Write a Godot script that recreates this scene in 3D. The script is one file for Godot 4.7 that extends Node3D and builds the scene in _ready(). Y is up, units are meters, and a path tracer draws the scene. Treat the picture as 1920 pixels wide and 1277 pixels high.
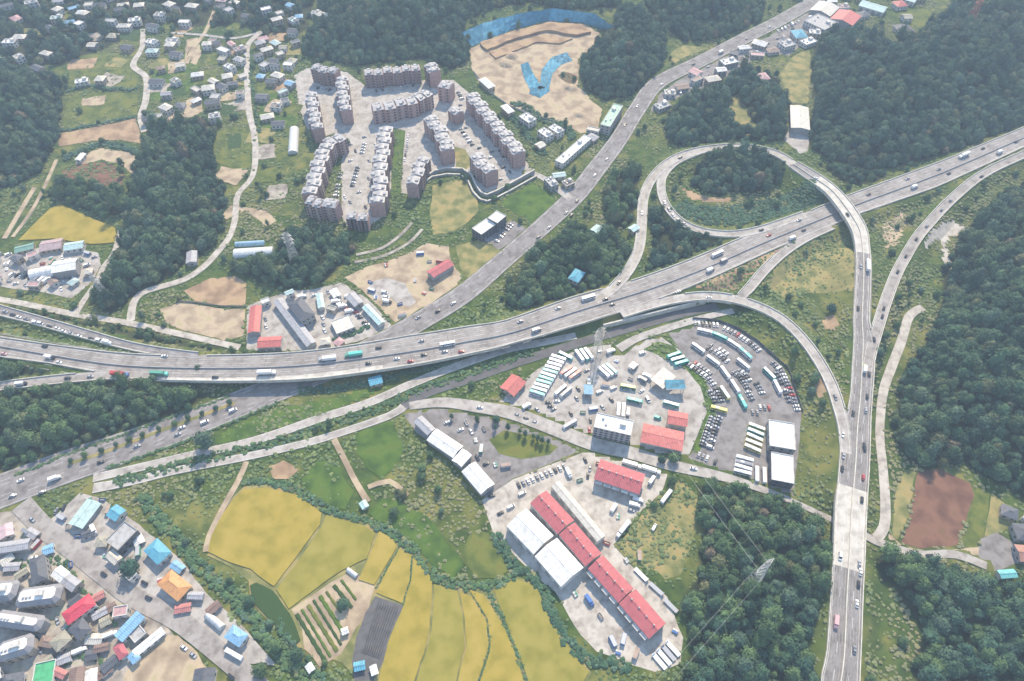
extends Node3D
# Motorway interchange, bus depot, rice terraces and apartment blocks seen from the air. Units are metres on the ground plan.

var M := {}
var T := {}
var roads := {}
var rng := RandomNumberGenerator.new()
var used := {}
var lot_y := {}
var parcel_n := 0

# ---------------------------------------------------------------- ground grid
const GX0 := -760.0
const GZ0 := -960.0
const ROAD_Y := 0.75   # roads at ground level lie on a low bed above the yards
const GS := 3.0
const GNX := 508
const GNZ := 322
var HG := PackedFloat32Array()
var BK := PackedByteArray()
const MS := 2.0
const MNX := 760
const MNZ := 480
var MK := PackedByteArray()   # 0 open land, 1 built or paved, 2 wood, 3 kept grass or crop

func _ready():
	rng.seed = 11
	setup_view()
	make_textures()
	make_materials()
	HG.resize(GNX * GNZ)
	BK.resize(GNX * GNZ)
	MK.resize(MNX * MNZ)
	define_roads()
	define_woods()
	shape_ground()
	build_parcels()
	build_ground()
	for k in road_order:
		build_road(k)
	make_plants()
	build_buildings()
	build_apartments()
	build_hamlets()
	build_vehicles()
	build_furniture()
	build_woods()
	build_scrub()

func setup_view():
	var cam := Camera3D.new()
	cam.name = "camera"
	cam.fov = 53.03
	cam.near = 1.0
	cam.far = 9000.0
	cam.position = Vector3(0, 390, 0)
	cam.rotation_degrees = Vector3(-52, 0, 0)
	cam.current = true
	add_child(cam)
	var sun := DirectionalLight3D.new()
	sun.name = "sun"
	sun.light_energy = 1.4
	sun.light_color = Color(1.0, 0.925, 0.815)
	sun.light_angular_distance = 1.2
	sun.shadow_enabled = true
	sun.directional_shadow_max_distance = 1500.0
	# the sun stands beyond the scene and a little to the right; shadows fall towards the viewer
	sun.look_at_from_position(Vector3.ZERO, Vector3(-0.2, -1.02, 1.0), Vector3.UP)
	add_child(sun)
	var env := Environment.new()
	env.background_mode = Environment.BG_SKY
	var sm := ProceduralSkyMaterial.new()
	sm.sky_top_color = Color(0.55, 0.67, 0.83)
	sm.sky_horizon_color = Color(0.89, 0.92, 0.95)
	sm.sky_curve = 0.18
	sm.ground_bottom_color = Color(0.36, 0.38, 0.34)
	sm.ground_horizon_color = Color(0.70, 0.75, 0.78)
	sm.sun_angle_max = 3.0
	var sky := Sky.new()
	sky.sky_material = sm
	env.sky = sky
	env.background_energy_multiplier = 1.08
	env.tonemap_mode = Environment.TONE_MAPPER_LINEAR
	env.tonemap_exposure = 1.74
	env.fog_enabled = true
	env.fog_density = 0.00025
	env.fog_light_color = Color(0.80, 0.89, 0.98)
	env.sdfgi_enabled = true
	env.ssao_enabled = true
	env.ssil_enabled = true
	var we := WorldEnvironment.new()
	we.name = "world_environment"
	we.environment = env
	add_child(we)

# ---------------------------------------------------------------- textures and materials
func noise_tex(key, freq, oct, stops, ntype = FastNoiseLite.TYPE_SIMPLEX_SMOOTH, size = 512):
	var n := FastNoiseLite.new()
	n.seed = hash(key) % 1000
	n.noise_type = ntype
	n.frequency = freq
	n.fractal_octaves = oct
	var g := Gradient.new()
	var offs := PackedFloat32Array()
	var cols := PackedColorArray()
	for s in stops:
		offs.append(s[0])
		cols.append(s[1])
	g.offsets = offs
	g.colors = cols
	var t := NoiseTexture2D.new()
	t.width = size
	t.height = size
	t.seamless = true
	t.noise = n
	t.color_ramp = g
	T[key] = t

func make_textures():
	noise_tex("mottle", 0.012, 5, [[0.15, Color(0.70, 0.70, 0.69)], [0.5, Color(0.88, 0.88, 0.87)], [0.85, Color(1, 1, 1)]])
	noise_tex("grain", 0.09, 3, [[0.1, Color(0.74, 0.74, 0.72)], [0.5, Color(0.90, 0.90, 0.89)], [0.9, Color(1, 1, 1)]])
	noise_tex("grassy", 0.012, 6, [[0.15, Color(0.66, 0.74, 0.56)], [0.45, Color(0.84, 0.88, 0.72)], [0.7, Color(1.0, 0.98, 0.84)], [0.9, Color(1.0, 0.93, 0.78)]])
	noise_tex("leafy", 0.07, 4, [[0.15, Color(0.40, 0.50, 0.34)], [0.5, Color(0.76, 0.82, 0.60)], [0.85, Color(1.0, 1.0, 0.82)]])
	noise_tex("rice", 0.012, 6, [[0.2, Color(0.86, 0.86, 0.74)], [0.45, Color(0.93, 0.92, 0.86)], [0.6, Color(0.97, 0.95, 0.9)], [0.8, Color(1.0, 0.97, 1.0)]])
	noise_tex("earth", 0.010, 6, [[0.15, Color(0.78, 0.75, 0.72)], [0.45, Color(0.90, 0.88, 0.85)], [0.65, Color(1.0, 0.98, 0.95)], [0.9, Color(0.92, 0.94, 0.84)]])
	noise_tex("stain", 0.008, 6, [[0.12, Color(0.86, 0.85, 0.84)], [0.42, Color(0.95, 0.945, 0.935)], [0.8, Color(1, 1, 1)]])
	noise_tex("spots", 0.016, 6, [[0.0, Color(0.80, 0.79, 0.78)], [0.28, Color(0.88, 0.875, 0.87)], [0.42, Color(0.95, 0.945, 0.94)], [0.6, Color(1, 1, 1)], [0.85, Color(0.96, 0.955, 0.945)]])
	var im := Image.create(64, 8, false, Image.FORMAT_RGB8)
	for x in 64:
		var v := 0.80 if x % 16 < 3 else (0.93 if x % 16 < 6 else 1.0)
		for y in 8:
			im.set_pixel(x, y, Color(v, v, v))
	T["rib"] = ImageTexture.create_from_image(im)

func mat(key, c, rough = 0.9, tex = "", scale = 0.03, tex2 = "", scale2 = 0.3, metal = 0.0):
	if M.has(key):
		return M[key]
	var m := StandardMaterial3D.new()
	m.resource_name = key
	m.albedo_color = Color(c[0], c[1], c[2]).linear_to_srgb()
	m.roughness = rough
	m.metallic = metal
	if tex != "":
		m.albedo_texture = T[tex]
		if tex == "rib":
			m.uv1_scale = Vector3(scale, scale, 1)
		else:
			m.uv1_triplanar = true
			m.uv1_world_triplanar = true
			m.uv1_scale = Vector3.ONE * scale
	if tex2 != "":
		m.detail_enabled = true
		m.detail_blend_mode = BaseMaterial3D.BLEND_MODE_MUL
		m.detail_albedo = T[tex2]
		m.detail_uv_layer = BaseMaterial3D.DETAIL_UV_2
		m.uv2_triplanar = true
		m.uv2_world_triplanar = true
		m.uv2_scale = Vector3.ONE * scale2
	M[key] = m
	return m

func make_materials():
	mat("ground", [1, 1, 1], 1.0, "grassy", 0.012, "leafy", 0.11)
	M.ground.vertex_color_use_as_albedo = true
	mat("asphalt_light", [0.345, 0.32, 0.30], 0.92, "stain", 0.013, "spots", 0.019)
	mat("asphalt", [0.25, 0.235, 0.23], 0.92, "stain", 0.017, "spots", 0.019)
	mat("asphalt_seam_shade", [0.15, 0.145, 0.15], 0.92, "stain", 0.02, "grain", 0.13)  # dark for sealed seams; on the underpass road it paints in shade
	mat("concrete", [0.425, 0.40, 0.37], 0.9, "stain", 0.015, "spots", 0.019)
	mat("concrete_pale", [0.49, 0.455, 0.405], 0.9, "stain", 0.02, "spots", 0.019)
	mat("concrete_deck", [0.68, 0.65, 0.60], 0.9, "stain", 0.03, "grain", 0.2)
	mat("barrier", [0.55, 0.53, 0.47], 0.85, "stain", 0.05)
	mat("paint", [0.72, 0.72, 0.70], 0.7, "spots", 0.11)
	mat("paint_yellow", [0.62, 0.46, 0.10], 0.7, "spots", 0.11)
	mat("earth_orange", [0.50, 0.36, 0.24], 1.0, "earth", 0.011, "grain", 0.12)
	mat("earth_tan", [0.56, 0.46, 0.345], 1.0, "earth", 0.011, "grain", 0.1)
	mat("earth_red", [0.25, 0.13, 0.088], 1.0, "earth", 0.011, "grain", 0.2)
	mat("earth_grey", [0.41, 0.385, 0.355], 1.0, "earth", 0.011, "spots", 0.019)
	mat("rice_gold", [0.42, 0.342, 0.06], 1.0, "rice", 0.011, "grain", 0.055)
	mat("rice_olive", [0.345, 0.315, 0.062], 1.0, "rice", 0.011, "grain", 0.055)
	mat("rice_yellow", [0.43, 0.35, 0.07], 1.0, "rice", 0.011, "grain", 0.055)
	mat("field_green", [0.15, 0.23, 0.065], 1.0, "grassy", 0.011, "leafy", 0.13)
	mat("field_dark", [0.075, 0.14, 0.05], 1.0, "leafy", 0.05, "grain", 0.15)
	mat("field_olive", [0.25, 0.25, 0.115], 1.0, "grassy", 0.011, "leafy", 0.1)
	mat("field_straw", [0.37, 0.32, 0.18], 1.0, "grassy", 0.011, "grain", 0.12)
	mat("mulch_black", [0.125, 0.124, 0.13], 0.7, "stain", 0.05, "grain", 0.2)
	mat("tarp_blue", [0.05, 0.29, 0.45], 0.7, "mottle", 0.03, "grain", 0.1)
	mat("net_teal", [0.12, 0.42, 0.34], 0.8, "mottle", 0.05)
	mat("wheel_track", [0.285, 0.267, 0.255], 0.9, "stain", 0.013, "spots", 0.05)
	mat("rust_roof", [0.40, 0.30, 0.24], 0.8, "stain", 0.06)
	mat("tyre", [0.02, 0.02, 0.02], 0.9)
	mat("glass_dark", [0.03, 0.04, 0.05], 0.15)
	mat("window_glass", [0.05, 0.06, 0.075], 0.2)
	mat("steel", [0.42, 0.43, 0.43], 0.6, "", 0.1, "", 0.1, 0.3)
	mat("steel_red", [0.50, 0.14, 0.10], 0.6)
	mat("bark", [0.09, 0.07, 0.05], 1.0)
	mat("brick", [0.55, 0.375, 0.345], 0.92, "stain", 0.06, "grain", 0.4)
	mat("brick_pale", [0.58, 0.46, 0.42], 0.92, "stain", 0.06, "grain", 0.4)
	mat("roof_zinc", [0.36, 0.36, 0.37], 0.55, "stain", 0.05)
	mat("roof_trough", [0.13, 0.13, 0.14], 0.8)
	mat("wall_white", [0.62, 0.61, 0.58], 0.85, "stain", 0.05)
	mat("wall_grey", [0.33, 0.33, 0.33], 0.85, "stain", 0.05)
	mat("wall_tan", [0.42, 0.36, 0.28], 0.85, "stain", 0.05)
	mat("wall_dark", [0.10, 0.105, 0.12], 0.7, "stain", 0.05)

# ---------------------------------------------------------------- names, labels
func numbered(n):
	if not used.has(n):
		used[n] = 0
		return n
	used[n] += 1
	return "%s_%03d" % [n, used[n]]

func tag(o, label = "", category = "", group = "", kind = ""):
	if label != "":
		o.set_meta("label", label)
	if category != "":
		o.set_meta("category", category)
	if group != "":
		o.set_meta("group", group)
	if kind != "":
		o.set_meta("kind", kind)
	return o

func base(called, at = Vector3.ZERO, turn = 0.0):
	var o := Node3D.new()
	o.name = numbered(called)
	add_child(o)
	o.position = at
	o.rotation.y = turn
	return o

func part(called, mesh, m, parent, at = Vector3.ZERO):
	var o := MeshInstance3D.new()
	o.mesh = mesh
	o.material_override = m
	if parent == self:
		o.name = numbered(called)
	else:
		o.name = called
	parent.add_child(o, true)
	o.position = at
	return o

func ordinal(n):
	var words := ["first", "second", "third", "fourth", "fifth", "sixth", "seventh", "eighth", "ninth", "tenth", "eleventh", "twelfth"]
	if n < 12:
		return words[n]
	var k: int = n + 1
	var tail := "th"
	if k % 100 < 11 or k % 100 > 13:
		tail = ["th", "st", "nd", "rd", "th", "th", "th", "th", "th", "th"][k % 10]
	return str(k) + tail

# ---------------------------------------------------------------- mesh helpers (corners run counter-clockwise seen from outside)
func begin():
	var st := SurfaceTool.new()
	st.begin(Mesh.PRIMITIVE_TRIANGLES)
	return st

func tri(st, a, b, c):
	var n: Vector3 = (b - a).cross(c - a).normalized()
	for p in [a, c, b]:
		st.set_normal(n)
		st.set_uv(Vector2.ZERO)
		st.add_vertex(p)

func quad(st, a, b, c, d, u = 0.0, v = 0.0):
	var n: Vector3 = (b - a).cross(c - a)
	if n.length_squared() < 1e-12:
		n = (c - a).cross(d - a)
	n = n.normalized()
	var ps := [a, c, b, a, d, c]
	var uv := [Vector2(0, 0), Vector2(u, v), Vector2(u, 0), Vector2(0, 0), Vector2(0, v), Vector2(u, v)]
	for i in 6:
		st.set_normal(n)
		st.set_uv(uv[i])
		st.add_vertex(ps[i])

func hexa(st, p):
	# p: four lower corners then four upper corners, both counter-clockwise seen from above
	quad(st, p[4], p[5], p[6], p[7])
	quad(st, p[3], p[2], p[1], p[0])
	for i in 4:
		var j := (i + 1) % 4
		quad(st, p[i], p[j], p[j + 4], p[i + 4])

func box(st, lo, hi, inset = 0.0):
	hexa(st, [Vector3(lo.x, lo.y, hi.z), Vector3(hi.x, lo.y, hi.z), Vector3(hi.x, lo.y, lo.z), Vector3(lo.x, lo.y, lo.z),
		Vector3(lo.x + inset, hi.y, hi.z - inset), Vector3(hi.x - inset, hi.y, hi.z - inset), Vector3(hi.x - inset, hi.y, lo.z + inset), Vector3(lo.x + inset, hi.y, lo.z + inset)])

func boxm(sx, sy, sz, y0 = 0.0, inset = 0.0):
	var st = begin()
	box(st, Vector3(-sx / 2, y0, -sz / 2), Vector3(sx / 2, y0 + sy, sz / 2), inset)
	return st.commit()

func bar(st, a, b, w):
	var d: Vector3 = (b - a).normalized()
	var s: Vector3 = d.cross(Vector3.UP if absf(d.y) < 0.9 else Vector3.RIGHT).normalized() * w / 2
	var t: Vector3 = s.cross(d).normalized() * w / 2
	var A := [a - s - t, a + s - t, a + s + t, a - s + t]
	var B := [b - s - t, b + s - t, b + s + t, b - s + t]
	for i in 4:
		var j := (i + 1) % 4
		quad(st, A[j], A[i], B[i], B[j])
	quad(st, A[0], A[1], A[2], A[3])
	quad(st, B[3], B[2], B[1], B[0])

func loft(st, rings):
	for i in rings.size() - 1:
		var a = rings[i]
		var b = rings[i + 1]
		for j in a.size():
			var k: int = (j + 1) % a.size()
			quad(st, a[j], b[j], b[k], a[k])
	var f = rings[0]
	for j in range(1, f.size() - 1):
		tri(st, f[0], f[j], f[j + 1])
	var l = rings[-1]
	for j in range(1, l.size() - 1):
		tri(st, l[0], l[j + 1], l[j])

func wheel_mesh(r, w):
	var st = begin()
	var ra := []
	var rb := []
	for i in 10:
		var a := TAU * i / 10.0
		ra.append(Vector3(cos(a) * r, sin(a) * r, -w / 2))
		rb.append(Vector3(cos(a) * r, sin(a) * r, w / 2))
	loft(st, [rb, ra])
	return st.commit()

func poly_of(flat):
	var p := PackedVector2Array()
	for i in range(0, flat.size(), 2):
		p.append(Vector2(flat[i], flat[i + 1]))
	return p

func rough_edge(p: PackedVector2Array, amp, step = 5.0):
	var n := FastNoiseLite.new()
	n.seed = 5
	n.frequency = 0.06
	var out := PackedVector2Array()
	for i in p.size():
		var a := p[i]
		var b := p[(i + 1) % p.size()]
		var k := maxi(1, int(a.distance_to(b) / step))
		for j in k:
			var q := a.lerp(b, float(j) / k)
			if amp > 0.0:
				q += Vector2(n.get_noise_2d(q.x, q.y), n.get_noise_2d(q.x + 500.0, q.y)) * amp
			out.append(q)
	return out

func sheet(p: PackedVector2Array, y):
	var st = begin()
	var idx := Geometry2D.triangulate_polygon(p)
	for i in range(0, idx.size(), 3):
		var a := p[idx[i]]
		var b := p[idx[i + 1]]
		var c := p[idx[i + 2]]
		if (b - a).cross(c - a) < 0.0:
			var s := b
			b = c
			c = s
		for q in [a, b, c]:
			st.set_normal(Vector3.UP)
			st.set_uv(Vector2.ZERO)
			st.add_vertex(Vector3(q.x, y, q.y))
	return st.commit()

func slab(p: PackedVector2Array, y0, y1, m_parent, called, m):
	# a sheet with sides, for crops and raised ground
	var st = begin()
	var idx := Geometry2D.triangulate_polygon(p)
	for i in range(0, idx.size(), 3):
		var a := p[idx[i]]
		var b := p[idx[i + 1]]
		var c := p[idx[i + 2]]
		if (b - a).cross(c - a) < 0.0:
			var s := b
			b = c
			c = s
		for q in [a, b, c]:
			st.set_normal(Vector3.UP)
			st.set_uv(Vector2.ZERO)
			st.add_vertex(Vector3(q.x, y1, q.y))
	var ccw := Geometry2D.is_polygon_clockwise(p)
	for i in p.size():
		var a := p[i]
		var b := p[(i + 1) % p.size()]
		if not ccw:
			var s := a
			a = b
			b = s
		quad(st, Vector3(a.x, y0, a.y), Vector3(b.x, y0, b.y), Vector3(b.x, y1, b.y), Vector3(a.x, y1, a.y))
	return part(called, st.commit(), m, m_parent)

# ---------------------------------------------------------------- ground height and land-use grid
func ground_y(x, z):
	var fx := clampf((x - GX0) / GS, 0, GNX - 1.001)
	var fz := clampf((z - GZ0) / GS, 0, GNZ - 1.001)
	var i := int(fx)
	var j := int(fz)
	fx -= i
	fz -= j
	var a := HG[j * GNX + i]
	var b := HG[j * GNX + i + 1]
	var c := HG[(j + 1) * GNX + i]
	var d := HG[(j + 1) * GNX + i + 1]
	return lerpf(lerpf(a, b, fx), lerpf(c, d, fx), fz)

func use_at(x, z):
	var i := int((x - GX0) / MS)
	var j := int((z - GZ0) / MS)
	if i < 0 or j < 0 or i >= MNX or j >= MNZ:
		return 1
	return MK[j * MNX + i]

func mark_poly(p: PackedVector2Array, v, pad = 0.0):
	var q := p
	if pad != 0.0:
		var o := Geometry2D.offset_polygon(p, pad)
		if o.size() > 0:
			q = o[0]
	var r := Rect2(q[0], Vector2.ZERO)
	for s in q:
		r = r.expand(s)
	for j in range(maxi(0, int((r.position.y - GZ0) / MS)), mini(MNZ, int((r.end.y - GZ0) / MS) + 1)):
		for i in range(maxi(0, int((r.position.x - GX0) / MS)), mini(MNX, int((r.end.x - GX0) / MS) + 1)):
			if Geometry2D.is_point_in_polygon(Vector2(GX0 + (i + 0.5) * MS, GZ0 + (j + 0.5) * MS), q):
				MK[j * MNX + i] = v

func edge_distance(pt: Vector2, p: PackedVector2Array):
	var best := 1e9
	for i in p.size():
		var c := Geometry2D.get_closest_point_to_segment(pt, p[i], p[(i + 1) % p.size()])
		best = minf(best, c.distance_squared_to(pt))
	return sqrt(best)

func shape_ground():
	var n := FastNoiseLite.new()
	n.seed = 3
	n.frequency = 0.012
	for w in woods:
		var p: PackedVector2Array = w.poly
		var r := Rect2(p[0], Vector2.ZERO)
		for s in p:
			r = r.expand(s)
		for j in range(maxi(0, int((r.position.y - GZ0) / GS)), mini(GNZ, int((r.end.y - GZ0) / GS) + 1)):
			for i in range(maxi(0, int((r.position.x - GX0) / GS)), mini(GNX, int((r.end.x - GX0) / GS) + 1)):
				var q := Vector2(GX0 + i * GS, GZ0 + j * GS)
				if Geometry2D.is_point_in_polygon(q, p):
					var d: float = edge_distance(q, p)
					HG[j * GNX + i] = w.hill * smoothstep(0.0, w.reach, d) * (0.8 + 0.5 * n.get_noise_2d(q.x, q.y))
		mark_poly(p, 2)
	# embankments: the ground rises to meet a road that stands above it, then is cut clear of every carriageway
	for k in road_order:
		var rd = roads[k]
		for i in rd.p.size():
			if rd.bank[i] < 0.5:
				continue
			var c: Vector3 = rd.p[i]
			var half: float = maxf(rd.wl[i], rd.wr[i]) + 0.6
			var reach: float = half + maxf(0.0, c.y) * 1.7 + 3.0
			stamp(c, half, reach, c.y - 0.35, 1.0 / 1.6, true)
	for k in road_order:
		var rd = roads[k]
		for i in rd.p.size():
			var c: Vector3 = rd.p[i]
			var half: float = maxf(rd.wl[i], rd.wr[i])
			stamp(c, half + 3.6, half + 12.0, c.y - 0.35, 0.8, false)
			var g := int(half / MS) + 2
			var ci := int((c.x - GX0) / MS)
			var cj := int((c.z - GZ0) / MS)
			if c.y > 3.0 and rd.bank[i] < 0.5:
				continue
			for dj in range(-g, g + 1):
				for di in range(-g, g + 1):
					if Vector2(di, dj).length() * MS < half + 1.4 and ci + di >= 0 and cj + dj >= 0 and ci + di < MNX and cj + dj < MNZ:
						MK[(cj + dj) * MNX + ci + di] = 1

func stamp(c, half, reach, y, slope, up):
	var g := int(reach / GS) + 1
	var ci := int((c.x - GX0) / GS)
	var cj := int((c.z - GZ0) / GS)
	for dj in range(-g, g + 1):
		for di in range(-g, g + 1):
			var i := ci + di
			var j := cj + dj
			if i < 0 or j < 0 or i >= GNX or j >= GNZ:
				continue
			var d := Vector2(GX0 + i * GS - c.x, GZ0 + j * GS - c.z).length()
			if d > reach:
				continue
			var e: float = maxf(0.0, d - half) * slope
			var at := j * GNX + i
			if up:
				if y - e > HG[at]:
					HG[at] = y - e
					BK[at] = 1
			else:
				HG[at] = minf(HG[at], y + e)

func build_ground():
	var na := FastNoiseLite.new()
	na.seed = 21
	na.frequency = 0.009
	na.fractal_octaves = 4
	var nb := FastNoiseLite.new()
	nb.seed = 22
	nb.frequency = 0.035
	nb.fractal_octaves = 3
	var xs := PackedFloat32Array([-4000, -2400, -1400, -950])
	for i in GNX:
		xs.append(GX0 + i * GS)
	xs.append_array(PackedFloat32Array([950, 1400, 2400, 4000]))
	var zs := PackedFloat32Array([-5000, -3000, -1800, -1200])
	for j in GNZ:
		zs.append(GZ0 + j * GS)
	zs.append_array(PackedFloat32Array([60, 200, 600, 2000]))
	var vs := PackedVector3Array()
	var ns := PackedVector3Array()
	var cs := PackedColorArray()
	var ix := PackedInt32Array()
	var nx := xs.size()
	var nz := zs.size()
	var green := Color(0.125, 0.175, 0.062)
	var olive := Color(0.215, 0.22, 0.11)
	var straw := Color(0.33, 0.29, 0.18)
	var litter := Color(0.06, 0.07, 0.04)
	for j in nz:
		for i in nx:
			var x := xs[i]
			var z := zs[j]
			var inner := i >= 4 and i < nx - 4 and j >= 4 and j < nz - 4
			var y := HG[(j - 4) * GNX + i - 4] if inner else 0.0
			vs.append(Vector3(x, y, z))
			var hx := 0.0
			var hz := 0.0
			if inner and i > 4 and i < nx - 5 and j > 4 and j < nz - 5:
				hx = (HG[(j - 4) * GNX + i - 3] - HG[(j - 4) * GNX + i - 5]) / (2.0 * GS)
				hz = (HG[(j - 3) * GNX + i - 4] - HG[(j - 5) * GNX + i - 4]) / (2.0 * GS)
			ns.append(Vector3(-hx, 1, -hz).normalized())
			var a := na.get_noise_2d(x, z)
			var b := nb.get_noise_2d(x, z)
			var c := green.lerp(olive, smoothstep(-0.25, 0.3, a + 0.5 * b))
			c = c.lerp(straw, smoothstep(0.08, 0.5, b + 0.6 * a))
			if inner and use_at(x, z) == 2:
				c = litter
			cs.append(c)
	for j in nz - 1:
		for i in nx - 1:
			var q := j * nx + i
			ix.append_array(PackedInt32Array([q, q + 1, q + nx, q + 1, q + nx + 1, q + nx]))
	var arr := []
	arr.resize(Mesh.ARRAY_MAX)
	arr[Mesh.ARRAY_VERTEX] = vs
	arr[Mesh.ARRAY_NORMAL] = ns
	arr[Mesh.ARRAY_COLOR] = cs
	arr[Mesh.ARRAY_INDEX] = ix
	var am := ArrayMesh.new()
	am.add_surface_from_arrays(Mesh.PRIMITIVE_TRIANGLES, arr)
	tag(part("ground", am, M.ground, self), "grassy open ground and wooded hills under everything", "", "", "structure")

# ---------------------------------------------------------------- roads
var road_order := []

func road(key, called, label, data, m, opt = {}):
	var c := []
	for i in range(0, data.size(), 6):
		c.append([data[i], data[i + 1], data[i + 2], data[i + 3], data[i + 4], data[i + 5]])
	var P := PackedVector3Array()
	var wl := PackedFloat32Array()
	var wr := PackedFloat32Array()
	var bk := PackedFloat32Array()
	for i in c.size() - 1:
		var p0 = c[maxi(0, i - 1)]
		var p1 = c[i]
		var p2 = c[i + 1]
		var p3 = c[mini(c.size() - 1, i + 2)]
		var length := Vector2(p2[0] - p1[0], p2[2] - p1[2]).length()
		var k := maxi(2, int(length / 5.0))
		for s in k + (1 if i == c.size() - 2 else 0):
			var t := float(s) / k
			var v := []
			for e in 6:
				if e < 3 and e != 1:
					v.append(0.5 * (2.0 * p1[e] + (p2[e] - p0[e]) * t + (2.0 * p0[e] - 5.0 * p1[e] + 4.0 * p2[e] - p3[e]) * t * t + (3.0 * p1[e] - p0[e] - 3.0 * p2[e] + p3[e]) * t * t * t))
				else:
					v.append(lerpf(p1[e], p2[e], t))
			P.append(Vector3(v[0], maxf(v[1], ROAD_Y), v[2]))
			wl.append(v[3])
			wr.append(v[4])
			bk.append(1.0 if v[5] > 0.5 else 0.0)
	roads[key] = {"p": P, "wl": wl, "wr": wr, "bank": bk, "m": m, "called": called, "label": label, "opt": opt, "extra": 0.004 * road_order.size()}
	road_order.append(key)

func side(P, i):
	var d: Vector3 = P[mini(i + 1, P.size() - 1)] - P[maxi(i - 1, 0)]
	d.y = 0
	d = d.normalized()
	return Vector3(d.z, 0, -d.x)   # to the left of travel

func ribbon(st, P, offa, offb, dy, i0 = 0, i1 = -1):
	# flat strip between two sideways offsets (arrays or numbers, left positive)
	var n: int = P.size() if i1 < 0 else i1
	for i in range(i0, n - 1):
		var s0: Vector3 = side(P, i)
		var s1: Vector3 = side(P, i + 1)
		var up := Vector3(0, dy, 0)
		var a0 = offa[i] if offa is PackedFloat32Array else offa
		var a1 = offa[i + 1] if offa is PackedFloat32Array else offa
		var b0 = offb[i] if offb is PackedFloat32Array else offb
		var b1 = offb[i + 1] if offb is PackedFloat32Array else offb
		quad(st, P[i] + s0 * b0 + up, P[i + 1] + s1 * b1 + up, P[i + 1] + s1 * a1 + up, P[i] + s0 * a0 + up)

func wall_strip(st, P, off, w, y0, y1, i0 = 0, i1 = -1):
	var n: int = P.size() if i1 < 0 else i1
	for i in range(i0, n - 1):
		var s0: Vector3 = side(P, i)
		var s1: Vector3 = side(P, i + 1)
		var o0 = off[i] if off is PackedFloat32Array else off
		var o1 = off[i + 1] if off is PackedFloat32Array else off
		var A: Vector3 = P[i] + s0 * (o0 + w / 2)
		var B: Vector3 = P[i] + s0 * (o0 - w / 2)
		var C: Vector3 = P[i + 1] + s1 * (o1 - w / 2)
		var D: Vector3 = P[i + 1] + s1 * (o1 + w / 2)
		var l := Vector3(0, y0, 0)
		var h := Vector3(0, y1, 0)
		quad(st, B + h, C + h, D + h, A + h)
		quad(st, B + l, C + l, C + h, B + h)
		quad(st, D + l, A + l, A + h, D + h)

func scaled(a: PackedFloat32Array, k, add):
	var o := PackedFloat32Array()
	for v in a:
		o.append(v * k + add)
	return o

func dashes(st, P, off, w, on, gap, dy, n0 = 0, n1 = -1):
	var last: int = P.size() - 1 if n1 < 0 else n1
	var run := 0.0
	for i in range(n0, last):
		var L: float = P[i].distance_to(P[i + 1])
		var t := 0.0
		while t < L:
			var phase := fmod(run + t, on + gap)
			if phase < on:
				var e := minf(L, t + on - phase)
				var o0 = off[i] if off is PackedFloat32Array else off
				var o1 = off[i + 1] if off is PackedFloat32Array else off
				var s: Vector3 = side(P, i)
				var s2: Vector3 = side(P, i + 1)
				var a: Vector3 = (P[i] + s * o0).lerp(P[i + 1] + s2 * o1, t / L) + Vector3(0, dy, 0)
				var b: Vector3 = (P[i] + s * o0).lerp(P[i + 1] + s2 * o1, e / L) + Vector3(0, dy, 0)
				quad(st, a - s * w / 2, b - s * w / 2, b + s * w / 2, a + s * w / 2)
				t = e + 0.001
			else:
				t += on + gap - phase
		run += L

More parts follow.
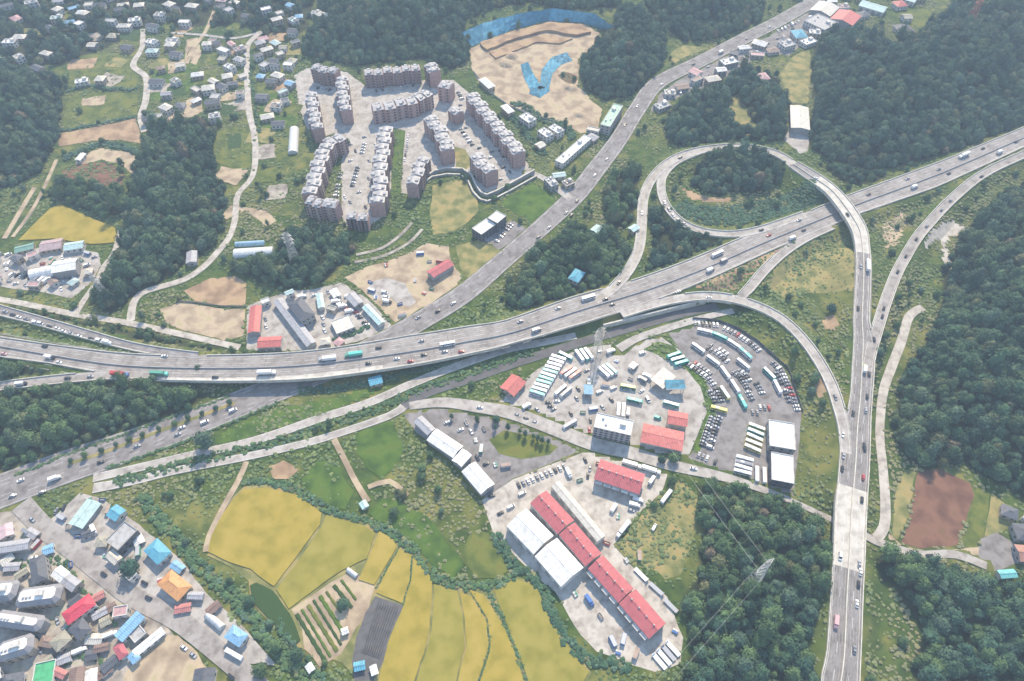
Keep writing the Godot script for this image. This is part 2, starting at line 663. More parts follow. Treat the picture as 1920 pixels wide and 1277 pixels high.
func build_road(key):
	var rd = roads[key]
	var o: Dictionary = rd.opt
	var P: PackedVector3Array = rd.p
	var up: float = rd.extra
	for i in P.size():
		P[i].y += up
	rd.p = P
	var root = base(rd.called)
	tag(root, rd.label, "", "", "structure")
	var wl: PackedFloat32Array = rd.wl
	var wr: PackedFloat32Array = rd.wr
	var st = begin()
	var deck = begin()
	for i in P.size() - 1:
		ribbon(deck if o.get("deck", false) and rd.bank[i] < 0.5 else st, P, wl, scaled(wr, -1, 0), 0.0, i, i + 2)
	part("carriageway", st.commit(), rd.m, root)
	if o.get("deck", false):
		part("bridge_deck", deck.commit(), M.concrete_deck, root)
	# the body of the road under its surface
	st = begin()
	for i in P.size() - 1:
		var s0: Vector3 = side(P, i)
		var s1: Vector3 = side(P, i + 1)
		var deep0 := 2.0 if rd.bank[i] < 0.5 else 0.9
		var lo := Vector3(0, -deep0, 0)
		var ti := Vector3(0, -0.003, 0)
		var A: Vector3 = P[i] + s0 * wl[i]
		var B: Vector3 = P[i] - s0 * wr[i]
		var C: Vector3 = P[i + 1] - s1 * wr[i + 1]
		var D: Vector3 = P[i + 1] + s1 * wl[i + 1]
		quad(st, B + lo, C + lo, C + ti, B + ti)
		quad(st, D + lo, A + lo, A + ti, D + ti)
		if rd.bank[i] < 0.5:
			quad(st, A + lo, D + lo, C + lo, B + lo)
	part("road_body", st.commit(), M.barrier, root)
	if o.get("barrier", false):
		for off in [scaled(wl, 1, -0.3), scaled(wr, -1, 0.3)]:
			st = begin()
			for i in P.size() - 1:
				if not joins(P[i] + side(P, i) * off[i], key) and not joins(P[i + 1] + side(P, i + 1) * off[i + 1], key):
					wall_strip(st, P, off, 0.5, 0.0, 0.9, i, i + 2)
			part("parapet", st.commit(), M.barrier, root)
	if o.has("median"):
		st = begin()
		wall_strip(st, P, o.get("median_at", 0.0), o.median, 0.0, o.get("mh", 0.9))
		part("median", st.commit(), M[o.get("mm", "barrier")], root)
	if o.has("lines"):
		st = begin()
		for off in o.lines:
			dashes(st, P, off, 0.15, 6.0, 9.0, 0.006)
		part("lane_line", st.commit(), M.paint, root)
	if o.has("tracks"):
		# asphalt polished darker by tyres
		st = begin()
		for c in o.tracks:
			for e in [-0.85, 0.85]:
				for i in P.size() - 1:
					if rd.bank[i] > 0.5 or not o.get("deck", false):
						ribbon(st, P, c + e + 0.32, c + e - 0.32, 0.0028, i, i + 2)
		part("wheel_track", st.commit(), M.wheel_track, root)
	if o.has("edge"):
		st = begin()
		dashes(st, P, scaled(wl, 1, -o.edge), 0.15, 1e6, 0.0, 0.006)
		dashes(st, P, scaled(wr, -1, o.edge), 0.15, 1e6, 0.0, 0.006)
		part("edge_line", st.commit(), M.paint, root)
	if o.has("centre"):
		st = begin()
		dashes(st, P, 0.0, 0.13, 1e6, 0.0, 0.006)
		part("centre_line", st.commit(), M.paint_yellow, root)
	if o.has("pale"):
		# a lane relaid in pale concrete
		st = begin()
		for i in P.size() - 1:
			if P[i].x > o.pale[2] and P[i + 1].x < o.pale[3]:
				ribbon(st, P, o.pale[0], o.pale[1], 0.0025, i, i + 2)
		part("relaid_lane", st.commit(), M.concrete_deck, root)
	# joints in the concrete surface: sealed seams across the carriageway
	if o.has("joints"):
		st = begin()
		var run := 0.0
		for i in P.size() - 1:
			run += P[i].distance_to(P[i + 1])
			if run > o.joints:
				run = 0.0
				var s: Vector3 = side(P, i)
				var f: Vector3 = (P[i + 1] - P[i]).normalized() * 0.12
				var u := Vector3(0, 0.003, 0)
				quad(st, P[i] - s * (wr[i] - 0.6) - f + u, P[i] - s * (wr[i] - 0.6) + f + u, P[i] + s * (wl[i] - 0.6) + f + u, P[i] + s * (wl[i] - 0.6) - f + u)
		part("joint_seam", st.commit(), M.asphalt_seam_shade, root)
	# piers where the road is a bridge
	var since := 1e9
	for i in P.size() - 1:
		since += P[i].distance_to(P[i + 1])
		if rd.bank[i] > 0.5:
			since = 18.0
			continue
		if since > 34.0:
			since = 0.0
			var s: Vector3 = side(P, i)
			for k in ([-0.5, 0.5] if wl[i] + wr[i] > 14.0 else [0.0]):
				var c: Vector3 = P[i] + s * (wl[i] if k > 0 else wr[i]) * k
				if on_road_below(c, key):
					continue
				var gy: float = ground_y(c.x, c.z)
				if c.y - 2.0 - gy < 1.5:
					continue
				var q = begin_pier(c.y - 2.0 - gy)
				part("pier", q, M.barrier, root, Vector3(c.x, gy, c.z)).rotation.y = atan2(-s.z, s.x)

func joins(c, key):
	for k in road_order:
		if k == key:
			continue
		var rd = roads[k]
		for i in rd.p.size():
			var d: Vector3 = rd.p[i] - c
			if absf(d.y) < 2.0 and d.x * d.x + d.z * d.z < pow(maxf(rd.wl[i], rd.wr[i]) + 0.2, 2.0):
				return true
	return false

func begin_pier(h):
	var st = begin()
	box(st, Vector3(-1.1, -1.0, -1.1), Vector3(1.1, h - 1.4, 1.1))
	hexa(st, [Vector3(-1.1, h - 1.4, 1.1), Vector3(1.1, h - 1.4, 1.1), Vector3(1.1, h - 1.4, -1.1), Vector3(-1.1, h - 1.4, -1.1), Vector3(-4, h, 1.1), Vector3(4, h, 1.1), Vector3(4, h, -1.1), Vector3(-4, h, -1.1)])
	return st.commit()

func on_road_below(c, key):
	for k in road_order:
		if k == key:
			continue
		var rd = roads[k]
		for i in rd.p.size():
			if rd.p[i].y < c.y - 2.5 and Vector2(rd.p[i].x - c.x, rd.p[i].z - c.z).length() < maxf(rd.wl[i], rd.wr[i]) + 2.0:
				return true
	return false

func on_road(key, x, z):
	# nearest place on a road: [height, heading]
	var rd = roads[key]
	var best := 1e18
	var res := [ROAD_Y, 0.0, 0.0, 0.0]
	var run := 0.0
	for i in rd.p.size() - 1:
		var a: Vector3 = rd.p[i]
		var b: Vector3 = rd.p[i + 1]
		var c := Geometry2D.get_closest_point_to_segment(Vector2(x, z), Vector2(a.x, a.z), Vector2(b.x, b.z))
		var d := c.distance_squared_to(Vector2(x, z))
		var L := Vector2(b.x - a.x, b.z - a.z).length()
		if d < best:
			best = d
			var t := c.distance_to(Vector2(a.x, a.z)) / maxf(L, 0.01)
			res = [lerpf(a.y, b.y, t), atan2(-(b.z - a.z), b.x - a.x), run + t * L, atan2(b.y - a.y, L)]
		run += L
	return res

func define_roads():
	road("highway", "highway", "wide grey multi-lane highway crossing the whole scene on embankment and viaduct", [-410.6,8,-301.6,8.8,8.6,1,-361,8,-293,7.8,8.8,1,-320.1,8,-285,9,6.7,1,-275.3,8,-277.2,10.5,7.7,1,-233.2,8,-274.5,10.9,10.6,0,-176.2,8,-274.5,12,11.2,0,-131,8,-278.1,12.7,12.3,0,-71.8,8,-288.3,14.8,12,0,-30.3,8,-297.7,13.9,11.1,0,0,7.5,-305.9,12.6,9.5,1,49.1,7,-326.9,14.2,12.4,1,100.8,6.5,-347.5,13.4,11.6,1,148.4,6,-370.2,13.7,10.5,1,206.5,5.5,-402.2,13.6,9.8,1,257.1,5,-428.8,12.6,10.2,1,288.8,5,-445.4,12.6,10.2,1,359.2,4.5,-478.9,13.1,12.1,1,401.6,4.5,-500.5,12.3,10.9,1,478.5,4,-542.3,11.1,9.7,1,539.7,4,-574.5,11.6,10.1,1], M.asphalt_light, {"barrier": true, "median": 0.7, "mm": "wall_grey", "mh": 1.0, "lines": [4.2, 7.8, 11.4, -4.2, -7.8, -11.4], "edge": 1.6, "joints": 60.0, "tracks": [2.3, 6.0, 9.6, -2.3, -6.0], "pale": [-8.0, -11.2, -246.0, -88.0]})
	road("overpass", "overpass_road", "grey two-way road on the right that bridges over the highway", [162.7,7,-62.5,9.7,9.7,1,168.3,7,-77.8,9.6,9.4,1,173.3,7,-89,8.9,8.4,1,185.2,7.5,-123.5,8.6,8.6,1,191.8,8,-141.9,8.9,8.6,0,202.7,8,-172.7,9.6,8.7,0,207.4,8,-184.8,9.4,8.5,1,214.3,8,-202.8,9.7,8.4,1,222.7,8,-226.6,10,8.4,1,227.2,8,-237.9,7.2,7.8,1,232.6,8.5,-252.2,6.4,7.7,1,240.2,9,-273.7,6.6,8.3,1,248.3,9,-297,6.5,8.3,1,253.4,9.5,-316.2,5.9,5.2,1,262.9,10,-344.3,5.7,5.3,1,271.4,11,-371.1,5.5,5.5,1,277.2,11.5,-394.1,5.8,5.8,0,279.7,12,-412.1,6.9,6.5,0,276.2,12,-438,7,7.4,0,270.9,11.5,-459,7.1,6.7,0,259.6,10.5,-478,6.7,7.9,1,248.7,10,-494.8,6,6,1], M.asphalt, {"barrier": true, "median": 0.6, "lines": [3.6, -3.6], "edge": 1.4, "deck": true, "tracks": [2.0, 5.2, -2.0, -5.2]})
	road("ramp_outer", "ramp", "long ramp sweeping round the wooded knoll and down to the highway", [248.7,10,-494.8,5,5,1,237.7,9.2,-511.1,4.5,4.5,1,213.6,8.6,-521.4,4.5,4.5,1,189.4,8.2,-521.1,4.5,4.5,1,164.3,7.8,-515.4,4.5,4.5,1,142.2,7.5,-502.6,4.5,4.5,1,123.7,7.2,-480.7,4.2,4.2,1,112.2,7,-454,4.2,4.2,1,106.5,7,-420.7,4.2,4.2,1,101.1,7,-392.7,4.2,4.2,1,90.9,7,-369.3,4.2,4.2,1,76.8,6.9,-349.8,4.2,4.2,1,61.7,6.9,-336.9,4,4,1], M.concrete, {"barrier": true, "centre": true, "edge": 1.2})
	road("ramp_inner", "ramp", "tight inner loop ramp round the wooded knoll", [170.2,7.8,-516.1,3.8,3.8,1,147,7.3,-502.1,3.8,3.8,1,132.4,7,-482.4,3.8,3.8,1,128.2,6.7,-461.3,3.8,3.8,1,130.9,6.5,-441,3.8,3.8,1,140.7,6.3,-422.8,3.8,3.8,1,156.6,6,-412.9,3.8,3.8,1,177.8,5.9,-409.9,3.8,3.8,1,200.5,5.7,-414.5,3.8,3.8,1,225,5.4,-425.1,3.8,3.8,1,245.2,5.2,-434.5,3.8,3.8,1], M.concrete, {"barrier": true, "edge": 1.2})
	road("ramp_east", "ramp", "straight pale ramp climbing to the right edge beside the dark wood", [243.2,9,-271.5,4,4,1,250.5,9,-287.5,4.2,4.2,1,259.8,9,-304.2,4.2,4.2,1,271.7,9,-325.2,4.2,4.2,1,284,8.5,-345.7,4.2,4.2,1,295.7,8,-363.8,4.2,4.2,1,309.6,7.5,-382.7,4.2,4.2,1,325.7,7,-403.1,4.2,4.2,1,340.6,6.5,-419.3,4.2,4.2,1,373.4,6,-451.7,4.2,4.2,1,415.6,5.5,-486.5,4.2,4.2,1,465.4,5,-515.2,4.2,4.2,1,517,5,-540.9,4.2,4.2,1], M.asphalt_light, {"barrier": true, "edge": 1.3})
	road("ramp_south", "ramp", "pale ramp curving round the bus depot to the right-hand road", [80.3,6.7,-324.1,4,4,1,103,6.5,-333.1,4,4,1,125,6.5,-339.4,4.2,4.2,1,148.2,6.6,-342,4.2,4.2,0,169.6,7,-337.4,4.2,4.2,1,188.7,7,-326.9,4.2,4.2,1,200.4,7,-314.2,4.2,4.2,1,208.6,7.5,-296.2,4.2,4.2,1,213.6,8,-276.7,4.2,4.2,1,215.8,8,-259,4.2,4.2,1,215.5,8,-242,4.2,4.2,1,214.4,8,-227.8,4,4,1,210.3,8,-208.4,3.5,3.5,1], M.concrete, {"barrier": true, "edge": 1.3})
	road("ramp_link", "ramp", "short link ramp beside the bare orange triangle", [263.3,5,-419.7,3.5,3.5,1,237.6,5.2,-405.6,4,4,1,216.3,5.5,-389.5,4,4,1,196.9,6,-370.2,4,4,1,180,6.6,-350.1,4,4,1,169.4,7,-338.4,3.5,3.5,1], M.asphalt_light, {"barrier": true, "edge": 1.2})
	road("ramp_west", "ramp", "slip road joining the highway from the lower left", [-372.3,7,-254,4,4,1,-345.8,7.5,-259.3,4,4,1,-331.4,7.6,-261.8,4,4,1,-303,8,-265.5,4,4,1,-271.5,8,-268.6,4,4,1,-244.1,8,-268.6,3,3,1], M.asphalt_light, {"barrier": true, "edge": 1.2})
	road("slip", "slip_road", "dark slip road with a queue of cars joining the highway from the upper left", [-410.5,3,-341.4,4.5,4.5,1,-380.5,4,-330,4.5,4.5,1,-352.2,5,-320.9,4,4,1,-324.4,6,-311.5,4,4,1,-297.4,7,-302.4,3.8,3.8,1,-271.3,7.8,-294.1,3.5,3.5,1,-246.9,8,-288.7,3.5,3.5,1,-219.6,8,-285,3,3,1], M.asphalt, {"barrier": true, "edge": 1.2, "lines": [0.0]})
	road("main", "main_road", "grey main road with a row of trees in its median, running under the viaduct", [-342.4,0.3,-172.7,13,13,1,-316.2,0.3,-186,13,13,1,-281.9,0.3,-203.1,13,13,1,-252.6,0.3,-215.7,12.5,12.5,1,-214.9,0.3,-233.6,11.5,11.5,1,-174.1,0.3,-255.4,11,11,1,-147.6,0.3,-268.6,10,10,1,-120.6,0.3,-284.6,9.5,9.5,1,-92.6,0.3,-303.7,9,9,1,-63.5,0.3,-326.4,9,9,1,-36.7,0.3,-349.8,9,9,1,-8.5,0.3,-383.3,8.5,8.5,1,17.6,0.3,-415.2,8.5,8.5,1,40.8,0.3,-444.7,9,9,1,58.2,0.3,-469,9,9,1,77,0.3,-502.1,9,9,1,100.3,0.3,-544.1,8.5,8.5,1,123.5,0.3,-593.5,8.5,8.5,1,150.7,0.3,-640.8,9,9,1,205,0.3,-684.8,9,9,1,260.3,0.3,-731.3,9,9,1,304.4,0.3,-766.8,9,9,1,360.9,0.3,-817.4,9,9,1,422.1,0.3,-872.3,9,9,1], M.asphalt, {"lines": [4.0, -4.0, 7.2, -7.2], "edge": 0.8})
	road("planted_median", "planted_median", "narrow planted median of the main road with yellowing grass", [-281.2,0.9,-204.7,1.3,1.3,1,-262.5,0.9,-212.7,1.3,1.3,1,-247.1,0.9,-220.4,1.3,1.3,1,-230.7,0.9,-228.8,1.3,1.3,1,-214.2,0.9,-236.9,1.3,1.3,1,-198,0.9,-245.2,1.3,1.3,1,-187.3,0.9,-250.7,1.2,1.2,1], M.field_straw, {})
	road("frontage", "frontage_road", "narrow concrete road running beside the highway above the hedge strip", [-262,0.3,-195,3,3,1,-233,0.3,-203.1,3,3,1,-204,0.3,-211.5,3,3,1,-166.4,0.3,-222,3.2,3.2,1,-127.7,0.3,-238.5,3.2,3.2,1,-96.3,0.3,-251.1,3.2,3.2,1,-70.6,0.3,-265.5,3.2,3.2,1,-43.8,0.3,-279.1,3.2,3.2,1,-20.8,0.3,-289.3,3.2,3.2,1,0,0.3,-297.4,3.2,3.2,1,23.1,0.3,-302.8,3,3,1,46.6,0.3,-308.7,3,3,1], M.concrete, {"edge": 0.5})
	road("lower", "lower_road", "narrow concrete road along the top of the rice terraces", [-259.4,0.3,-188.1,3.5,3.5,1,-236.3,0.3,-193.2,3,3,1,-210.9,0.3,-200.5,2.8,2.8,1,-164,0.3,-211.5,2.8,2.8,1,-124.9,0.3,-222.8,2.8,2.8,1,-81.8,0.3,-240.6,2.8,2.8,1,-72.9,0.3,-248.2,3,3,1], M.concrete, {"edge": 0.5})
	road("underpass", "underpass_road", "asphalt road below the highway wall, darkened by painted shade, leading to the underpass", [-72.9,0.3,-248.2,3.5,3.5,1,-56.6,0.3,-259.8,3.5,3.5,1,-29.6,0.3,-270.4,3.5,3.5,1,0,0.3,-283.2,3.5,3.5,1,30.5,0.3,-295,3.5,3.5,1,58,0.3,-305.7,3.5,3.5,1,90.3,0.3,-317.2,3.5,3.5,1,123.3,0.3,-328.5,3.5,3.5,1,154.7,0.3,-336.9,3.5,3.5,1], M.asphalt_seam_shade, {})  # embankment shade is put into the dark colour of this road
	road("depot_link", "concrete_road", "pale concrete road above the bus depot", [76.5,0.3,-296.5,3.5,3.5,1,88.9,0.3,-305.2,3,3,1,105.4,0.3,-312.6,3,3,1,130.2,0.3,-321.7,3,3,1,151.2,0.3,-328.5,2.5,2.5,1,166,0.3,-332.6,2.5,2.5,1], M.concrete, {})
	road("depot_road", "depot_road", "concrete road between bus depot and truck yard, passing under the bridge", [-69,0.3,-248.2,3,3,1,-57.6,0.3,-250.3,3.5,3.5,1,-44,0.3,-251.1,4,4,1,-21.5,0.3,-247.3,4.5,4.5,1,0,0.3,-242.7,5,5,1,26.3,0.3,-231.2,5,5,1,51.8,0.3,-219.6,5,5,1,77,0.3,-212.6,4.5,4.5,1,101.4,0.3,-203.9,4,4,1,133.9,0.3,-195.4,3,3,1,158.1,0.3,-186,2.2,2.2,1,175.6,0.3,-177.2,1.8,1.8,1,192.3,0.3,-167.6,1.8,1.8,1,203.4,0.3,-161.9,2,2,1,213.7,0.3,-154.7,2.5,2.5,1,235.8,0.3,-146.4,2.5,2.5,1,257.6,0.3,-146.4,2.5,2.5,1,273.2,0.3,-139.5,2.5,2.5,1], M.concrete, {})
	road("farm", "farm_road", "winding pale farm road between wood and allotments", [-282.4,0.3,-322.3,3,3,1,-286.3,0.3,-339.5,2.8,2.8,1,-283.7,0.3,-349.8,2.8,2.8,1,-273.4,0.3,-355.9,2.8,2.8,1,-255.3,0.3,-364.3,2.8,2.8,1,-243.5,0.3,-378.6,2.8,2.8,1,-236.7,0.3,-395.9,2.8,2.8,1,-232.2,0.3,-412,2.5,2.5,1,-232.6,0.3,-431.4,2.5,2.5,1,-236.7,0.3,-452.9,2.5,2.5,1,-238,0.3,-467.6,2.5,2.5,1,-231.5,0.3,-489.3,2.5,2.5,1,-236,0.3,-521.5,2.8,2.8,1,-245.1,0.3,-554.2,2.8,2.8,1,-260.6,0.3,-598,3,3,1,-282.7,0.3,-683.8,3,3,1,-288.8,0.3,-716.5,3,3,1,-280.7,0.3,-742.9,3,3,1], M.concrete_pale, {})
	road("bank_road", "farm_road", "pale concrete track along the top of the hedge bank by the highway", [-406.8,0.3,-347.1,2.5,2.5,1,-389.1,0.3,-343.8,2.5,2.5,1,-366.7,0.3,-339,2.5,2.5,1,-326.5,0.3,-329,2.5,2.5,1,-283.8,0.3,-320.7,2.5,2.5,1,-245.4,0.3,-311.1,2.5,2.5,1,-216,0.3,-303.2,2.5,2.5,1,-195.4,0.3,-297.9,2.5,2.5,1], M.concrete_pale, {})
	road("village", "village_lane", "white concrete lane kinking through the village fields", [-415.3,0.3,-748.8,2.5,2.5,1,-403.1,0.3,-708.7,2.8,2.8,1,-400.3,0.3,-673.3,3.2,3.2,1,-379,0.3,-649.7,3.2,3.2,1,-365.5,0.3,-607.3,3.2,3.2,1,-361.8,0.3,-581.8,3,3,1,-350,0.3,-555.8,2.5,2.5,1], M.concrete_pale, {})
	road("service", "service_road", "pale concrete service road curving down beside the right-hand embankment", [309.1,0.3,-335.8,3,3,1,296.1,0.3,-327.4,3.2,3.2,1,281.8,0.3,-303.7,3.2,3.2,1,266.3,0.3,-280,3.2,3.2,1,253.9,0.3,-259.8,3,3,1,244,0.3,-236.5,2.8,2.8,1,238.9,0.3,-221.2,2.8,2.8,1,234.3,0.3,-202,2.8,2.8,1,227.2,0.3,-176.1,3,3,1,221.7,0.3,-162.6,3,3,1,215.1,0.3,-156,3,3,1], M.concrete_pale, {})
	road("town", "town_street", "grey street running down through the village at lower left", [-299.4,0.3,-177.9,6,6,1,-279,0.3,-162.6,5.5,5.5,1,-255.5,0.3,-148.9,5.5,5.5,1,-231.1,0.3,-133.3,5,5,1,-212,0.3,-122,5,5,1,-186.4,0.3,-111.4,5.5,5.5,1,-168.7,0.3,-100.8,5,5,1,-143,0.3,-84.3,5,5,1,-120.1,0.3,-68.5,5,5,1], M.asphalt_light, {})
	road("path_a", "dirt_path", "orange dirt path dropping between the green plots", [-115.9,0.3,-222.8,2,2,1,-107.2,0.3,-208.8,1.8,1.8,1,-98.3,0.3,-193.9,1.8,1.8,1,-88,0.3,-178.9,2,2,1], M.earth_tan, {})
	road("path_b", "dirt_path", "dirt path curving round the top of the golden paddy", [-168.9,0.3,-206.5,1.8,1.8,1,-170.6,0.3,-193.9,1.8,1.8,1,-175.3,0.3,-176.1,1.8,1.8,1,-179.3,0.3,-157.6,1.5,1.5,1,-178.6,0.3,-147.9,1.5,1.5,1], M.earth_tan, {})
	road("path_c", "dirt_path", "faint dirt path looping below the green plot", [-89.3,0.3,-188.8,1.5,1.5,1,-76.5,0.3,-192.8,1.8,1.8,1,-64,0.3,-183.1,1.5,1.5,1], M.earth_tan, {})
	road("path_f", "dirt_path", "upper curved track on the slope below the apartments", [-125.1,0.3,-391.7,1.3,1.3,1,-105.8,0.3,-399,1.3,1.3,1,-92.2,0.3,-413.9,1.3,1.3,1,-83.9,0.3,-429.4,1.3,1.3,1], M.earth_grey, {})
	road("path_g", "dirt_path", "lower curved track on the slope below the apartments", [-125.2,0.3,-383.3,1.3,1.3,1,-102.7,0.3,-390.5,1.3,1.3,1,-84.3,0.3,-405.2,1.3,1.3,1,-74.4,0.3,-421.6,1.3,1.3,1], M.earth_grey, {})
	road("path_d", "dirt_path", "dirt track beside the golden field at the left edge", [-416.2,0.3,-410.2,2,2,1,-417.7,0.3,-440,2,2,1,-419.1,0.3,-474.7,2,2,1], M.earth_tan, {})
	road("path_e", "dirt_path", "grassy track along the green strip at the left edge", [-410.1,0.3,-412,1.5,1.5,1,-408.4,0.3,-444.7,1.5,1.5,1,-411.4,0.3,-479.8,1.5,1.5,1,-415.9,0.3,-513.7,1.5,1.5,1], M.earth_tan, {})
	road("left_link", "concrete_road", "pale concrete road beside the wood and the industrial yard", [-326.5,0.3,-329,3,3,1,-324.6,0.3,-344.9,2.2,2.2,1,-322.3,0.3,-361.4,2.2,2.2,1,-322.9,0.3,-378.6,2.2,2.2,1,-320.2,0.3,-393.5,2.2,2.2,1,-324.5,0.3,-420.3,2,2,1], M.concrete_pale, {})
	road("flats_road", "concrete_road", "access road from the apartment blocks to the junction", [12,0.3,-496.8,3,3,1,26.1,0.3,-489.3,3,3,1,39.7,0.3,-473.3,3.5,3.5,1,51.6,0.3,-459.1,4,4,1], M.concrete, {})
	road("hamlet_a", "village_lane", "tan lane climbing past houses at the upper left", [-344.8,0.3,-676.4,2,2,1,-346.7,0.3,-706.5,2.5,2.5,1,-343.4,0.3,-742.9,2,2,1,-346.3,0.3,-791.6,2,2,1], M.earth_tan, {})
	road("hamlet_b", "village_lane", "thin lane between the far gardens", [-280.7,0.3,-742.9,2.2,2.2,1,-307.1,0.3,-729,2,2,1,-344.5,0.3,-735.9,2,2,1,-381.5,0.3,-740.6,2,2,1], M.concrete, {})

# ---------------------------------------------------------------- land parcels
func parcel(called, label, m, flat, amp = 1.5, use = 1):
	var p: PackedVector2Array = rough_edge(poly_of(flat), amp)
	parcel_n += 1
	var y := 0.02 + 0.004 * parcel_n
	var o = part(called, sheet(p, y), m, self)
	tag(o, label, "", "", "structure")
	mark_poly(p, use)
	# the land under a parcel is level
	var r := Rect2(p[0], Vector2.ZERO)
	for s in p:
		r = r.expand(s)
	for j in range(maxi(0, int((r.position.y - GZ0) / GS) - 1), mini(GNZ, int((r.end.y - GZ0) / GS) + 2)):
		for i in range(maxi(0, int((r.position.x - GX0) / GS) - 1), mini(GNX, int((r.end.x - GX0) / GS) + 2)):
			var q := Vector2(GX0 + i * GS, GZ0 + j * GS)
			if HG[j * GNX + i] > 0.0 and BK[j * GNX + i] == 0 and (Geometry2D.is_point_in_polygon(q, p) or edge_distance(q, p) < 3.2):
				HG[j * GNX + i] = 0.0
	return y

func drape(called, label, m, flat, use = 0):
	# bare or mown ground lying on a slope
	var p: PackedVector2Array = rough_edge(poly_of(flat), 3.0)
	parcel_n += 1
	var lift := 0.05 + 0.004 * parcel_n
	mark_poly(p, use)
	var r := Rect2(p[0], Vector2.ZERO)
	for s in p:
		r = r.expand(s)
	var st = begin()
	for j in range(maxi(0, int((r.position.y - GZ0) / GS)), mini(GNZ - 1, int((r.end.y - GZ0) / GS) + 1)):
		for i in range(maxi(0, int((r.position.x - GX0) / GS)), mini(GNX - 1, int((r.end.x - GX0) / GS) + 1)):
			if Geometry2D.is_point_in_polygon(Vector2(GX0 + (i + 0.5) * GS, GZ0 + (j + 0.5) * GS), p):
				var c := []
				for e in [[0, 1], [1, 1], [1, 0], [0, 0]]:
					c.append(Vector3(GX0 + (i + e[0]) * GS, HG[(j + e[1]) * GNX + i + e[0]] + lift, GZ0 + (j + e[1]) * GS))
				tri(st, c[3], c[0], c[2])
				tri(st, c[2], c[0], c[1])
	tag(part(called, st.commit(), m, self), label, "", "", "structure")

func crop(called, label, m, flat, h = 0.7):
	var p: PackedVector2Array = rough_edge(poly_of(flat), 0.8)
	mark_poly(p, 3, 2.5)
	parcel_n += 1
	tag(slab(p, 0.0, h + 0.004 * (parcel_n % 30), self, called, m), label, "", "", "structure")

func tarp_slope(label, low, high, rise):
	# sheeting laid over a cut bank, with folds and overlapping edges
	var a: PackedVector2Array = poly_of(low)
	var b: PackedVector2Array = poly_of(high)
	var n := FastNoiseLite.new()
	n.seed = 77
	n.frequency = 0.09
	var rows := []
	for j in 7:
		var line := []
		for i in (a.size() - 1) * 8 + 1:
			var k: int = mini(i / 8, a.size() - 2)
			var t := (i - k * 8) / 8.0
			var p: Vector2 = a[k].lerp(a[k + 1], t).lerp(b[k].lerp(b[k + 1], t), j / 6.0)
			line.append(Vector3(p.x, 0.35 + rise * j / 6.0 + 0.9 * n.get_noise_2d(p.x * 2.0, p.y), p.y))
		rows.append(line)
	var root = base("tarpaulin")
	tag(root, label, "tarpaulin", "blue tarpaulins of the construction site")
	# one sheet per strip of the slope, each lapping over the next
	for s in a.size() - 1:
		var st = begin()
		for j in 6:
			for i in range(s * 8, s * 8 + 8):
				quad(st, rows[j][i], rows[j][i + 1], rows[j + 1][i + 1], rows[j + 1][i])
		part("sheet", st.commit(), M["tarp_blue"] if s % 2 == 0 else M.tarp_blue_faded, root)
	# the earth bank under the sheets
	var st = begin()
	for i in rows[6].size() - 1:
		var p: Vector3 = rows[6][i]
		var q: Vector3 = rows[6][i + 1]
		quad(st, Vector3(q.x, -0.5, q.z - 6.0), Vector3(p.x, -0.5, p.z - 6.0), p - Vector3(0, 0.1, 0), q - Vector3(0, 0.1, 0))
	part("earth_bank", st.commit(), M.earth_orange, root)

func bench(label, flat, h):
	var p: PackedVector2Array = rough_edge(poly_of(flat), 2.5)
	tag(slab(p, 0.0, h, self, "earth_bench", M.earth_orange), label, "", "", "structure")

func heap(label, x, z, r):
	var n := FastNoiseLite.new()
	n.seed = int(x)
	n.frequency = 0.12
	var rings := []
	var st = begin()
	for j in 6:
		var ring := []
		for i in 18:
			var t := TAU * i / 18.0
			var rr: float = r * (1.0 - j / 5.5) * (1.0 + 0.3 * n.get_noise_2d(cos(t) * 9.0 + j, sin(t) * 9.0))
			ring.append(Vector3(cos(t) * rr, (r * 0.42) * sin(j / 5.0 * PI / 2) - 0.2, -sin(t) * rr))
		rings.append(ring)
	for j in 5:
		for i in 18:
			var k := (i + 1) % 18
			quad(st, rings[j][i], rings[j][k], rings[j + 1][k], rings[j + 1][i])
	for i in range(1, 17):
		tri(st, rings[5][0], rings[5][i], rings[5][i + 1])
	tag(part("spoil_heap", st.commit(), M.earth_tan, self, Vector3(x, 0, z)), label, "earth heap", "spoil heaps")

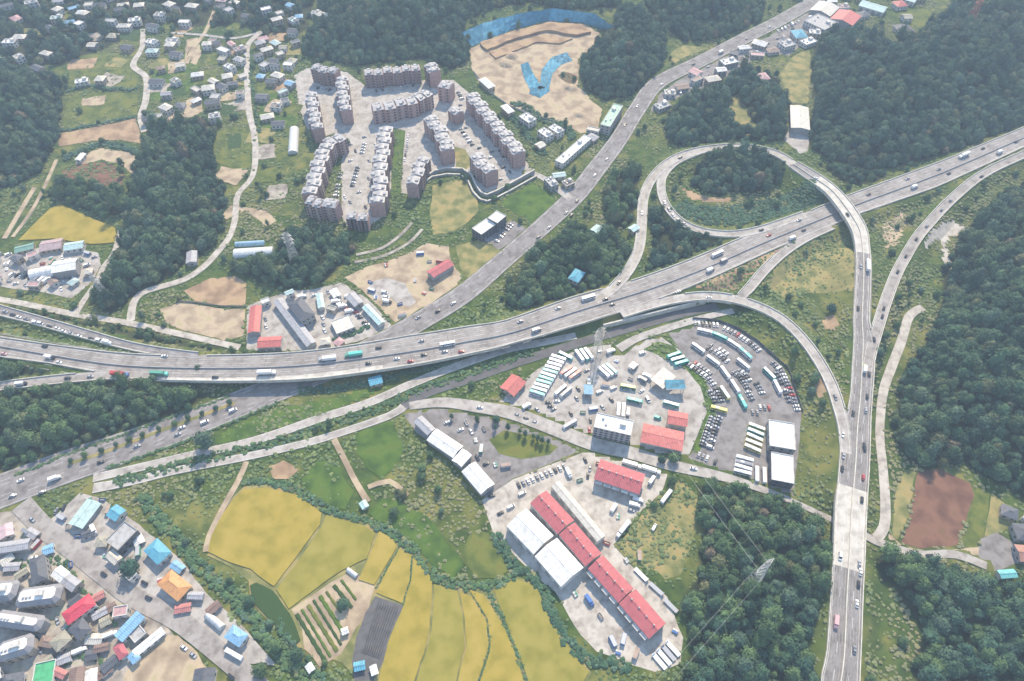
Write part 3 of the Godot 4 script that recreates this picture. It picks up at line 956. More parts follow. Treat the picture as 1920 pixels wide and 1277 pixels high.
func build_parcels():
	mat("concrete_warm", [0.44, 0.415, 0.38], 0.9, "stain", 0.02, "spots", 0.03)
	mat("tarp_blue_faded", [0.09, 0.34, 0.48], 0.75, "mottle", 0.03)
	lot_y["west"] = parcel("depot_yard", "pale concrete yard of the bus depot, western half", M.concrete, [-12.6,-248.4,18,-279.3,49.9,-298.1,84.9,-303,108.7,-307.9,125.3,-290.5,132.2,-268.8,130.3,-242.9,113.6,-212,78.8,-212.8,50.1,-219.8,33.2,-227.7], 0.6)
	lot_y["east"] = parcel("parking_lot", "grey curved parking lot full of buses and cars", M.asphalt, [114.1,-312.9,142.7,-325.1,161.9,-317.9,179.1,-301.5,191.2,-280.2,194.3,-260,193.8,-242.9,183.9,-212.8,173.3,-183.3,158.8,-188.6,134.4,-199.6,112.5,-209.7,132,-232.6,135.7,-249.2,133,-268.8,124.4,-284.8], 0.6)
	parcel("grass_strip", "curved grass strip between depot yard and parking lot", M.field_green, [94.6,-296.7,106.2,-304,116.1,-300.1,123.1,-288.6,133,-273.3,137.2,-255.6,136,-240.8,129.5,-228.5,120.7,-213.6,116.6,-213.6,126,-232.6,131.4,-247.1,129.3,-264.4,121.8,-280.2,106.3,-290.5], 1.0, 0)
	lot_y["logistics"] = parcel("truck_yard", "pale concrete yard round the red-roofed warehouses", M.concrete_pale, [-18.6,-180.5,0,-194.1,27.1,-205.9,48,-214.3,81.7,-208.2,97.9,-197.7,92.1,-185,79.4,-174.5,59.5,-152.2,69.1,-139.6,86.7,-122.7,92.4,-100.9,89.2,-87.5,75.7,-83.6,62.1,-87.5,45.6,-93.6,37,-102.2,24,-125.1,7.7,-139.6,-11.1,-159.4], 0.8)
	lot_y["sheds"] = parcel("truck_yard", "grey asphalt yard beside the row of grey sheds", M.asphalt, [-74.4,-244.1,-66.6,-249.2,-44,-250.1,-21.5,-244.1,7,-232.6,27.8,-223.7,42.9,-214.3,16.9,-202.2,0,-194.8,-15.7,-181.5,-23.3,-192.2,-44.5,-212.8,-63,-228.5], 0.6)
	parcel("grass_island", "grassy island with thin trees beside the truck yard", M.field_olive, [-15.6,-222.5,-5.3,-229.3,14,-226.5,30.3,-217.4,23.9,-212,5.1,-208.2,-8.6,-212.8], 1.5, 3)
	parcel("dirt_lot", "dry scrubby lot behind the red-roofed warehouses", M.field_straw, [59.4,-151.3,90,-181.5,103.6,-195.9,114.9,-183.3,109.3,-159.4,95.9,-134.1,88.1,-132.5,69.3,-140.8], 3.0, 0)
	drape("dirt_triangle", "bare orange triangle between highway and link ramp", M.earth_orange, [139.1,-351.7,166.7,-367.4,205.5,-390.8,235.6,-408,203.8,-383.6,182.8,-364.5,169.6,-350.6], 0)
	drape("straw_slope", "straw-coloured slope below the highway inside the interchange", M.field_straw, [191.3,-356.1,216.8,-384.8,248.2,-406.1,277.2,-415.5,269,-378.9,255.9,-345.2,233.7,-353.4,207.1,-345.2], 0)
	drape("dirt_patch", "orange bare patch on the interchange bank", M.earth_orange, [229.7,-324,239.1,-329.2,241.6,-321.5,236.7,-312.9,230.2,-314.9], 3)
	drape("dirt_patch", "pale bare patch between highway and right ramp", M.earth_tan, [310.1,-428.4,330.8,-443,337.3,-438.3,321.2,-415.5,306.9,-396.9,303.3,-401.8], 0)
	drape("dirt_patch", "bare orange scar beside the depot ramp", M.earth_orange, [206,-265.7,216.1,-268.8,211.7,-255.6,207.1,-248.4,205.5,-255.6], 3)
	drape("dirt_patch", "orange earth scar at the foot of the wooded knoll", M.earth_orange, [150,-475.1,154.9,-470.8,171.1,-462.3,191.6,-460.9,188.2,-455.3,167.6,-455.3,152.6,-462.3], 1)
	drape("turnaround", "white concrete turnaround off the right ramp", M.concrete_pale, [331.1,-399.7,342.3,-413.4,356,-426.2,370.9,-430.1,376.6,-422.3,369.1,-414.7,361.1,-413.4,354.1,-402.2,350.5,-388.8,350.9,-377,345.1,-374.1,344,-386.4,348.9,-403.4,352.7,-410.9,344.3,-407.1,334,-396], 1)
	parcel("ploughed_field", "reddish brown ploughed field beside the dark wood", M.earth_red, [256.5,-200.7,269.9,-202.2,285.3,-192.2,283.9,-183.3,272.7,-167.7,261.6,-152.2,240.5,-150.3,229.2,-153.5,240.2,-171.1], 1.2)
	parcel("field_strip", "pale ripe strip left of the ploughed field", M.field_straw, [240.4,-192.2,249.4,-201.4,254.8,-199.6,239.2,-171.1,228.3,-155.5,224.3,-157.7,233.3,-176.3], 1.5, 3)
	parcel("field_strip", "pale green strip right of the ploughed field", M.field_olive, [287.8,-188.6,294.9,-185,283.4,-164.4,271.2,-150.3,261.8,-150.3,274.3,-167.7], 1.0, 3)
	parcel("field_strip", "straw garden beside the grey yard", M.field_straw, [296.2,-185,302.8,-176.3,301.6,-164.4,288.3,-159.4,279.6,-157.7,284,-164.4], 1.5, 3)
	parcel("yard", "grey paved yard of the farm at the right edge", M.asphalt, [276.7,-156.1,287.9,-160,296.4,-152.9,292.3,-141.8,281.8,-137.7,271.5,-136.5,270.1,-144.9], 0.8)
	parcel("dirt_yard", "sandy strip along the lane below the ploughed field", M.earth_tan, [223.3,-159.4,228.7,-152.2,243.2,-149,262.1,-149.7,273.3,-150.3,268.8,-139.6,259.3,-142.7,234.9,-143.3,218.5,-149.7], 1.5, 3)
	# upper right valley
	lot_y["strip"] = parcel("forecourt", "grey paved forecourts along the far end of the main road", M.asphalt, [133,-584.9,154.1,-605.9,183.8,-624.7,214.9,-646.2,245.6,-674.8,277,-700.5,297.3,-694,326.8,-725,357.9,-741.2,386.2,-755.3,401.1,-779.7,373.2,-805,333.8,-785.9,284.2,-731.9,244.1,-709.3,190.6,-666.5,151,-621.9], 2.5)
	parcel("grass_wedge", "yellow grass wedge at the far junction", M.field_straw, [174.7,-703.8,189.8,-714.9,212.2,-709.3,189.2,-692.9,172.8,-679,168.4,-687.5], 2.0, 3)
	parcel("dirt_field", "straw-coloured clearing beside the white shed", M.field_straw, [279,-656.3,304.7,-696.1,323.7,-707.1,315.1,-666.5,294.2,-603.1,276.4,-605.9,277.4,-631.5], 2.0, 3)
	parcel("concrete_pad", "concrete pad in front of the white shed", M.concrete, [261.6,-563.1,285.7,-561.4,273.6,-525.9,265.6,-523.5,256,-544.6], 0.6)
	parcel("clearing", "yellow clearing inside the small wood", M.field_straw, [222.8,-617.1,231.4,-624.7,231.6,-607.7,232.7,-576.1,236.6,-558.8,222.1,-550.4,210.5,-563.1,209.6,-584.9], 2.0, 3)
	parcel("clearing", "small yellow clearing on the hill wood", M.field_straw, [354.2,-679,367.5,-685.4,379.5,-674.8,371.5,-662.4,361.6,-666.5], 2.0, 3)
	parcel("field_strip", "olive field at the upper right valley", M.field_olive, [446.3,-785.9,483.8,-798.6,489,-779.7,464.6,-755.3,443.9,-765], 1.5, 3)
	parcel("dirt_field", "tan field at the top right corner", M.earth_tan, [569,-779.7,598.2,-789.7,606.3,-761.3,578.7,-741.2,567.2,-755.3], 1.5, 3)
	# construction site
	parcel("construction_site", "bare tan construction site cut into the wooded hill", M.earth_tan, [-46.4,-707.1,-32.3,-720.5,0,-741.2,42.4,-761.3,81.8,-761.3,98.4,-741.2,87.2,-709.3,71.3,-687.5,68.3,-636.4,79.9,-607.7,89.4,-593.9,81.4,-558.8,65.9,-554.6,46.4,-573.5,20.9,-584.9,-5.3,-603.1,-29.9,-631.5,-42.1,-666.5], 2.0)
	tarp_slope("long blue tarpaulin covering the cut slope above the construction site", [-43.7,-711.5,-31.7,-722.7,0,-747,42.6,-767.4,81.9,-762.5,101.9,-747], [-54.5,-720.6,-32.4,-741.4,9,-763,45.4,-775.3,93,-763,112.3,-732.1], 11.0)
	tarp_slope("blue tarpaulin on the left side of the construction pit", [9,-674.8,12.7,-648.2,19.5,-624.7], [16.9,-674.1,22,-651.6,29.2,-629.8], 4.0)
	tarp_slope("blue tarpaulin on the right side of the construction pit", [64.8,-683.2,51.9,-674.8,42.3,-658.3,38.1,-631.5], [58.3,-693.3,41.9,-682.6,31.1,-659.7,28.1,-627.9], 4.0)
	tarp_slope("blue tarpaulin across the foot of the construction pit", [17.2,-620.9,27.8,-613.3,37.8,-624.7], [19.4,-627.6,29.1,-623.7,37.9,-631.5], 3.0)
	bench("upper earth bench of the construction cut", [-35.1,-716,0,-740,42.4,-760.1,78.5,-756.5,88.1,-738.8,71.1,-731.9,38.9,-743.5,2.9,-725,-27.7,-700.5], 3.0)
	bench("middle earth bench of the construction cut", [-25.9,-698.3,4.7,-720.5,36.8,-736.5,66.1,-727.3,52.6,-716,29.3,-720.5,5.8,-704.9,-17.1,-685.4], 1.5)
	for e in [[0, 9.0, "tan spoil heap left of the blue sheets"], [1, 7.0, "brown spoil heap below the round wooded hill"], [2, 6.0, "small spoil heap by the site entrance"], [3, 8.0, "scrubby spoil heap in the middle of the construction site"]]:
		var hp := [-5.7,-676.9,59.8,-631.5,65.2,-584.9,0,-692.9]
		heap(e[2], hp[e[0] * 2], hp[e[0] * 2 + 1], e[1])
	parcel("bare_mound", "brown scrub mound inside the construction site", M.earth_red, [47.2,-654.3,56.9,-661.4,69.2,-651.2,65.7,-638.3,54.9,-641.3], 2.0, 0)
	# apartment grounds
	lot_y["flats"] = parcel("forecourt", "cream paved courtyards between the apartment blocks", M.concrete_warm, [-226.4,-654.3,-216.2,-668.6,-173,-661.4,-146.8,-631.5,-88.1,-646.2,-60.6,-646.2,-43.1,-621.9,-29.3,-607.7,12.2,-514,19.2,-497.2,-11.7,-475.1,-22.3,-466.5,-30.5,-475.1,-35.3,-491.2,-43.3,-500.2,-58.7,-501,-73.9,-492.7,-75.4,-480.1,-90.5,-465.8,-96.8,-467.9,-99.9,-514,-101.8,-558.8,-115,-563.1,-107.2,-491.2,-105,-441.7,-120,-425.2,-137.8,-425.2,-144.3,-438.3,-156,-514,-153.4,-546.2,-169.8,-554.6,-181,-546.2,-196.7,-563.1,-211.2,-598.5], 0.8)
	parcel("courtyard_lawn", "green strip between two apartment courtyards", M.field_green, [-113.2,-561.4,-102.8,-558.8,-100.9,-514,-97.7,-467.9,-103.9,-460.9,-108.1,-491.2], 1.0, 0)
	parcel("courtyard_lawn", "small lawn between the eastern apartment blocks", M.field_straw, [-53.7,-533.9,-43.6,-529.9,-35,-510.2,-40.9,-500.2,-50.6,-502.5], 1.0, 3)
	parcel("field_strip", "straw-coloured plot below the retaining wall", M.field_straw, [-69.6,-478,-52.1,-485.3,-37.8,-483.8,-31.1,-465.8,-28.2,-445,-35.8,-431.7,-48.6,-418.7,-65.1,-415.5,-69.7,-441.7], 1.2, 3)
	parcel("field_green", "striped green plot beside the main road junction", M.field_green, [-6.9,-458.8,18.9,-482.3,36.1,-462.3,38.9,-451.9,17.8,-425.2,11.2,-436.3,-9.1,-451.9], 0.8, 3)
	lot_y["hall"] = parcel("parking_lot", "grey car park beside the dark-fronted hall", M.asphalt, [-24,-409.2,0,-433.7,11.1,-423.2,6.6,-409.2,-10.8,-398.1], 0.8)
	parcel("straw_plot", "rough straw plot above the main road", M.field_straw, [-45.6,-403,-26.2,-409.2,-8.6,-396.9,-23.2,-376,-33.2,-364.5,-41.4,-378.9], 2.0, 3)
	lot_y["plot"] = parcel("dirt_lot", "large tan building plot beside the main road", M.earth_tan, [-131.3,-367.4,-114,-378.9,-85.7,-392,-69.7,-406.1,-51.1,-401.8,-48.9,-384.8,-38.3,-367.4,-45.1,-353.4,-68,-331.8,-84.6,-318.9,-98.2,-334.5,-114.8,-353.4], 1.5)
	parcel("gravel_pad", "pale gravel heap area in the tan building plot", M.concrete, [-111.8,-361.7,-97.9,-367.4,-82.8,-361.7,-73.7,-342.5,-78.4,-337.1,-93.4,-345.2,-105.6,-345.2], 2.0)
	lot_y["workshops"] = parcel("yard", "paved workshop yards wedged between farm road and highway", M.concrete, [-200.3,-337.1,-186.8,-345.2,-170.2,-353.4,-152,-355,-132.5,-361.7,-109.7,-345.2,-88.5,-318.9,-101.1,-308.9,-122.9,-299.1,-137.7,-296.2,-175.6,-294.3,-190.6,-296.7], 1.0)
	parcel("dirt_lot", "orange fenced dirt lot, upper half", M.earth_orange, [-252.2,-353.4,-235.2,-366.2,-217,-368.5,-206.2,-361.7,-201.5,-338.7,-219.6,-338.7,-240.7,-341.9], 1.2)
	parcel("dirt_lot", "tan fenced dirt lot, lower half", M.earth_tan, [-264.6,-334.5,-250.8,-341.9,-220.8,-335.5,-201.3,-334.5,-195.1,-308.9,-208.9,-304.9,-238.3,-312.9,-256.6,-321.5], 1.2)
	lot_y["left"] = parcel("yard", "grey industrial yard at the left edge", M.concrete, [-433.7,-384.8,-402.9,-392,-384.9,-399.9,-359.7,-401.8,-332.9,-393.8,-325.2,-378.9,-327.1,-361.7,-335,-345.2,-369.1,-353.4,-422.4,-361.7], 1.2)
	# left uplands
	crop("rice_field", "golden rice field at the upper left beside the wood", M.rice_gold, [-403.6,-408,-400.1,-425.2,-393.7,-447.1,-388.2,-452.5,-366.6,-441.7,-330.5,-423.2,-322.2,-406.1,-343.3,-404.2,-376.3,-410.5])
	parcel("field_strip", "brown bare terrace in the upper left", M.earth_orange, [-429.8,-554.6,-403.6,-563.1,-365.5,-578.7,-353.8,-554.6,-345.2,-538,-369,-544.6,-395.7,-542.1,-422.4,-533.9], 1.5, 3)
	parcel("field_strip", "tan terrace with a low shed in the upper left", M.earth_tan, [-397.8,-521.9,-381.7,-531.5,-355,-525.9,-341.5,-518,-338.2,-491.2,-353,-506.3,-375.3,-514,-396,-504.8], 1.5, 3)
	parcel("field_dark", "dark brown fallow plot in the upper left", M.earth_red, [-403.5,-497.2,-392.3,-507.8,-369.2,-510.9,-348.9,-497.2,-343.5,-476.5,-365.5,-475.1,-392.4,-483.8], 2.0, 0)
	parcel("field_green", "olive meadow in the upper left", M.field_olive, [-441.6,-593.9,-443.7,-619,-410.8,-624.7,-377.6,-619,-365.2,-582.3,-396.6,-571.7,-427.4,-556.3], 1.5, 4)
	parcel("field_green", "rough meadow beside the white lane", M.field_olive, [-464.4,-661.4,-464.4,-692.9,-438.5,-700.5,-407.1,-692.9,-401,-668.6,-385.2,-648.2,-383.4,-631.5,-413.3,-631.5,-448.7,-631.5], 1.5, 4)
	parcel("field_green", "green gardens east of the white lane", M.field_green, [-362,-607.7,-373.5,-646.2,-376.7,-687.5,-351.3,-698.3,-332.6,-676.9,-325,-636.4,-332.9,-617.1], 1.5, 4)
	parcel("dirt_lot", "sandy building plot by the grey houses in the upper left", M.earth_tan, [-343.7,-567.4,-332.6,-598.5,-314.6,-624.7,-304.2,-591.2,-314.7,-573.5,-332.1,-563.1], 1.2)
	parcel("dirt_lot", "sandy patch round the far houses", M.earth_tan, [-349.5,-682.2,-359.5,-726.2,-348.2,-731.9,-335.2,-698.3,-334.3,-674.8], 1.5)
	parcel("dirt_lot", "sandy clearing beside the farm road bend", M.earth_tan, [-245.8,-438.3,-241.5,-451.9,-232.8,-449.8,-208.9,-445,-197,-431.7,-204.5,-425.2,-227.1,-445,-240,-433.7], 1.5)
	parcel("field_strip", "olive vegetable plots beside the farm road", M.field_olive, [-282.8,-554.6,-266.8,-567.4,-249.4,-554.6,-236,-506.3,-248.6,-494.9,-272.9,-514], 1.5, 4)
	parcel("field_green", "garden plots on the right of the farm road", M.field_green, [-255.6,-617.1,-227.4,-626.6,-215.6,-607.7,-206,-571.7,-223,-554.6,-242.2,-563.1], 1.5, 4)
	# rice terraces
	parcel("terrace_ground", "bare earth banks between the rice terraces", M.field_straw, [-178.9,-146.5,-179.2,-166,-170.7,-183.3,-166.3,-189.7,-152,-190.8,-131.1,-185.4,-112.6,-173.5,-86.4,-166,-69.5,-157.7,-57.1,-146.5,-43.6,-131,-29.5,-127.4,-22.6,-128,-10.6,-128,3,-133.4,15.1,-128.6,22.1,-114,29.9,-98.7,42,-83.6,34.3,-71,-71.3,-71,-90.5,-88.8,-114.4,-95.5,-132,-107.8,-145.7,-119.2,-149.7,-131,-162.8,-139.6], 1.0, 3)
	crop("rice_field", "largest golden rice paddy at the top of the terraces", M.rice_gold, [-178.1,-148.1,-178.1,-164.4,-170.2,-181.5,-165.8,-187.5,-152.2,-188.6,-131.3,-183.3,-115,-172.1,-114.9,-164.4,-124.2,-146.5,-134.8,-128,-150.1,-137.7,-163.4,-141.8])
	crop("rice_field", "olive paddy right of the largest one", M.rice_olive, [-112.1,-170.8,-99.3,-166.7,-88.7,-164.4,-80.8,-159.4,-84.1,-144,-97.9,-137.1,-108.7,-128.6,-123.3,-115.7,-132.7,-126.2,-122.4,-144.9,-113.3,-162.7])
	crop("rice_field", "small golden paddy beside the white greenhouse", M.rice_yellow, [-78.7,-160.4,-70.6,-156.1,-67.2,-150.9,-74.1,-137.1,-78.2,-128.6,-87.4,-131.6,-83.4,-143.3])
	crop("rice_field", "narrow golden paddy above the black plot", M.rice_yellow, [-65.8,-149.7,-58.7,-146.2,-58.2,-131,-61.2,-118.6,-76.2,-124.5,-72.6,-134.7])
	crop("rice_field", "long golden paddy strip beside the black plot", M.rice_gold, [-57.3,-144.6,-45.3,-132.2,-44.8,-105,-47,-92.8,-52.9,-73.5,-70.2,-73.5,-66.7,-98.2,-60.2,-117.7,-57.3,-131])
	crop("rice_field", "long olive paddy strip in the middle of the terraces", M.rice_olive, [-44.1,-129.2,-30.7,-125.6,-27,-110.6,-25.7,-95.5,-30.3,-73.5,-51.5,-73.5,-45.8,-92.8,-43.6,-105])
	crop("rice_field", "golden strip right of the olive paddy", M.rice_yellow, [-29.4,-125.1,-22.7,-122.1,-14,-109.2,-12.3,-96.8,-19.8,-73.5,-29.2,-73.5,-24.6,-95.5,-26.1,-110.6])
	crop("rice_field", "curved golden strip above the big lower paddy", M.rice_gold, [-24.1,-126.2,-16.5,-123.6,-4.4,-106.4,1.4,-92.8,8.3,-73.5,-18.2,-73.5,-11.2,-96.3,-12.9,-110,-20.9,-121.5])
	crop("rice_field", "big olive paddy below the truck yard", M.rice_olive, [-10.5,-126.2,2.4,-131.9,13.6,-128,20.6,-113.4,28.7,-98.2,40.6,-83.6,33.1,-73.5,11,-73.5,3.4,-92,-2.9,-107.8])
	crop("bean_field", "dark green bean plot at the foot of the olive paddy", M.field_dark, [-148,-128.6,-144.8,-130.4,-134.6,-125.6,-122.3,-113.4,-114.3,-99.5,-116.9,-96.3,-131.7,-109.2,-144.3,-119.2], 0.9)
	parcel("vegetable_garden", "striped vegetable garden between paddies", M.earth_tan, [-121.9,-115.7,-108.3,-126.5,-91.8,-137.1,-77.8,-128,-79.6,-113.4,-85.7,-105,-91.1,-92.8,-101.4,-86.2,-111.5,-95.5,-114.8,-105], 1.0, 3)
	parcel("mulched_plot", "black sheet-mulched plot among the golden paddies", M.mulch_black, [-76.6,-122.7,-60.8,-117.5,-63.5,-100.9,-69,-86.2,-72.3,-79.3,-82.1,-79.3,-84.8,-88.8,-84.3,-100.9,-81,-113.4], 0.8, 3)
	parcel("field_green", "round green plot above the paddies", M.field_green, [-103,-226.5,-91.8,-234.6,-79.6,-236.7,-68.9,-216.7,-72.8,-205.2,-81.7,-194.1,-91,-201.4,-98.6,-212.8], 1.5, 3)
	parcel("meadow", "bright green meadow above the rice terraces", M.field_green, [-87,-171.1,-78.8,-183.3,-54.9,-172.8,-41.2,-159.4,-27.7,-140.2,-33.4,-132.5,-46.1,-139.6,-59.7,-154.5,-71.6,-162.7], 3.0, 4)
	parcel("meadow", "lime green meadow left of the dirt path", M.field_green, [-133,-192.2,-122.6,-209,-107.8,-201.4,-99,-186.8,-100.5,-174.5,-117.6,-179.8], 3.0, 4)
	parcel("dirt_patch", "orange bare spot in the green scrub", M.earth_orange, [-153.7,-203.3,-144.6,-208.2,-134.8,-201.4,-140,-194.1,-149.5,-194.8], 2.5, 3)
	parcel("allotment", "brown and green allotment under the truck yard", M.field_olive, [-31,-144.9,-23.9,-162.7,-14.3,-159.4,-1.5,-137.7,-9.1,-132.5,-19.7,-132.5], 1.0, 3)
	drape("grass_slope", "bright green grassy slope below the viaduct", M.field_green, [-228,-208.2,-205.3,-218.2,-183,-232.6,-157.7,-245.8,-123.4,-255.6,-88.3,-265.7,-98,-255.6,-128.3,-241.6,-167.3,-225.3,-202.6,-214.7], 0)
	# small garden plots round the far village
	var plots := [-537.9,-743.5,-495.1,-726.2,-507.5,-779.7,-464.8,-731.9,-425.4,-737.7,-392.2,-755.3,-370.6,-743.5,-373.4,-676.9,-354.8,-671.7,-343.1,-651.2,-356.2,-631.5,-341.1,-626.6,-313.9,-687.5,-302.4,-698.3,-283.7,-646.2,-284.6,-617.1,-318.2,-651.2,-274.5,-598.5,-286.5,-593.9,-250.2,-631.5,-234.9,-636.4,-237.3,-550.4,-232.3,-598.5,-218.2,-593.9,-226.8,-525.9,-260.4,-542.1,-265.2,-521.9,-455.4,-676.9,-419.4,-679,-417.9,-607.7,-385.4,-598.5,-415.9,-646.2,-328.7,-743.5,-313.8,-755.3,-260.5,-731.9,-240.1,-703.8,-252.5,-491.2,-219.1,-491.2,-205,-469.3]
	var plot_mats := ["field_straw", "earth_tan", "field_olive", "earth_grey", "field_dark", "field_olive", "earth_orange"]
	for i in plots.size() / 2:
		var w := rng.randf_range(6, 14)
		var h := rng.randf_range(6, 13)
		var c := Vector2(plots[i * 2], plots[i * 2 + 1])
		var t := rng.randf_range(-0.4, 0.4)
		var f := []
		for e in [[-1, -1], [1, -1], [1, 1], [-1, 1]]:
			var v := Vector2(e[0] * w, e[1] * h).rotated(t) + c
			f.append(v.x)
			f.append(v.y)
		parcel("garden_plot", "small garden plot of the far village", M[plot_mats[i % 7]], f, 3.0, 4)
	# lower left village
	lot_y["village"] = parcel("village_ground", "pale trodden ground of the lower left village", M.earth_grey, [-333.6,-167.7,-298.1,-174.5,-267.2,-154.5,-234,-132.5,-214.7,-120.6,-193.1,-109.2,-181.8,-100.9,-195.1,-88.8,-208.4,-71,-285.2,-71], 1.0)
	lot_y["village"] = parcel("village_ground", "pale yards on the right side of the village street", M.concrete, [-277.5,-167.7,-266.6,-185,-252.1,-181.5,-222.8,-164.4,-195.6,-146.5,-172.6,-125.1,-141.7,-102.2,-123.9,-86.2,-147.1,-88.8,-174.5,-105.6,-205.7,-120.6,-236.6,-139.6,-265,-156.8], 1.0)
	parcel("dirt_yard", "tan dirt yard at the bottom of the village", M.earth_tan, [-197.8,-90.1,-190.9,-102.2,-180.6,-101.7,-167.4,-92.8,-158.4,-83.6,-156.3,-71,-202.9,-71,-203,-83.1], 1.5)

# ---------------------------------------------------------------- woods
var woods := []

func wood(label, flat, hill, reach, tone, dens = 1.0, single = false):
	woods.append({"label": label, "poly": rough_edge(poly_of(flat), 5.0, 9.0), "hill": hill, "reach": reach, "tone": tone, "dens": dens, "single": single})

func define_woods():
	wood("large dark wood on the hill at the upper right", [320.2,-685.4,337.1,-726.2,381.8,-741.2,411.7,-714.9,454.3,-743.5,506.9,-785.9,545.9,-851.8,686.4,-873,564.3,-607.7,495.3,-573.5,434,-538,371.1,-509.4,326.4,-498.7,292,-512.5,274.3,-533.9,299.9,-598.5], 26, 70, 0)
	wood("dark wood filling the right edge beside the ramp", [333,-353.4,340.1,-376,367,-409.2,390.4,-431.7,419.3,-460.9,458,-487.5,516.6,-514,361.1,-159.4,315.1,-176.3,302,-192.2,284.9,-205.9,261.2,-201.4,251.1,-215.9,250.6,-232.6,269.7,-268.8,299.4,-304,318.8,-329.2], 22, 55, 1)
	wood("wood in the bottom right corner", [211,-145.8,229.2,-144.9,251.9,-139.6,270.4,-132.5,292.6,-128,328.7,-122.1,297.8,-63.7,200.3,-63.7,217.2,-88.8,221.3,-102.2,218.1,-122.1,211.2,-132.5], 12, 40, 1, 1.0, true)
	wood("wood with the lattice pylon below the bus depot", [117.1,-192.2,142.3,-188.6,166.1,-178,183.5,-164.4,186,-149.7,170.3,-122.1,157.7,-102.2,157,-83.6,158.4,-63.7,83.9,-63.7,91.9,-83.6,96,-102.2,96.7,-119.2,106.3,-132.5,112.4,-159.4], 9, 35, 2, 1.0, true)
	wood("wooded knoll inside the loop ramps", [178.4,-517.2,212,-525.9,239.5,-517.2,245.3,-504.8,235.5,-480.1,209.3,-467.9,171.6,-465.1,155.8,-476.5], 5, 20, 0)
	wood("small wood above the loop ramps", [144.7,-567.4,161.7,-603.1,205.4,-624.7,245.6,-661.4,273.9,-651.2,273.4,-593.9,255,-544.6,220.9,-544.6,189.6,-538,156.5,-533.9,144.8,-546.2], 8, 30, 0)
	wood("wood at the top edge above the main road", [144.9,-902.2,326.9,-902.2,282.7,-765,243.9,-737.7,211.6,-722.7,188.1,-722.7,166.7,-761.3], 22, 60, 0)
	wood("round wooded hill beside the construction site", [88.2,-707.1,110.1,-737.7,124,-789.7,156.1,-773.5,170.5,-731.9,166.3,-692.9,144.3,-646.2,118.1,-617.1,93.2,-607.7,75,-631.5,72.4,-676.9], 16, 40, 0)
	wood("wooded ridge behind the apartment blocks", [-231.4,-703.8,-223.3,-755.3,-235.9,-902.2,148.3,-902.2,125.2,-802.4,87.4,-798.6,62.1,-792.2,25.2,-810.2,-18.7,-799.9,-53.7,-769.8,-45.7,-687.5,-67,-661.4,-91.5,-689.7,-152.5,-674.8,-175,-674.8,-210.8,-685.4], 22, 60, 0)
	wood("long wood beside the winding farm road", [-345.4,-564.8,-324,-570,-290.4,-575.2,-271,-514,-251.6,-469.3,-238.7,-428.4,-243,-403,-251.7,-387.8,-273.3,-361.7,-287.5,-345.2,-300.5,-328.2,-319.8,-337.1,-315.7,-364.5,-322.1,-415.5,-336.9,-487.5], 14, 45, 1)
	wood("dark wood on the left edge", [-585.7,-671.7,-502.4,-661.4,-468.3,-646.2,-445.6,-598.5,-428.7,-542.1,-423.2,-494.9,-441.1,-476.5,-484.5,-469.3], 14, 45, 0)
	wood("small grove above the golden field", [-399.4,-480.1,-365.5,-475.1,-338.6,-467.9,-327.6,-441.7,-347.2,-438.3,-380.5,-453.9,-394.8,-460.9], 3, 15, 2)
	wood("wood below the brick apartment blocks", [-189.8,-408,-183.3,-419.4,-158.4,-415.5,-136.4,-415.5,-125.8,-396.9,-135.2,-378.9,-149.1,-361.7,-164,-353.4,-185.1,-356.1,-213.7,-372,-225.7,-377.8,-216.6,-383.6,-190.7,-386], 6, 25, 1)
	wood("wood with a blue roof inside between main road and highway", [-6.1,-339.8,-2.1,-361.7,10.6,-383.6,26.1,-406.1,53.2,-423.2,83.1,-410.5,96.3,-390.8,83.4,-367.4,65.6,-353.4,40.5,-341.9,10,-333.4], 4, 25, 2)
	wood("wooded bank below the slip road at the left", [-371.2,-242.9,-347.1,-252.6,-313.5,-258.7,-275.9,-265.7,-230,-260,-200,-256.9,-218.3,-245,-255.2,-227.7,-288.4,-214.7,-315.9,-199.6,-342.3,-185], 3, 20, 2)
	wood("hedge bank between slip road and concrete track", [-412.1,-340.8,-386.9,-338.7,-360.4,-333.4,-320.3,-323,-277.7,-313.9,-239.5,-304,-206.7,-296.7,-202,-293.3,-241.2,-296.7,-274.3,-304,-317.7,-316.4,-358.2,-328.2,-411.1,-338.7], 0.5, 10, 2)
	wood("scattered trees of the far upper left village", [-727.9,-902.2,-242.6,-902.2,-228.2,-749.4,-256.9,-714.9,-294.3,-749.4,-337.9,-755.3,-414.4,-749.4,-441.8,-709.3,-474.3,-674.8,-609.8,-674.8], 4, 30, 0, 0.42)
	wood("tree belt under the overpass beside the highway", [115.8,-445,135.3,-438.3,149.6,-415.5,183.3,-408,192.9,-412.4,159.7,-398.1,124.6,-378.9,109.1,-373.1,115.8,-409.2], 2, 15, 0, 0.75)
	wood("thicket on the slope left of the loop ramp", [85.4,-487.5,106.8,-510.2,114.3,-491.2,105,-441.7,101,-421.9,84.5,-425.2,77.5,-448.4], 2, 15, 2, 0.6)
	wood("shady trees on the bank under the curved highway", [276.7,-510.2,306.7,-497.2,343.5,-492.7,304.6,-475.1,292,-480.1], 2, 10, 0)
	wood("trees between highway and upper left ramp", [-384.6,-284.8,-361.6,-283.9,-322.4,-280.2,-286.6,-274.7,-319,-272,-354.6,-268.8,-375.3,-265.7], 2, 12, 2)

# ---------------------------------------------------------------- plants
var crowns := []
var bushes := []
var trunk_mesh

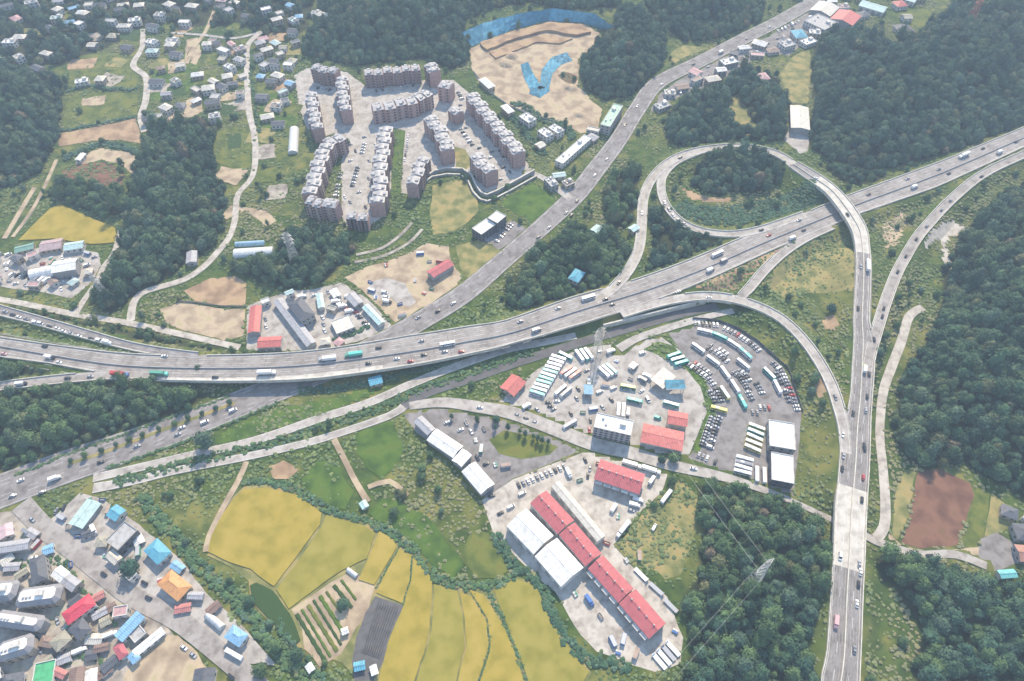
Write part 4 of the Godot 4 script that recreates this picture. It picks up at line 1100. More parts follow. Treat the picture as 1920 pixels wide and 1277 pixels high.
func ball(st, c, r, squash, n, seed_):
	# a lumpy clump of foliage: an icosahedron split once, its points pushed in and out
	var t := (1.0 + sqrt(5.0)) / 2.0
	var v := []
	for p in [[-1, t, 0], [1, t, 0], [-1, -t, 0], [1, -t, 0], [0, -1, t], [0, 1, t], [0, -1, -t], [0, 1, -t], [t, 0, -1], [t, 0, 1], [-t, 0, -1], [-t, 0, 1]]:
		v.append(Vector3(p[0], p[1], p[2]).normalized())
	var f := [[0, 11, 5], [0, 5, 1], [0, 1, 7], [0, 7, 10], [0, 10, 11], [1, 5, 9], [5, 11, 4], [11, 10, 2], [10, 7, 6], [7, 1, 8], [3, 9, 4], [3, 4, 2], [3, 2, 6], [3, 6, 8], [3, 8, 9], [4, 9, 5], [2, 4, 11], [6, 2, 10], [8, 6, 7], [9, 8, 1]]
	var push := func(q: Vector3):
		var k: float = 1.0 + 0.42 * n.get_noise_3d(q.x * 1.3 + seed_ * 7.0, q.y * 1.3, q.z * 1.3)
		return c + Vector3(q.x, q.y * squash, q.z) * r * k
	for e in f:
		var a: Vector3 = v[e[0]]
		var b: Vector3 = v[e[1]]
		var d: Vector3 = v[e[2]]
		var ab := (a + b).normalized()
		var bd := (b + d).normalized()
		var da := (d + a).normalized()
		for q in [[a, ab, da], [ab, b, bd], [da, bd, d], [ab, bd, da]]:
			tri(st, push.call(q[0]), push.call(q[1]), push.call(q[2]))

func crown_mesh(seed_, tall):
	var r := RandomNumberGenerator.new()
	r.seed = seed_
	var n := FastNoiseLite.new()
	n.seed = seed_
	n.frequency = 1.1
	var st = begin()
	# the crown is about 1 wide and starts a little above the ground; it is scaled for each tree
	var k := 16 if tall < 1.6 else 12
	ball(st, Vector3(0, 0.52 * tall, 0), 0.30, 1.0 * tall, n, 1.0)
	for i in k:
		var a := TAU * i / k * 2.4 + r.randf() * 0.7
		var up := r.randf()
		var d := (0.30 - 0.16 * up) * r.randf_range(0.7, 1.15)
		if tall >= 1.6:
			d *= 0.7
		ball(st, Vector3(cos(a) * d, (0.30 + 0.48 * up) * tall, sin(a) * d), r.randf_range(0.10, 0.20), 0.85 * lerpf(1.0, tall, 0.4), n, i + 2.0)
	# sprays of leaves standing out of the clumps
	for i in 280:
		var a := r.randf() * TAU
		var e := r.randf_range(-0.5, 1.0) * PI / 2.0
		var dir := Vector3(cos(a) * cos(e), sin(e), sin(a) * cos(e))
		var at := Vector3(0, 0.54 * tall, 0) + dir * Vector3(0.47, 0.40 * tall, 0.47) * r.randf_range(0.82, 1.08)
		var s := r.randf_range(0.035, 0.085)
		var u := Vector3(r.randfn(), r.randfn(), r.randfn()).normalized() * s
		var w := dir.cross(u).normalized() * s
		tri(st, at - u * 0.6 - w * 0.5, at + u, at - u * 0.3 + w)
	return st.commit()

func bush_mesh(seed_):
	var r := RandomNumberGenerator.new()
	r.seed = seed_
	var n := FastNoiseLite.new()
	n.seed = seed_
	n.frequency = 1.3
	var st = begin()
	for i in 4:
		var a := TAU * i / 4.0 + r.randf()
		var d := r.randf_range(0.12, 0.34)
		ball(st, Vector3(cos(a) * d, 0.22 + 0.14 * r.randf(), sin(a) * d), r.randf_range(0.22, 0.36), 0.8, n, i * 3.0)
	for i in 40:
		var a := r.randf() * TAU
		var e := r.randf_range(0.0, 1.0) * PI / 2.0
		var dir := Vector3(cos(a) * cos(e), sin(e), sin(a) * cos(e))
		var at := dir * Vector3(0.55, 0.55, 0.55) * r.randf_range(0.8, 1.1)
		var s := r.randf_range(0.08, 0.16)
		var u := Vector3(r.randfn(), r.randfn(), r.randfn()).normalized() * s
		var w := dir.cross(u).normalized() * s
		tri(st, at - u * 0.6 - w * 0.5, at + u, at - u * 0.3 + w)
	return st.commit()

func make_plants():
	mat("leaves", [1, 1, 1], 0.95)
	M.leaves.vertex_color_use_as_albedo = true
	for i in 8:
		crowns.append(crown_mesh(100 + i, [1.0, 1.15, 0.95, 1.3, 1.1, 1.9, 0.8, 1.05][i]))
	for i in 4:
		bushes.append(bush_mesh(300 + i))
	var st = begin()
	var ra := []
	var rb := []
	for i in 7:
		var a := -TAU * i / 7.0
		ra.append(Vector3(cos(a) * 0.032, -0.06, sin(a) * 0.032))
		rb.append(Vector3(cos(a) * 0.018, 0.5, sin(a) * 0.018))
	loft(st, [ra, rb])
	for i in 3:
		var a := TAU * i / 3.0
		bar(st, Vector3(0, 0.3, 0), Vector3(cos(a) * 0.2, 0.52, sin(a) * 0.2), 0.018)
	trunk_mesh = st.commit()
	for i in 10:
		var c: Color = leaf_tone(i % 3)
		mat("crown_tone_%d" % i, [c.r, c.g, c.b], 0.95)

func leaf_tone(kind):
	# broad-leaf greens as they grow: dark oak, blue-green pine, lighter chestnut and a few yellowing trees
	var c: Color
	if kind == 0:
		c = Color(0.024, 0.068, 0.044).lerp(Color(0.062, 0.125, 0.066), rng.randf())
	elif kind == 1:
		c = Color(0.024, 0.070, 0.040).lerp(Color(0.066, 0.130, 0.060), rng.randf())
	else:
		c = Color(0.034, 0.086, 0.036).lerp(Color(0.092, 0.158, 0.058), rng.randf())
	if rng.randf() < 0.07:
		c = c.lerp(Color(0.19, 0.18, 0.08), rng.randf_range(0.3, 0.8))
	if rng.randf() < 0.12:
		c = c.lerp(Color(0.085, 0.15, 0.10), 0.7)
	c = c * rng.randf_range(0.85, 1.22)
	return c

func swarm(parent, called, meshes, xf, cols):
	# xf and cols: one array for each mesh
	for k in meshes.size():
		if xf[k].is_empty():
			continue
		var mm := MultiMesh.new()
		mm.transform_format = MultiMesh.TRANSFORM_3D
		mm.use_colors = true
		mm.mesh = meshes[k]
		mm.instance_count = xf[k].size()
		for i in xf[k].size():
			mm.set_instance_transform(i, xf[k][i])
			mm.set_instance_color(i, cols[k][i])
		var o := MultiMeshInstance3D.new()
		o.multimesh = mm
		o.material_override = M.leaves
		o.name = called
		parent.add_child(o, true)

func in_view(x, z):
	return z < -50.0 and absf(x) < 0.66 * absf(z) + 235.0

func single_tree(called, label, group, x, z, w, kind, tone, y = -1.0):
	var gy: float = ground_y(x, z) if y < 0.0 else y
	var t = base(called, Vector3(x, gy, z), rng.randf() * TAU)
	tag(t, label, "tree", group)
	var tr = part("trunk", trunk_mesh, M.bark, t)
	tr.scale = Vector3(w * 1.3, w * 1.1, w * 1.3)
	var cr = part("crown", crowns[kind], M["crown_tone_%d" % tone], t)
	cr.scale = Vector3(w, w, w)
	return t

func build_woods():
	var quota := {2: 150, 3: 145}
	var n_stand := FastNoiseLite.new()
	n_stand.seed = 91
	n_stand.frequency = 0.02
	n_stand.fractal_octaves = 3
	for wi in woods.size():
		var w = woods[wi]
		var p: PackedVector2Array = w.poly
		var r := Rect2(p[0], Vector2.ZERO)
		for s in p:
			r = r.expand(s)
		var xf := []
		var cols := []
		for k in crowns.size():
			xf.append([])
			cols.append([])
		var step := 5.3
		var spots := []
		for j in int(r.size.y / step) + 1:
			for i in int(r.size.x / step) + 1:
				var x := r.position.x + (i + 0.5 * (j % 2) + rng.randf_range(-0.38, 0.38)) * step
				var z := r.position.y + (j + rng.randf_range(-0.38, 0.38)) * step
				if not in_view(x, z) or rng.randf() > w.dens:
					continue
				if use_at(x, z) != 2 or not Geometry2D.is_point_in_polygon(Vector2(x, z), p):
					continue
				spots.append(Vector3(x, 0, z))
		if w.single:
			spots.sort_custom(func(a, b): return a.z > b.z)
		for s in spots:
			var width := lerpf(5.6, 12.4, pow(rng.randf(), 1.4)) * (0.6 if w.reach < 11.0 else 1.0)
			if rng.randf() < 0.14:
				width *= 0.65
			var crowd := false
			for e in [[1, 0], [-1, 0], [0, 1], [0, -1], [0, 1.6]]:
				crowd = crowd or use_at(s.x + e[0] * width * 0.38, s.z + e[1] * width * 0.38) == 1
			if crowd:
				width *= 0.6
			var kind := rng.randi() % 8
			if kind == 5 and rng.randf() < 0.5:
				kind = 3
			if w.single and quota[wi] > 0 and absf(s.x) < 0.6 * absf(s.z) + 215.0:
				quota[wi] -= 1
				single_tree("broadleaf_tree", "green tree in the " + w.label, "single trees of the " + w.label, s.x, s.z, width, kind, rng.randi() % 10)
				continue
			var b := Basis(Vector3.UP, rng.randf() * TAU).scaled(Vector3(width, width * rng.randf_range(0.85, 1.25), width))
			xf[kind].append(Transform3D(b, Vector3(s.x, ground_y(s.x, s.z) - 0.1 * width, s.z)))
			# stands of one species: lighter chestnut here, darker pine there
			var stand := n_stand.get_noise_2d(s.x, s.z)
			var tone: Color = leaf_tone(w.tone)
			if stand > 0.12:
				tone = tone.lerp(Color(0.105, 0.150, 0.068), clampf((stand - 0.12) * 2.2, 0.0, 0.7))
			elif stand < -0.2:
				tone = tone * 0.82
			if rng.randf() < 0.006:
				tone = Color(0.17, 0.14, 0.09)
			cols[kind].append(tone)
		var o = base("wood")
		tag(o, w.label, "wood", "", "stuff")
		swarm(o, "trees", crowns, xf, cols)

func build_scrub():
	# shrubs and tall weeds on all the open land
	var n := FastNoiseLite.new()
	n.seed = 41
	n.frequency = 0.016
	n.fractal_octaves = 4
	var n2 := FastNoiseLite.new()
	n2.seed = 42
	n2.frequency = 0.006
	var xf := [[], [], [], []]
	var cols := [[], [], [], []]
	var tf := []
	var tc := []
	for k in crowns.size():
		tf.append([])
		tc.append([])
	var step := 2.4
	for j in int(900.0 / step):
		for i in int(1500.0 / step):
			var x := -750.0 + (i + rng.randf()) * step
			var z := -945.0 + (j + rng.randf()) * step
			var here = use_at(x, z)
			if not in_view(x, z) or not (here == 0 or here == 4 and rng.randf() < 0.22):
				continue
			var a := n.get_noise_2d(x, z)
			var c := n2.get_noise_2d(x, z)
			var cover := smoothstep(-0.22, 0.22, a + 0.15)
			if rng.randf() > 0.30 + 0.62 * cover:
				continue
			var s := rng.randf_range(0.9, 2.0) + 2.2 * cover * rng.randf() * rng.randf()
			var col := Color(0.075, 0.125, 0.045).lerp(Color(0.195, 0.235, 0.085), rng.randf() * (0.6 + 0.4 * rng.randf()))
			col = col.lerp(Color(0.235, 0.215, 0.115), clampf(c * 1.6 + 0.1 + rng.randf_range(-0.25, 0.25), 0.0, 0.75))
			if cover > 0.7 and rng.randf() < 0.018:
				var kind := rng.randi() % 8
				var w := rng.randf_range(3.6, 7.0)
				tf[kind].append(Transform3D(Basis(Vector3.UP, rng.randf() * TAU).scaled(Vector3(w, w, w)), Vector3(x, ground_y(x, z) - 0.05 * w, z)))
				tc[kind].append(leaf_tone(2))
				continue
			var k := rng.randi() % 4
			xf[k].append(Transform3D(Basis(Vector3.UP, rng.randf() * TAU).scaled(Vector3(s, s * rng.randf_range(0.4, 0.8), s)), Vector3(x, ground_y(x, z) - 0.06, z)))
			cols[k].append(col)
	var o = base("scrub")
	tag(o, "mixed shrubs and tall weeds covering the banks and verges", "shrubs", "", "stuff")
	swarm(o, "shrubs", bushes, xf, cols)
	var t = base("scattered_saplings")
	tag(t, "young trees standing scattered among the shrubs and verges", "trees", "", "stuff")
	swarm(t, "trees", crowns, tf, tc)

func hedge(label, flat, size, width, tone = 2, gap = 1.3):
	var xf := [[], [], [], []]
	var cols := [[], [], [], []]
	var p: PackedVector2Array = poly_of(flat)
	for i in p.size() - 1:
		var k := int(p[i].distance_to(p[i + 1]) / gap) + 1
		for j in k:
			var q := p[i].lerp(p[i + 1], (j + rng.randf()) / k)
			var d: Vector2 = (p[i + 1] - p[i]).normalized().orthogonal() * rng.randf_range(-0.5, 0.5) * width
			q += d
			var s: float = size * rng.randf_range(0.7, 1.25)
			var b := rng.randi() % 4
			xf[b].append(Transform3D(Basis(Vector3.UP, rng.randf() * TAU).scaled(Vector3(s, s * 0.9, s)), Vector3(q.x, ground_y(q.x, q.y) - 0.05, q.y)))
			cols[b].append(leaf_tone(tone))
	var o = base("hedge")
	tag(o, label, "hedge", "", "stuff")
	swarm(o, "shrubs", bushes, xf, cols)

# ---------------------------------------------------------------- buildings
func roof_mat(c):
	var key := "roof_%d_%d_%d" % [int(c[0] * 100), int(c[1] * 100), int(c[2] * 100)]
	mat(key, c, 0.65, "rib", 0.25, "spots", 0.035)
	return M[key]

var win_mesh := {}
var sites := []

func window_mesh(w, h):
	var key := "%.1f_%.1f" % [w, h]
	if not win_mesh.has(key):
		var st = begin()
		box(st, Vector3(-w / 2, 0, -0.08), Vector3(w / 2, h, 0.06))
		win_mesh[key] = st.commit()
	return win_mesh[key]

func windows(house, L, W, H, floors, gap = 3.2, w = 1.6, h = 1.4, sides = [1, 1, 1, 1]):
	# panes in rows on the four walls; each is let into the wall and stands a little proud
	var t = house.get_node("wall")
	var fh = H / floors
	for f in floors:
		var y = f * fh + fh * 0.36
		for s in 4:
			if not sides[s]:
				continue
			var run: float = L if s < 2 else W
			var n := int((run - 1.0) / gap)
			for i in n:
				var u := (i + 0.5) * run / n - run / 2.0
				var o = part("window", window_mesh(w, minf(h, fh * 0.5)), M.window_glass, t)
				if s == 0:
					o.position = Vector3(u, y, W / 2)
				elif s == 1:
					o.position = Vector3(u, y, -W / 2)
					o.rotation.y = PI
				elif s == 2:
					o.position = Vector3(L / 2, y, u)
					o.rotation.y = PI / 2
				else:
					o.position = Vector3(-L / 2, y, u)
					o.rotation.y = -PI / 2

func site(called, q):
	# q: [x, z, length, width, turn, height]
	var t = base(called, Vector3(q[0], maxf(0.0, ground_y(q[0], q[1])) + 0.02, q[1]), q[4])
	var c := cos(q[4])
	var s := sin(q[4])
	var p := PackedVector2Array()
	for e in [[-1, -1], [1, -1], [1, 1], [-1, 1]]:
		var lx: float = e[0] * (q[2] / 2 + 2.6)
		var lz: float = e[1] * (q[3] / 2 + 2.6)
		p.append(Vector2(q[0] + lx * c + lz * s, q[1] - lx * s + lz * c))
	mark_poly(p, 1)
	sites.append([q[0], q[1], 0.45 * sqrt(q[2] * q[2] + q[3] * q[3])])
	return t

func gable(called, label, cat, q, roof, wall, opt = {}):
	var t = site(called, q)
	tag(t, label, cat, opt.get("group", ""))
	var L: float = q[2]
	var W: float = q[3]
	var H: float = q[5]
	var rise: float = opt.get("rise", minf(W * 0.16, 2.6))
	var he := H - rise * 0.5
	var st = begin()
	box(st, Vector3(-L / 2, -0.5, -W / 2), Vector3(L / 2, he, W / 2))
	for s in [-1.0, 1.0]:
		var a := Vector3(s * L / 2, he, W / 2)
		var b := Vector3(s * L / 2, he, -W / 2)
		var c := Vector3(s * L / 2, he + rise, 0)
		if s > 0:
			tri(st, a, b, c)
		else:
			tri(st, b, a, c)
	part("wall", st.commit(), wall, t)
	var ov: float = opt.get("over", 0.5)
	for s in [1.0, -1.0]:
		st = begin()
		var e := rise * ov / (W / 2)
		var A := Vector3(-L / 2 - ov, he - e + 0.05, s * (W / 2 + ov))
		var B := Vector3(L / 2 + ov, he - e + 0.05, s * (W / 2 + ov))
		var C := Vector3(L / 2 + ov, he + rise + 0.05, 0)
		var D := Vector3(-L / 2 - ov, he + rise + 0.05, 0)
		var u := Vector3(0, 0.14, 0)
		if s > 0:
			quad(st, A + u, B + u, C + u, D + u, L, W / 2)
			quad(st, A, B, B + u, A + u)
			quad(st, B, C, C + u, B + u)
			quad(st, D, A, A + u, D + u)
			quad(st, D, C, B, A)
		else:
			quad(st, B + u, A + u, D + u, C + u, L, W / 2)
			quad(st, B, A, A + u, B + u)
			quad(st, C, B, B + u, C + u)
			quad(st, A, D, D + u, A + u)
			quad(st, C, D, A, B)
		part("roof_slope", st.commit(), roof, t)
	st = begin()
	box(st, Vector3(-L / 2 - ov, he + rise + 0.17, -0.28), Vector3(L / 2 + ov, he + rise + 0.29, 0.28))
	part("ridge_cap", st.commit(), roof, t)
	if opt.get("doors", 0) > 0:
		var n: int = opt.doors
		for i in n:
			var u := (i + 0.5) * L / n - L / 2
			part("shutter_door", window_mesh(4.0, minf(4.2, he * 0.7)), M.wall_grey, t, Vector3(u, 0, W / 2 + 0.03))
			if opt.has("awning"):
				st = begin()
				box(st, Vector3(-2.2, 0, 0), Vector3(2.2, 0.15, 2.0))
				part("awning", st.commit(), M.wall_white, t, Vector3(u, he * 0.75, W / 2 + 0.02))
	else:
		windows(t, L, W, he, opt.get("floors", 1), opt.get("gap", 3.4))
		part("door", window_mesh(1.1, 2.1), M.wall_grey, t, Vector3(L * 0.28, 0, W / 2 + 0.04))
	if opt.has("vents"):
		for i in opt.vents:
			var v = part("roof_vent", boxm(0.9, 0.9, 0.9, 0.0, 0.15), M.steel, t)
			v.position = Vector3((i + 0.5) * L / opt.vents - L / 2, he + rise + 0.25, 0.0)
	return t

func hip(called, label, cat, q, roof, wall, opt = {}):
	var t = site(called, q)
	tag(t, label, cat, opt.get("group", ""))
	var L: float = q[2]
	var W: float = q[3]
	var H: float = q[5]
	var rise: float = opt.get("rise", W * 0.22)
	var he := H - rise * 0.4
	part("wall", boxm(L, he + 0.5, W, -0.5), wall, t)
	var ov := 0.7
	var l := L / 2 + ov
	var w := W / 2 + ov
	var k := maxf(0.2, L / 2 - W / 2)
	var st = begin()
	var A := Vector3(-l, he, w)
	var B := Vector3(l, he, w)
	var C := Vector3(l, he, -w)
	var D := Vector3(-l, he, -w)
	var E := Vector3(-k, he + rise, 0)
	var F := Vector3(k, he + rise, 0)
	quad(st, A, B, F, E, L, W / 2)
	quad(st, C, D, E, F, L, W / 2)
	tri(st, B, C, F)
	tri(st, D, A, E)
	quad(st, D, C, B, A)
	part("roof", st.commit(), roof, t)
	st = begin()
	bar(st, E, F, 0.35)
	part("ridge_cap", st.commit(), roof, t)
	windows(t, L, W, he, opt.get("floors", 1), 3.0)
	part("door", window_mesh(1.1, 2.1), M.wall_grey, t, Vector3(L * 0.2, 0, W / 2 + 0.04))
	if opt.get("chimney", false):
		part("chimney", boxm(0.8, 1.6, 0.8), M.brick, t, Vector3(L * 0.2, he + rise * 0.5, -W * 0.12))
	return t

func flat(called, label, cat, q, roof, wall, opt = {}):
	var t = site(called, q)
	tag(t, label, cat, opt.get("group", ""))
	var L: float = q[2]
	var W: float = q[3]
	var H: float = q[5]
	var ph := 0.7
	part("wall", boxm(L, H - ph + 0.5, W, -0.5), wall, t)
	var st = begin()
	box(st, Vector3(-L / 2 + 0.3, H - ph, -W / 2 + 0.3), Vector3(L / 2 - 0.3, H - ph + 0.12, W / 2 - 0.3))
	part("roof_deck", st.commit(), roof, t)
	st = begin()
	var y0 := H - ph
	box(st, Vector3(-L / 2 - 0.03, y0, W / 2 - 0.3), Vector3(L / 2 + 0.03, H, W / 2 + 0.03))
	box(st, Vector3(-L / 2 - 0.03, y0, -W / 2 - 0.03), Vector3(L / 2 + 0.03, H, -W / 2 + 0.3))
	box(st, Vector3(-L / 2 - 0.03, y0, -W / 2 + 0.3), Vector3(-L / 2 + 0.3, H, W / 2 - 0.3))
	box(st, Vector3(L / 2 - 0.3, y0, -W / 2 + 0.3), Vector3(L / 2 + 0.03, H, W / 2 - 0.3))
	part("parapet", st.commit(), opt.get("trim", M.wall_white), t)
	if L > 9.0 and W > 7.0 and not opt.get("bare", false):
		part("stair_house", boxm(minf(4.0, L * 0.3), 2.4, minf(3.4, W * 0.35), H - ph + 0.12), M.wall_white, t, Vector3(L * 0.24, 0, -W * 0.12))
		part("cooling_unit", boxm(1.6, 1.1, 1.2, H - ph + 0.12, 0.08), M.steel, t, Vector3(-L * 0.2, 0, W * 0.16))
		part("water_tank", boxm(1.8, 1.5, 1.8, H - ph + 0.12, 0.2), M.tarp_blue if opt.get("tank", false) else M.steel, t, Vector3(-L * 0.3, 0, -W * 0.2))
	windows(t, L, W, H - ph, opt.get("floors", maxi(1, int(H / 3.2))), opt.get("gap", 3.2), opt.get("ww", 1.7))
	part("door", window_mesh(1.6, 2.2), M.wall_grey, t, Vector3(-L * 0.22, 0, W / 2 + 0.04))
	return t

func mansard(called, label, q, wall, opt = {}):
	# a block of flats with a sloping metal skirt round a flat white roof
	var t = site(called, q)
	tag(t, label, "apartment house", "villa blocks of the lower left village")
	var L: float = q[2]
	var W: float = q[3]
	var H: float = q[5]
	var c := minf(2.2, W * 0.25)
	var ring := func(l, w, y, cc):
		return [Vector3(-l + cc, y, w), Vector3(l - cc, y, w), Vector3(l, y, w - cc), Vector3(l, y, -w + cc), Vector3(l - cc, y, -w), Vector3(-l + cc, y, -w), Vector3(-l, y, -w + cc), Vector3(-l, y, w - cc)]
	var st = begin()
	var loops := [ring.call(L / 2, W / 2, -0.5, c), ring.call(L / 2, W / 2, H - 2.6, c)]
	oct_shell(st, loops, true)
	part("wall", st.commit(), wall, t)
	st = begin()
	oct_shell(st, [ring.call(L / 2 + 0.5, W / 2 + 0.5, H - 2.6, c), ring.call(L / 2 + 0.5, W / 2 + 0.5, H - 2.3, c), ring.call(L / 2 - 1.8, W / 2 - 1.8, H, c * 0.6)], false)
	part("roof_skirt", st.commit(), roof_mat([0.33, 0.33, 0.35]), t)
	st = begin()
	oct_shell(st, [ring.call(L / 2 - 1.85, W / 2 - 1.85, H - 0.05, c * 0.6), ring.call(L / 2 - 1.85, W / 2 - 1.85, H + 0.1, c * 0.6)], true)
	part("roof_deck", st.commit(), M.roof_white, t)
	part("stair_house", boxm(4.2, 2.2, 3.0, H + 0.1), M.wall_white, t, Vector3(L * 0.08, 0, 0))
	for i in 3:
		part("cooling_unit", boxm(1.1, 0.9, 0.9, H + 0.1, 0.06), M.steel, t, Vector3(-L * 0.3 + i * 1.8, 0, W * 0.12))
	windows(t, L - 2 * c, W, H - 2.6, 3, 3.4, 1.8, 1.4, [1, 1, 0, 0])
	return t

func oct_shell(st, loops, cap):
	for i in loops.size() - 1:
		for j in 8:
			var k := (j + 1) % 8
			quad(st, loops[i][j], loops[i][k], loops[i + 1][k], loops[i + 1][j])
	if cap:
		var l = loops[-1]
		for j in range(1, 7):
			tri(st, l[0], l[j], l[j + 1])

func barrel(called, label, q, m, opt = {}):
	# tunnel greenhouse or curved-roof shed
	var t = site(called, q)
	tag(t, label, "greenhouse", opt.get("group", ""))
	var L: float = q[2]
	var W: float = q[3]
	var H: float = q[5]
	var st = begin()
	var n := 9
	for i in n:
		var a := PI * i / n
		var b := PI * (i + 1) / n
		var p := Vector3(-L / 2, sin(a) * H, cos(a) * W / 2)
		var r := Vector3(-L / 2, sin(b) * H, cos(b) * W / 2)
		quad(st, p, p + Vector3(L, 0, 0), r + Vector3(L, 0, 0), r)
	part("cover", st.commit(), m, t)
	for s in [-1.0, 1.0]:
		st = begin()
		for i in n:
			var a := PI * i / n
			var b := PI * (i + 1) / n
			var p := Vector3(s * L / 2, sin(a) * H, cos(a) * W / 2)
			var r := Vector3(s * L / 2, sin(b) * H, cos(b) * W / 2)
			var c := Vector3(s * L / 2, 0, 0)
			if s > 0:
				tri(st, c, r, p)
			else:
				tri(st, c, p, r)
		part("end_panel", st.commit(), m, t)
	for i in int(L / 4.0) + 1:
		st = begin()
		for j in n:
			var a := PI * j / n
			var b := PI * (j + 1) / n
			bar(st, Vector3(0, sin(a) * (H + 0.04), cos(a) * (W / 2 + 0.04)), Vector3(0, sin(b) * (H + 0.04), cos(b) * (W / 2 + 0.04)), 0.1)
		part("hoop", st.commit(), M.steel, t, Vector3(-L / 2 + i * L / int(L / 4.0), 0, 0))
	return t

func canopy(called, label, q, m):
	var t = site(called, q)
	tag(t, label, "canopy")
	var L: float = q[2]
	var W: float = q[3]
	var H: float = q[5]
	var st = begin()
	hexa(st, [Vector3(-L / 2, H - 0.5, W / 2), Vector3(L / 2, H - 0.5, W / 2), Vector3(L / 2, H - 0.2, -W / 2), Vector3(-L / 2, H - 0.2, -W / 2), Vector3(-L / 2, H - 0.25, W / 2), Vector3(L / 2, H - 0.25, W / 2), Vector3(L / 2, H + 0.05, -W / 2), Vector3(-L / 2, H + 0.05, -W / 2)])
	part("roof", st.commit(), m, t)
	st = begin()
	box(st, Vector3(-L / 2 - 0.05, H - 0.75, W / 2 + 0.02), Vector3(L / 2 + 0.05, H - 0.15, W / 2 + 0.2))
	part("fascia", st.commit(), M.wall_white, t)
	for e in [[-1, -1], [1, -1], [1, 1], [-1, 1]]:
		part("post", boxm(0.35, H - 0.4, 0.35), M.steel, t, Vector3(e[0] * (L / 2 - 0.8), 0, e[1] * (W / 2 - 0.8)))
	return t

func build_buildings():
	mat("roof_white", [0.74, 0.74, 0.72], 0.7, "stain", 0.06)
	mat("roof_cream", [0.62, 0.59, 0.52], 0.7, "stain", 0.06)
	mat("roof_grey", [0.40, 0.40, 0.40], 0.75, "stain", 0.06)
	mat("green_deck", [0.07, 0.38, 0.17], 0.8, "stain", 0.06)
	mat("film", [0.66, 0.68, 0.68], 0.35, "stain", 0.1)
	var red = roof_mat([0.49, 0.125, 0.135])
	var red2 = roof_mat([0.56, 0.16, 0.14])
	var white = roof_mat([0.80, 0.80, 0.78])
	var cream = roof_mat([0.62, 0.59, 0.52])
	var grey = roof_mat([0.42, 0.42, 0.44])
	var dark = roof_mat([0.10, 0.11, 0.13])
	var blue = roof_mat([0.12, 0.40, 0.54])
	var sky_blue = roof_mat([0.24, 0.46, 0.66])
	var teal = roof_mat([0.48, 0.66, 0.64])
	var orange = roof_mat([0.66, 0.33, 0.13])
	var brown = roof_mat([0.24, 0.16, 0.13])
	var olive = roof_mat([0.36, 0.34, 0.26])
	# truck yard
	gable("warehouse", "short red-roofed warehouse nearest the bus depot", "warehouse", [66.3,-192.9,27.7,13.6,-0.369,8], red, M.wall_grey, {"doors": 5, "awning": true, "vents": 6})
	gable("warehouse", "northernmost red-roofed hall of the diagonal row of four", "warehouse", [23.8,-169.8,24.4,12.7,-0.882,8], red, M.wall_white, {"doors": 3, "vents": 4, "over": 0.2})
	gable("warehouse", "second red-roofed hall of the diagonal row, touching the white halls", "warehouse", [39.3,-150,23.2,11.9,-0.923,8], red, M.wall_white, {"doors": 3, "vents": 4, "over": 0.2})
	gable("warehouse", "third red-roofed hall of the diagonal row, beside the blue truck", "warehouse", [55.1,-130.2,23.8,11.4,-0.883,8], red, M.wall_grey, {"doors": 4, "vents": 4, "over": 0.3, "awning": true})
	gable("warehouse", "last red-roofed hall at the bottom of the diagonal row", "warehouse", [70.6,-111.3,22.7,12.2,-0.914,8], red, M.wall_grey, {"doors": 4, "vents": 4, "over": 0.3, "awning": true})
	gable("warehouse", "upper of the two white gabled halls", "warehouse", [10.5,-158.1,22.7,15.9,-0.826,8], white, M.wall_white, {"doors": 3, "over": 0.2})
	gable("warehouse", "lower of the two white gabled halls", "warehouse", [26.7,-139.7,22.3,16.8,-0.880,8], white, M.wall_white, {"doors": 3, "over": 0.2})
	gable("annex", "long narrow cream lean-to beside the red halls", "annex", [39.3,-171.3,43.2,5.9,-0.943,6], cream, M.wall_white, {"doors": 6, "over": 0.2, "rise": 0.8})
	gable("shed", "small grey shed at the head of the shed row", "shed", [-56.9,-230.2,13.4,6.2,-0.796,6], grey, M.wall_grey, {"doors": 2})
	gable("shed", "long white and grey gabled shed in the row", "shed", [-43,-217.2,21,9.5,-0.627,6], white, M.wall_grey, {"doors": 4})
	gable("shed", "short white shed in the middle of the row", "shed", [-31.6,-206.7,9.6,7,0.925,6], white, M.wall_grey, {"doors": 2})
	gable("shed", "white shed at the lower end of the shed row", "shed", [-21,-192.9,18.9,10,-0.890,6], white, M.wall_grey, {"doors": 3})
	# bus depot
	flat("office_building", "white flat-roofed depot office with grey walls", "office", [65.4,-227.6,24,11.2,-0.264,12], M.roof_white, M.wall_grey, {"floors": 4, "gap": 3.0})
	gable("depot_hall", "larger red-roofed hall beside the white depot office", "hall", [96.9,-221.5,25.7,13.6,-0.262,6], red2, M.wall_white, {"doors": 6, "rise": 1.0})
	gable("depot_hall", "small red-roofed hall behind the larger one", "hall", [108.5,-234.9,11.9,9.6,-0.220,7], red2, M.wall_tan, {"doors": 2, "rise": 1.2})
	canopy("canopy", "tan canopy behind the bright blue roof in the depot", [103.6,-267.7,14.6,10.9,0.760,6], M.roof_cream)
	canopy("canopy", "bright blue canopy at the bus wash", [110.7,-261.6,13.4,7.4,0.022,7], M.tarp_blue)
	canopy("canopy", "light blue filling-station canopy among the parked buses", [51.7,-258.8,7.8,6.1,1.517,5], sky_blue)
	flat("warehouse", "upper white box hall at the right of the parking lot", "warehouse", [173.3,-222.2,19.8,16.1,1.373,8], M.roof_white, M.wall_grey, {"bare": true, "floors": 2, "gap": 4.5})
	flat("warehouse", "lower white box hall at the right of the parking lot", "warehouse", [167.9,-198.7,19.7,13.5,1.356,8], M.roof_white, M.wall_dark, {"bare": true, "floors": 2, "gap": 4.5})
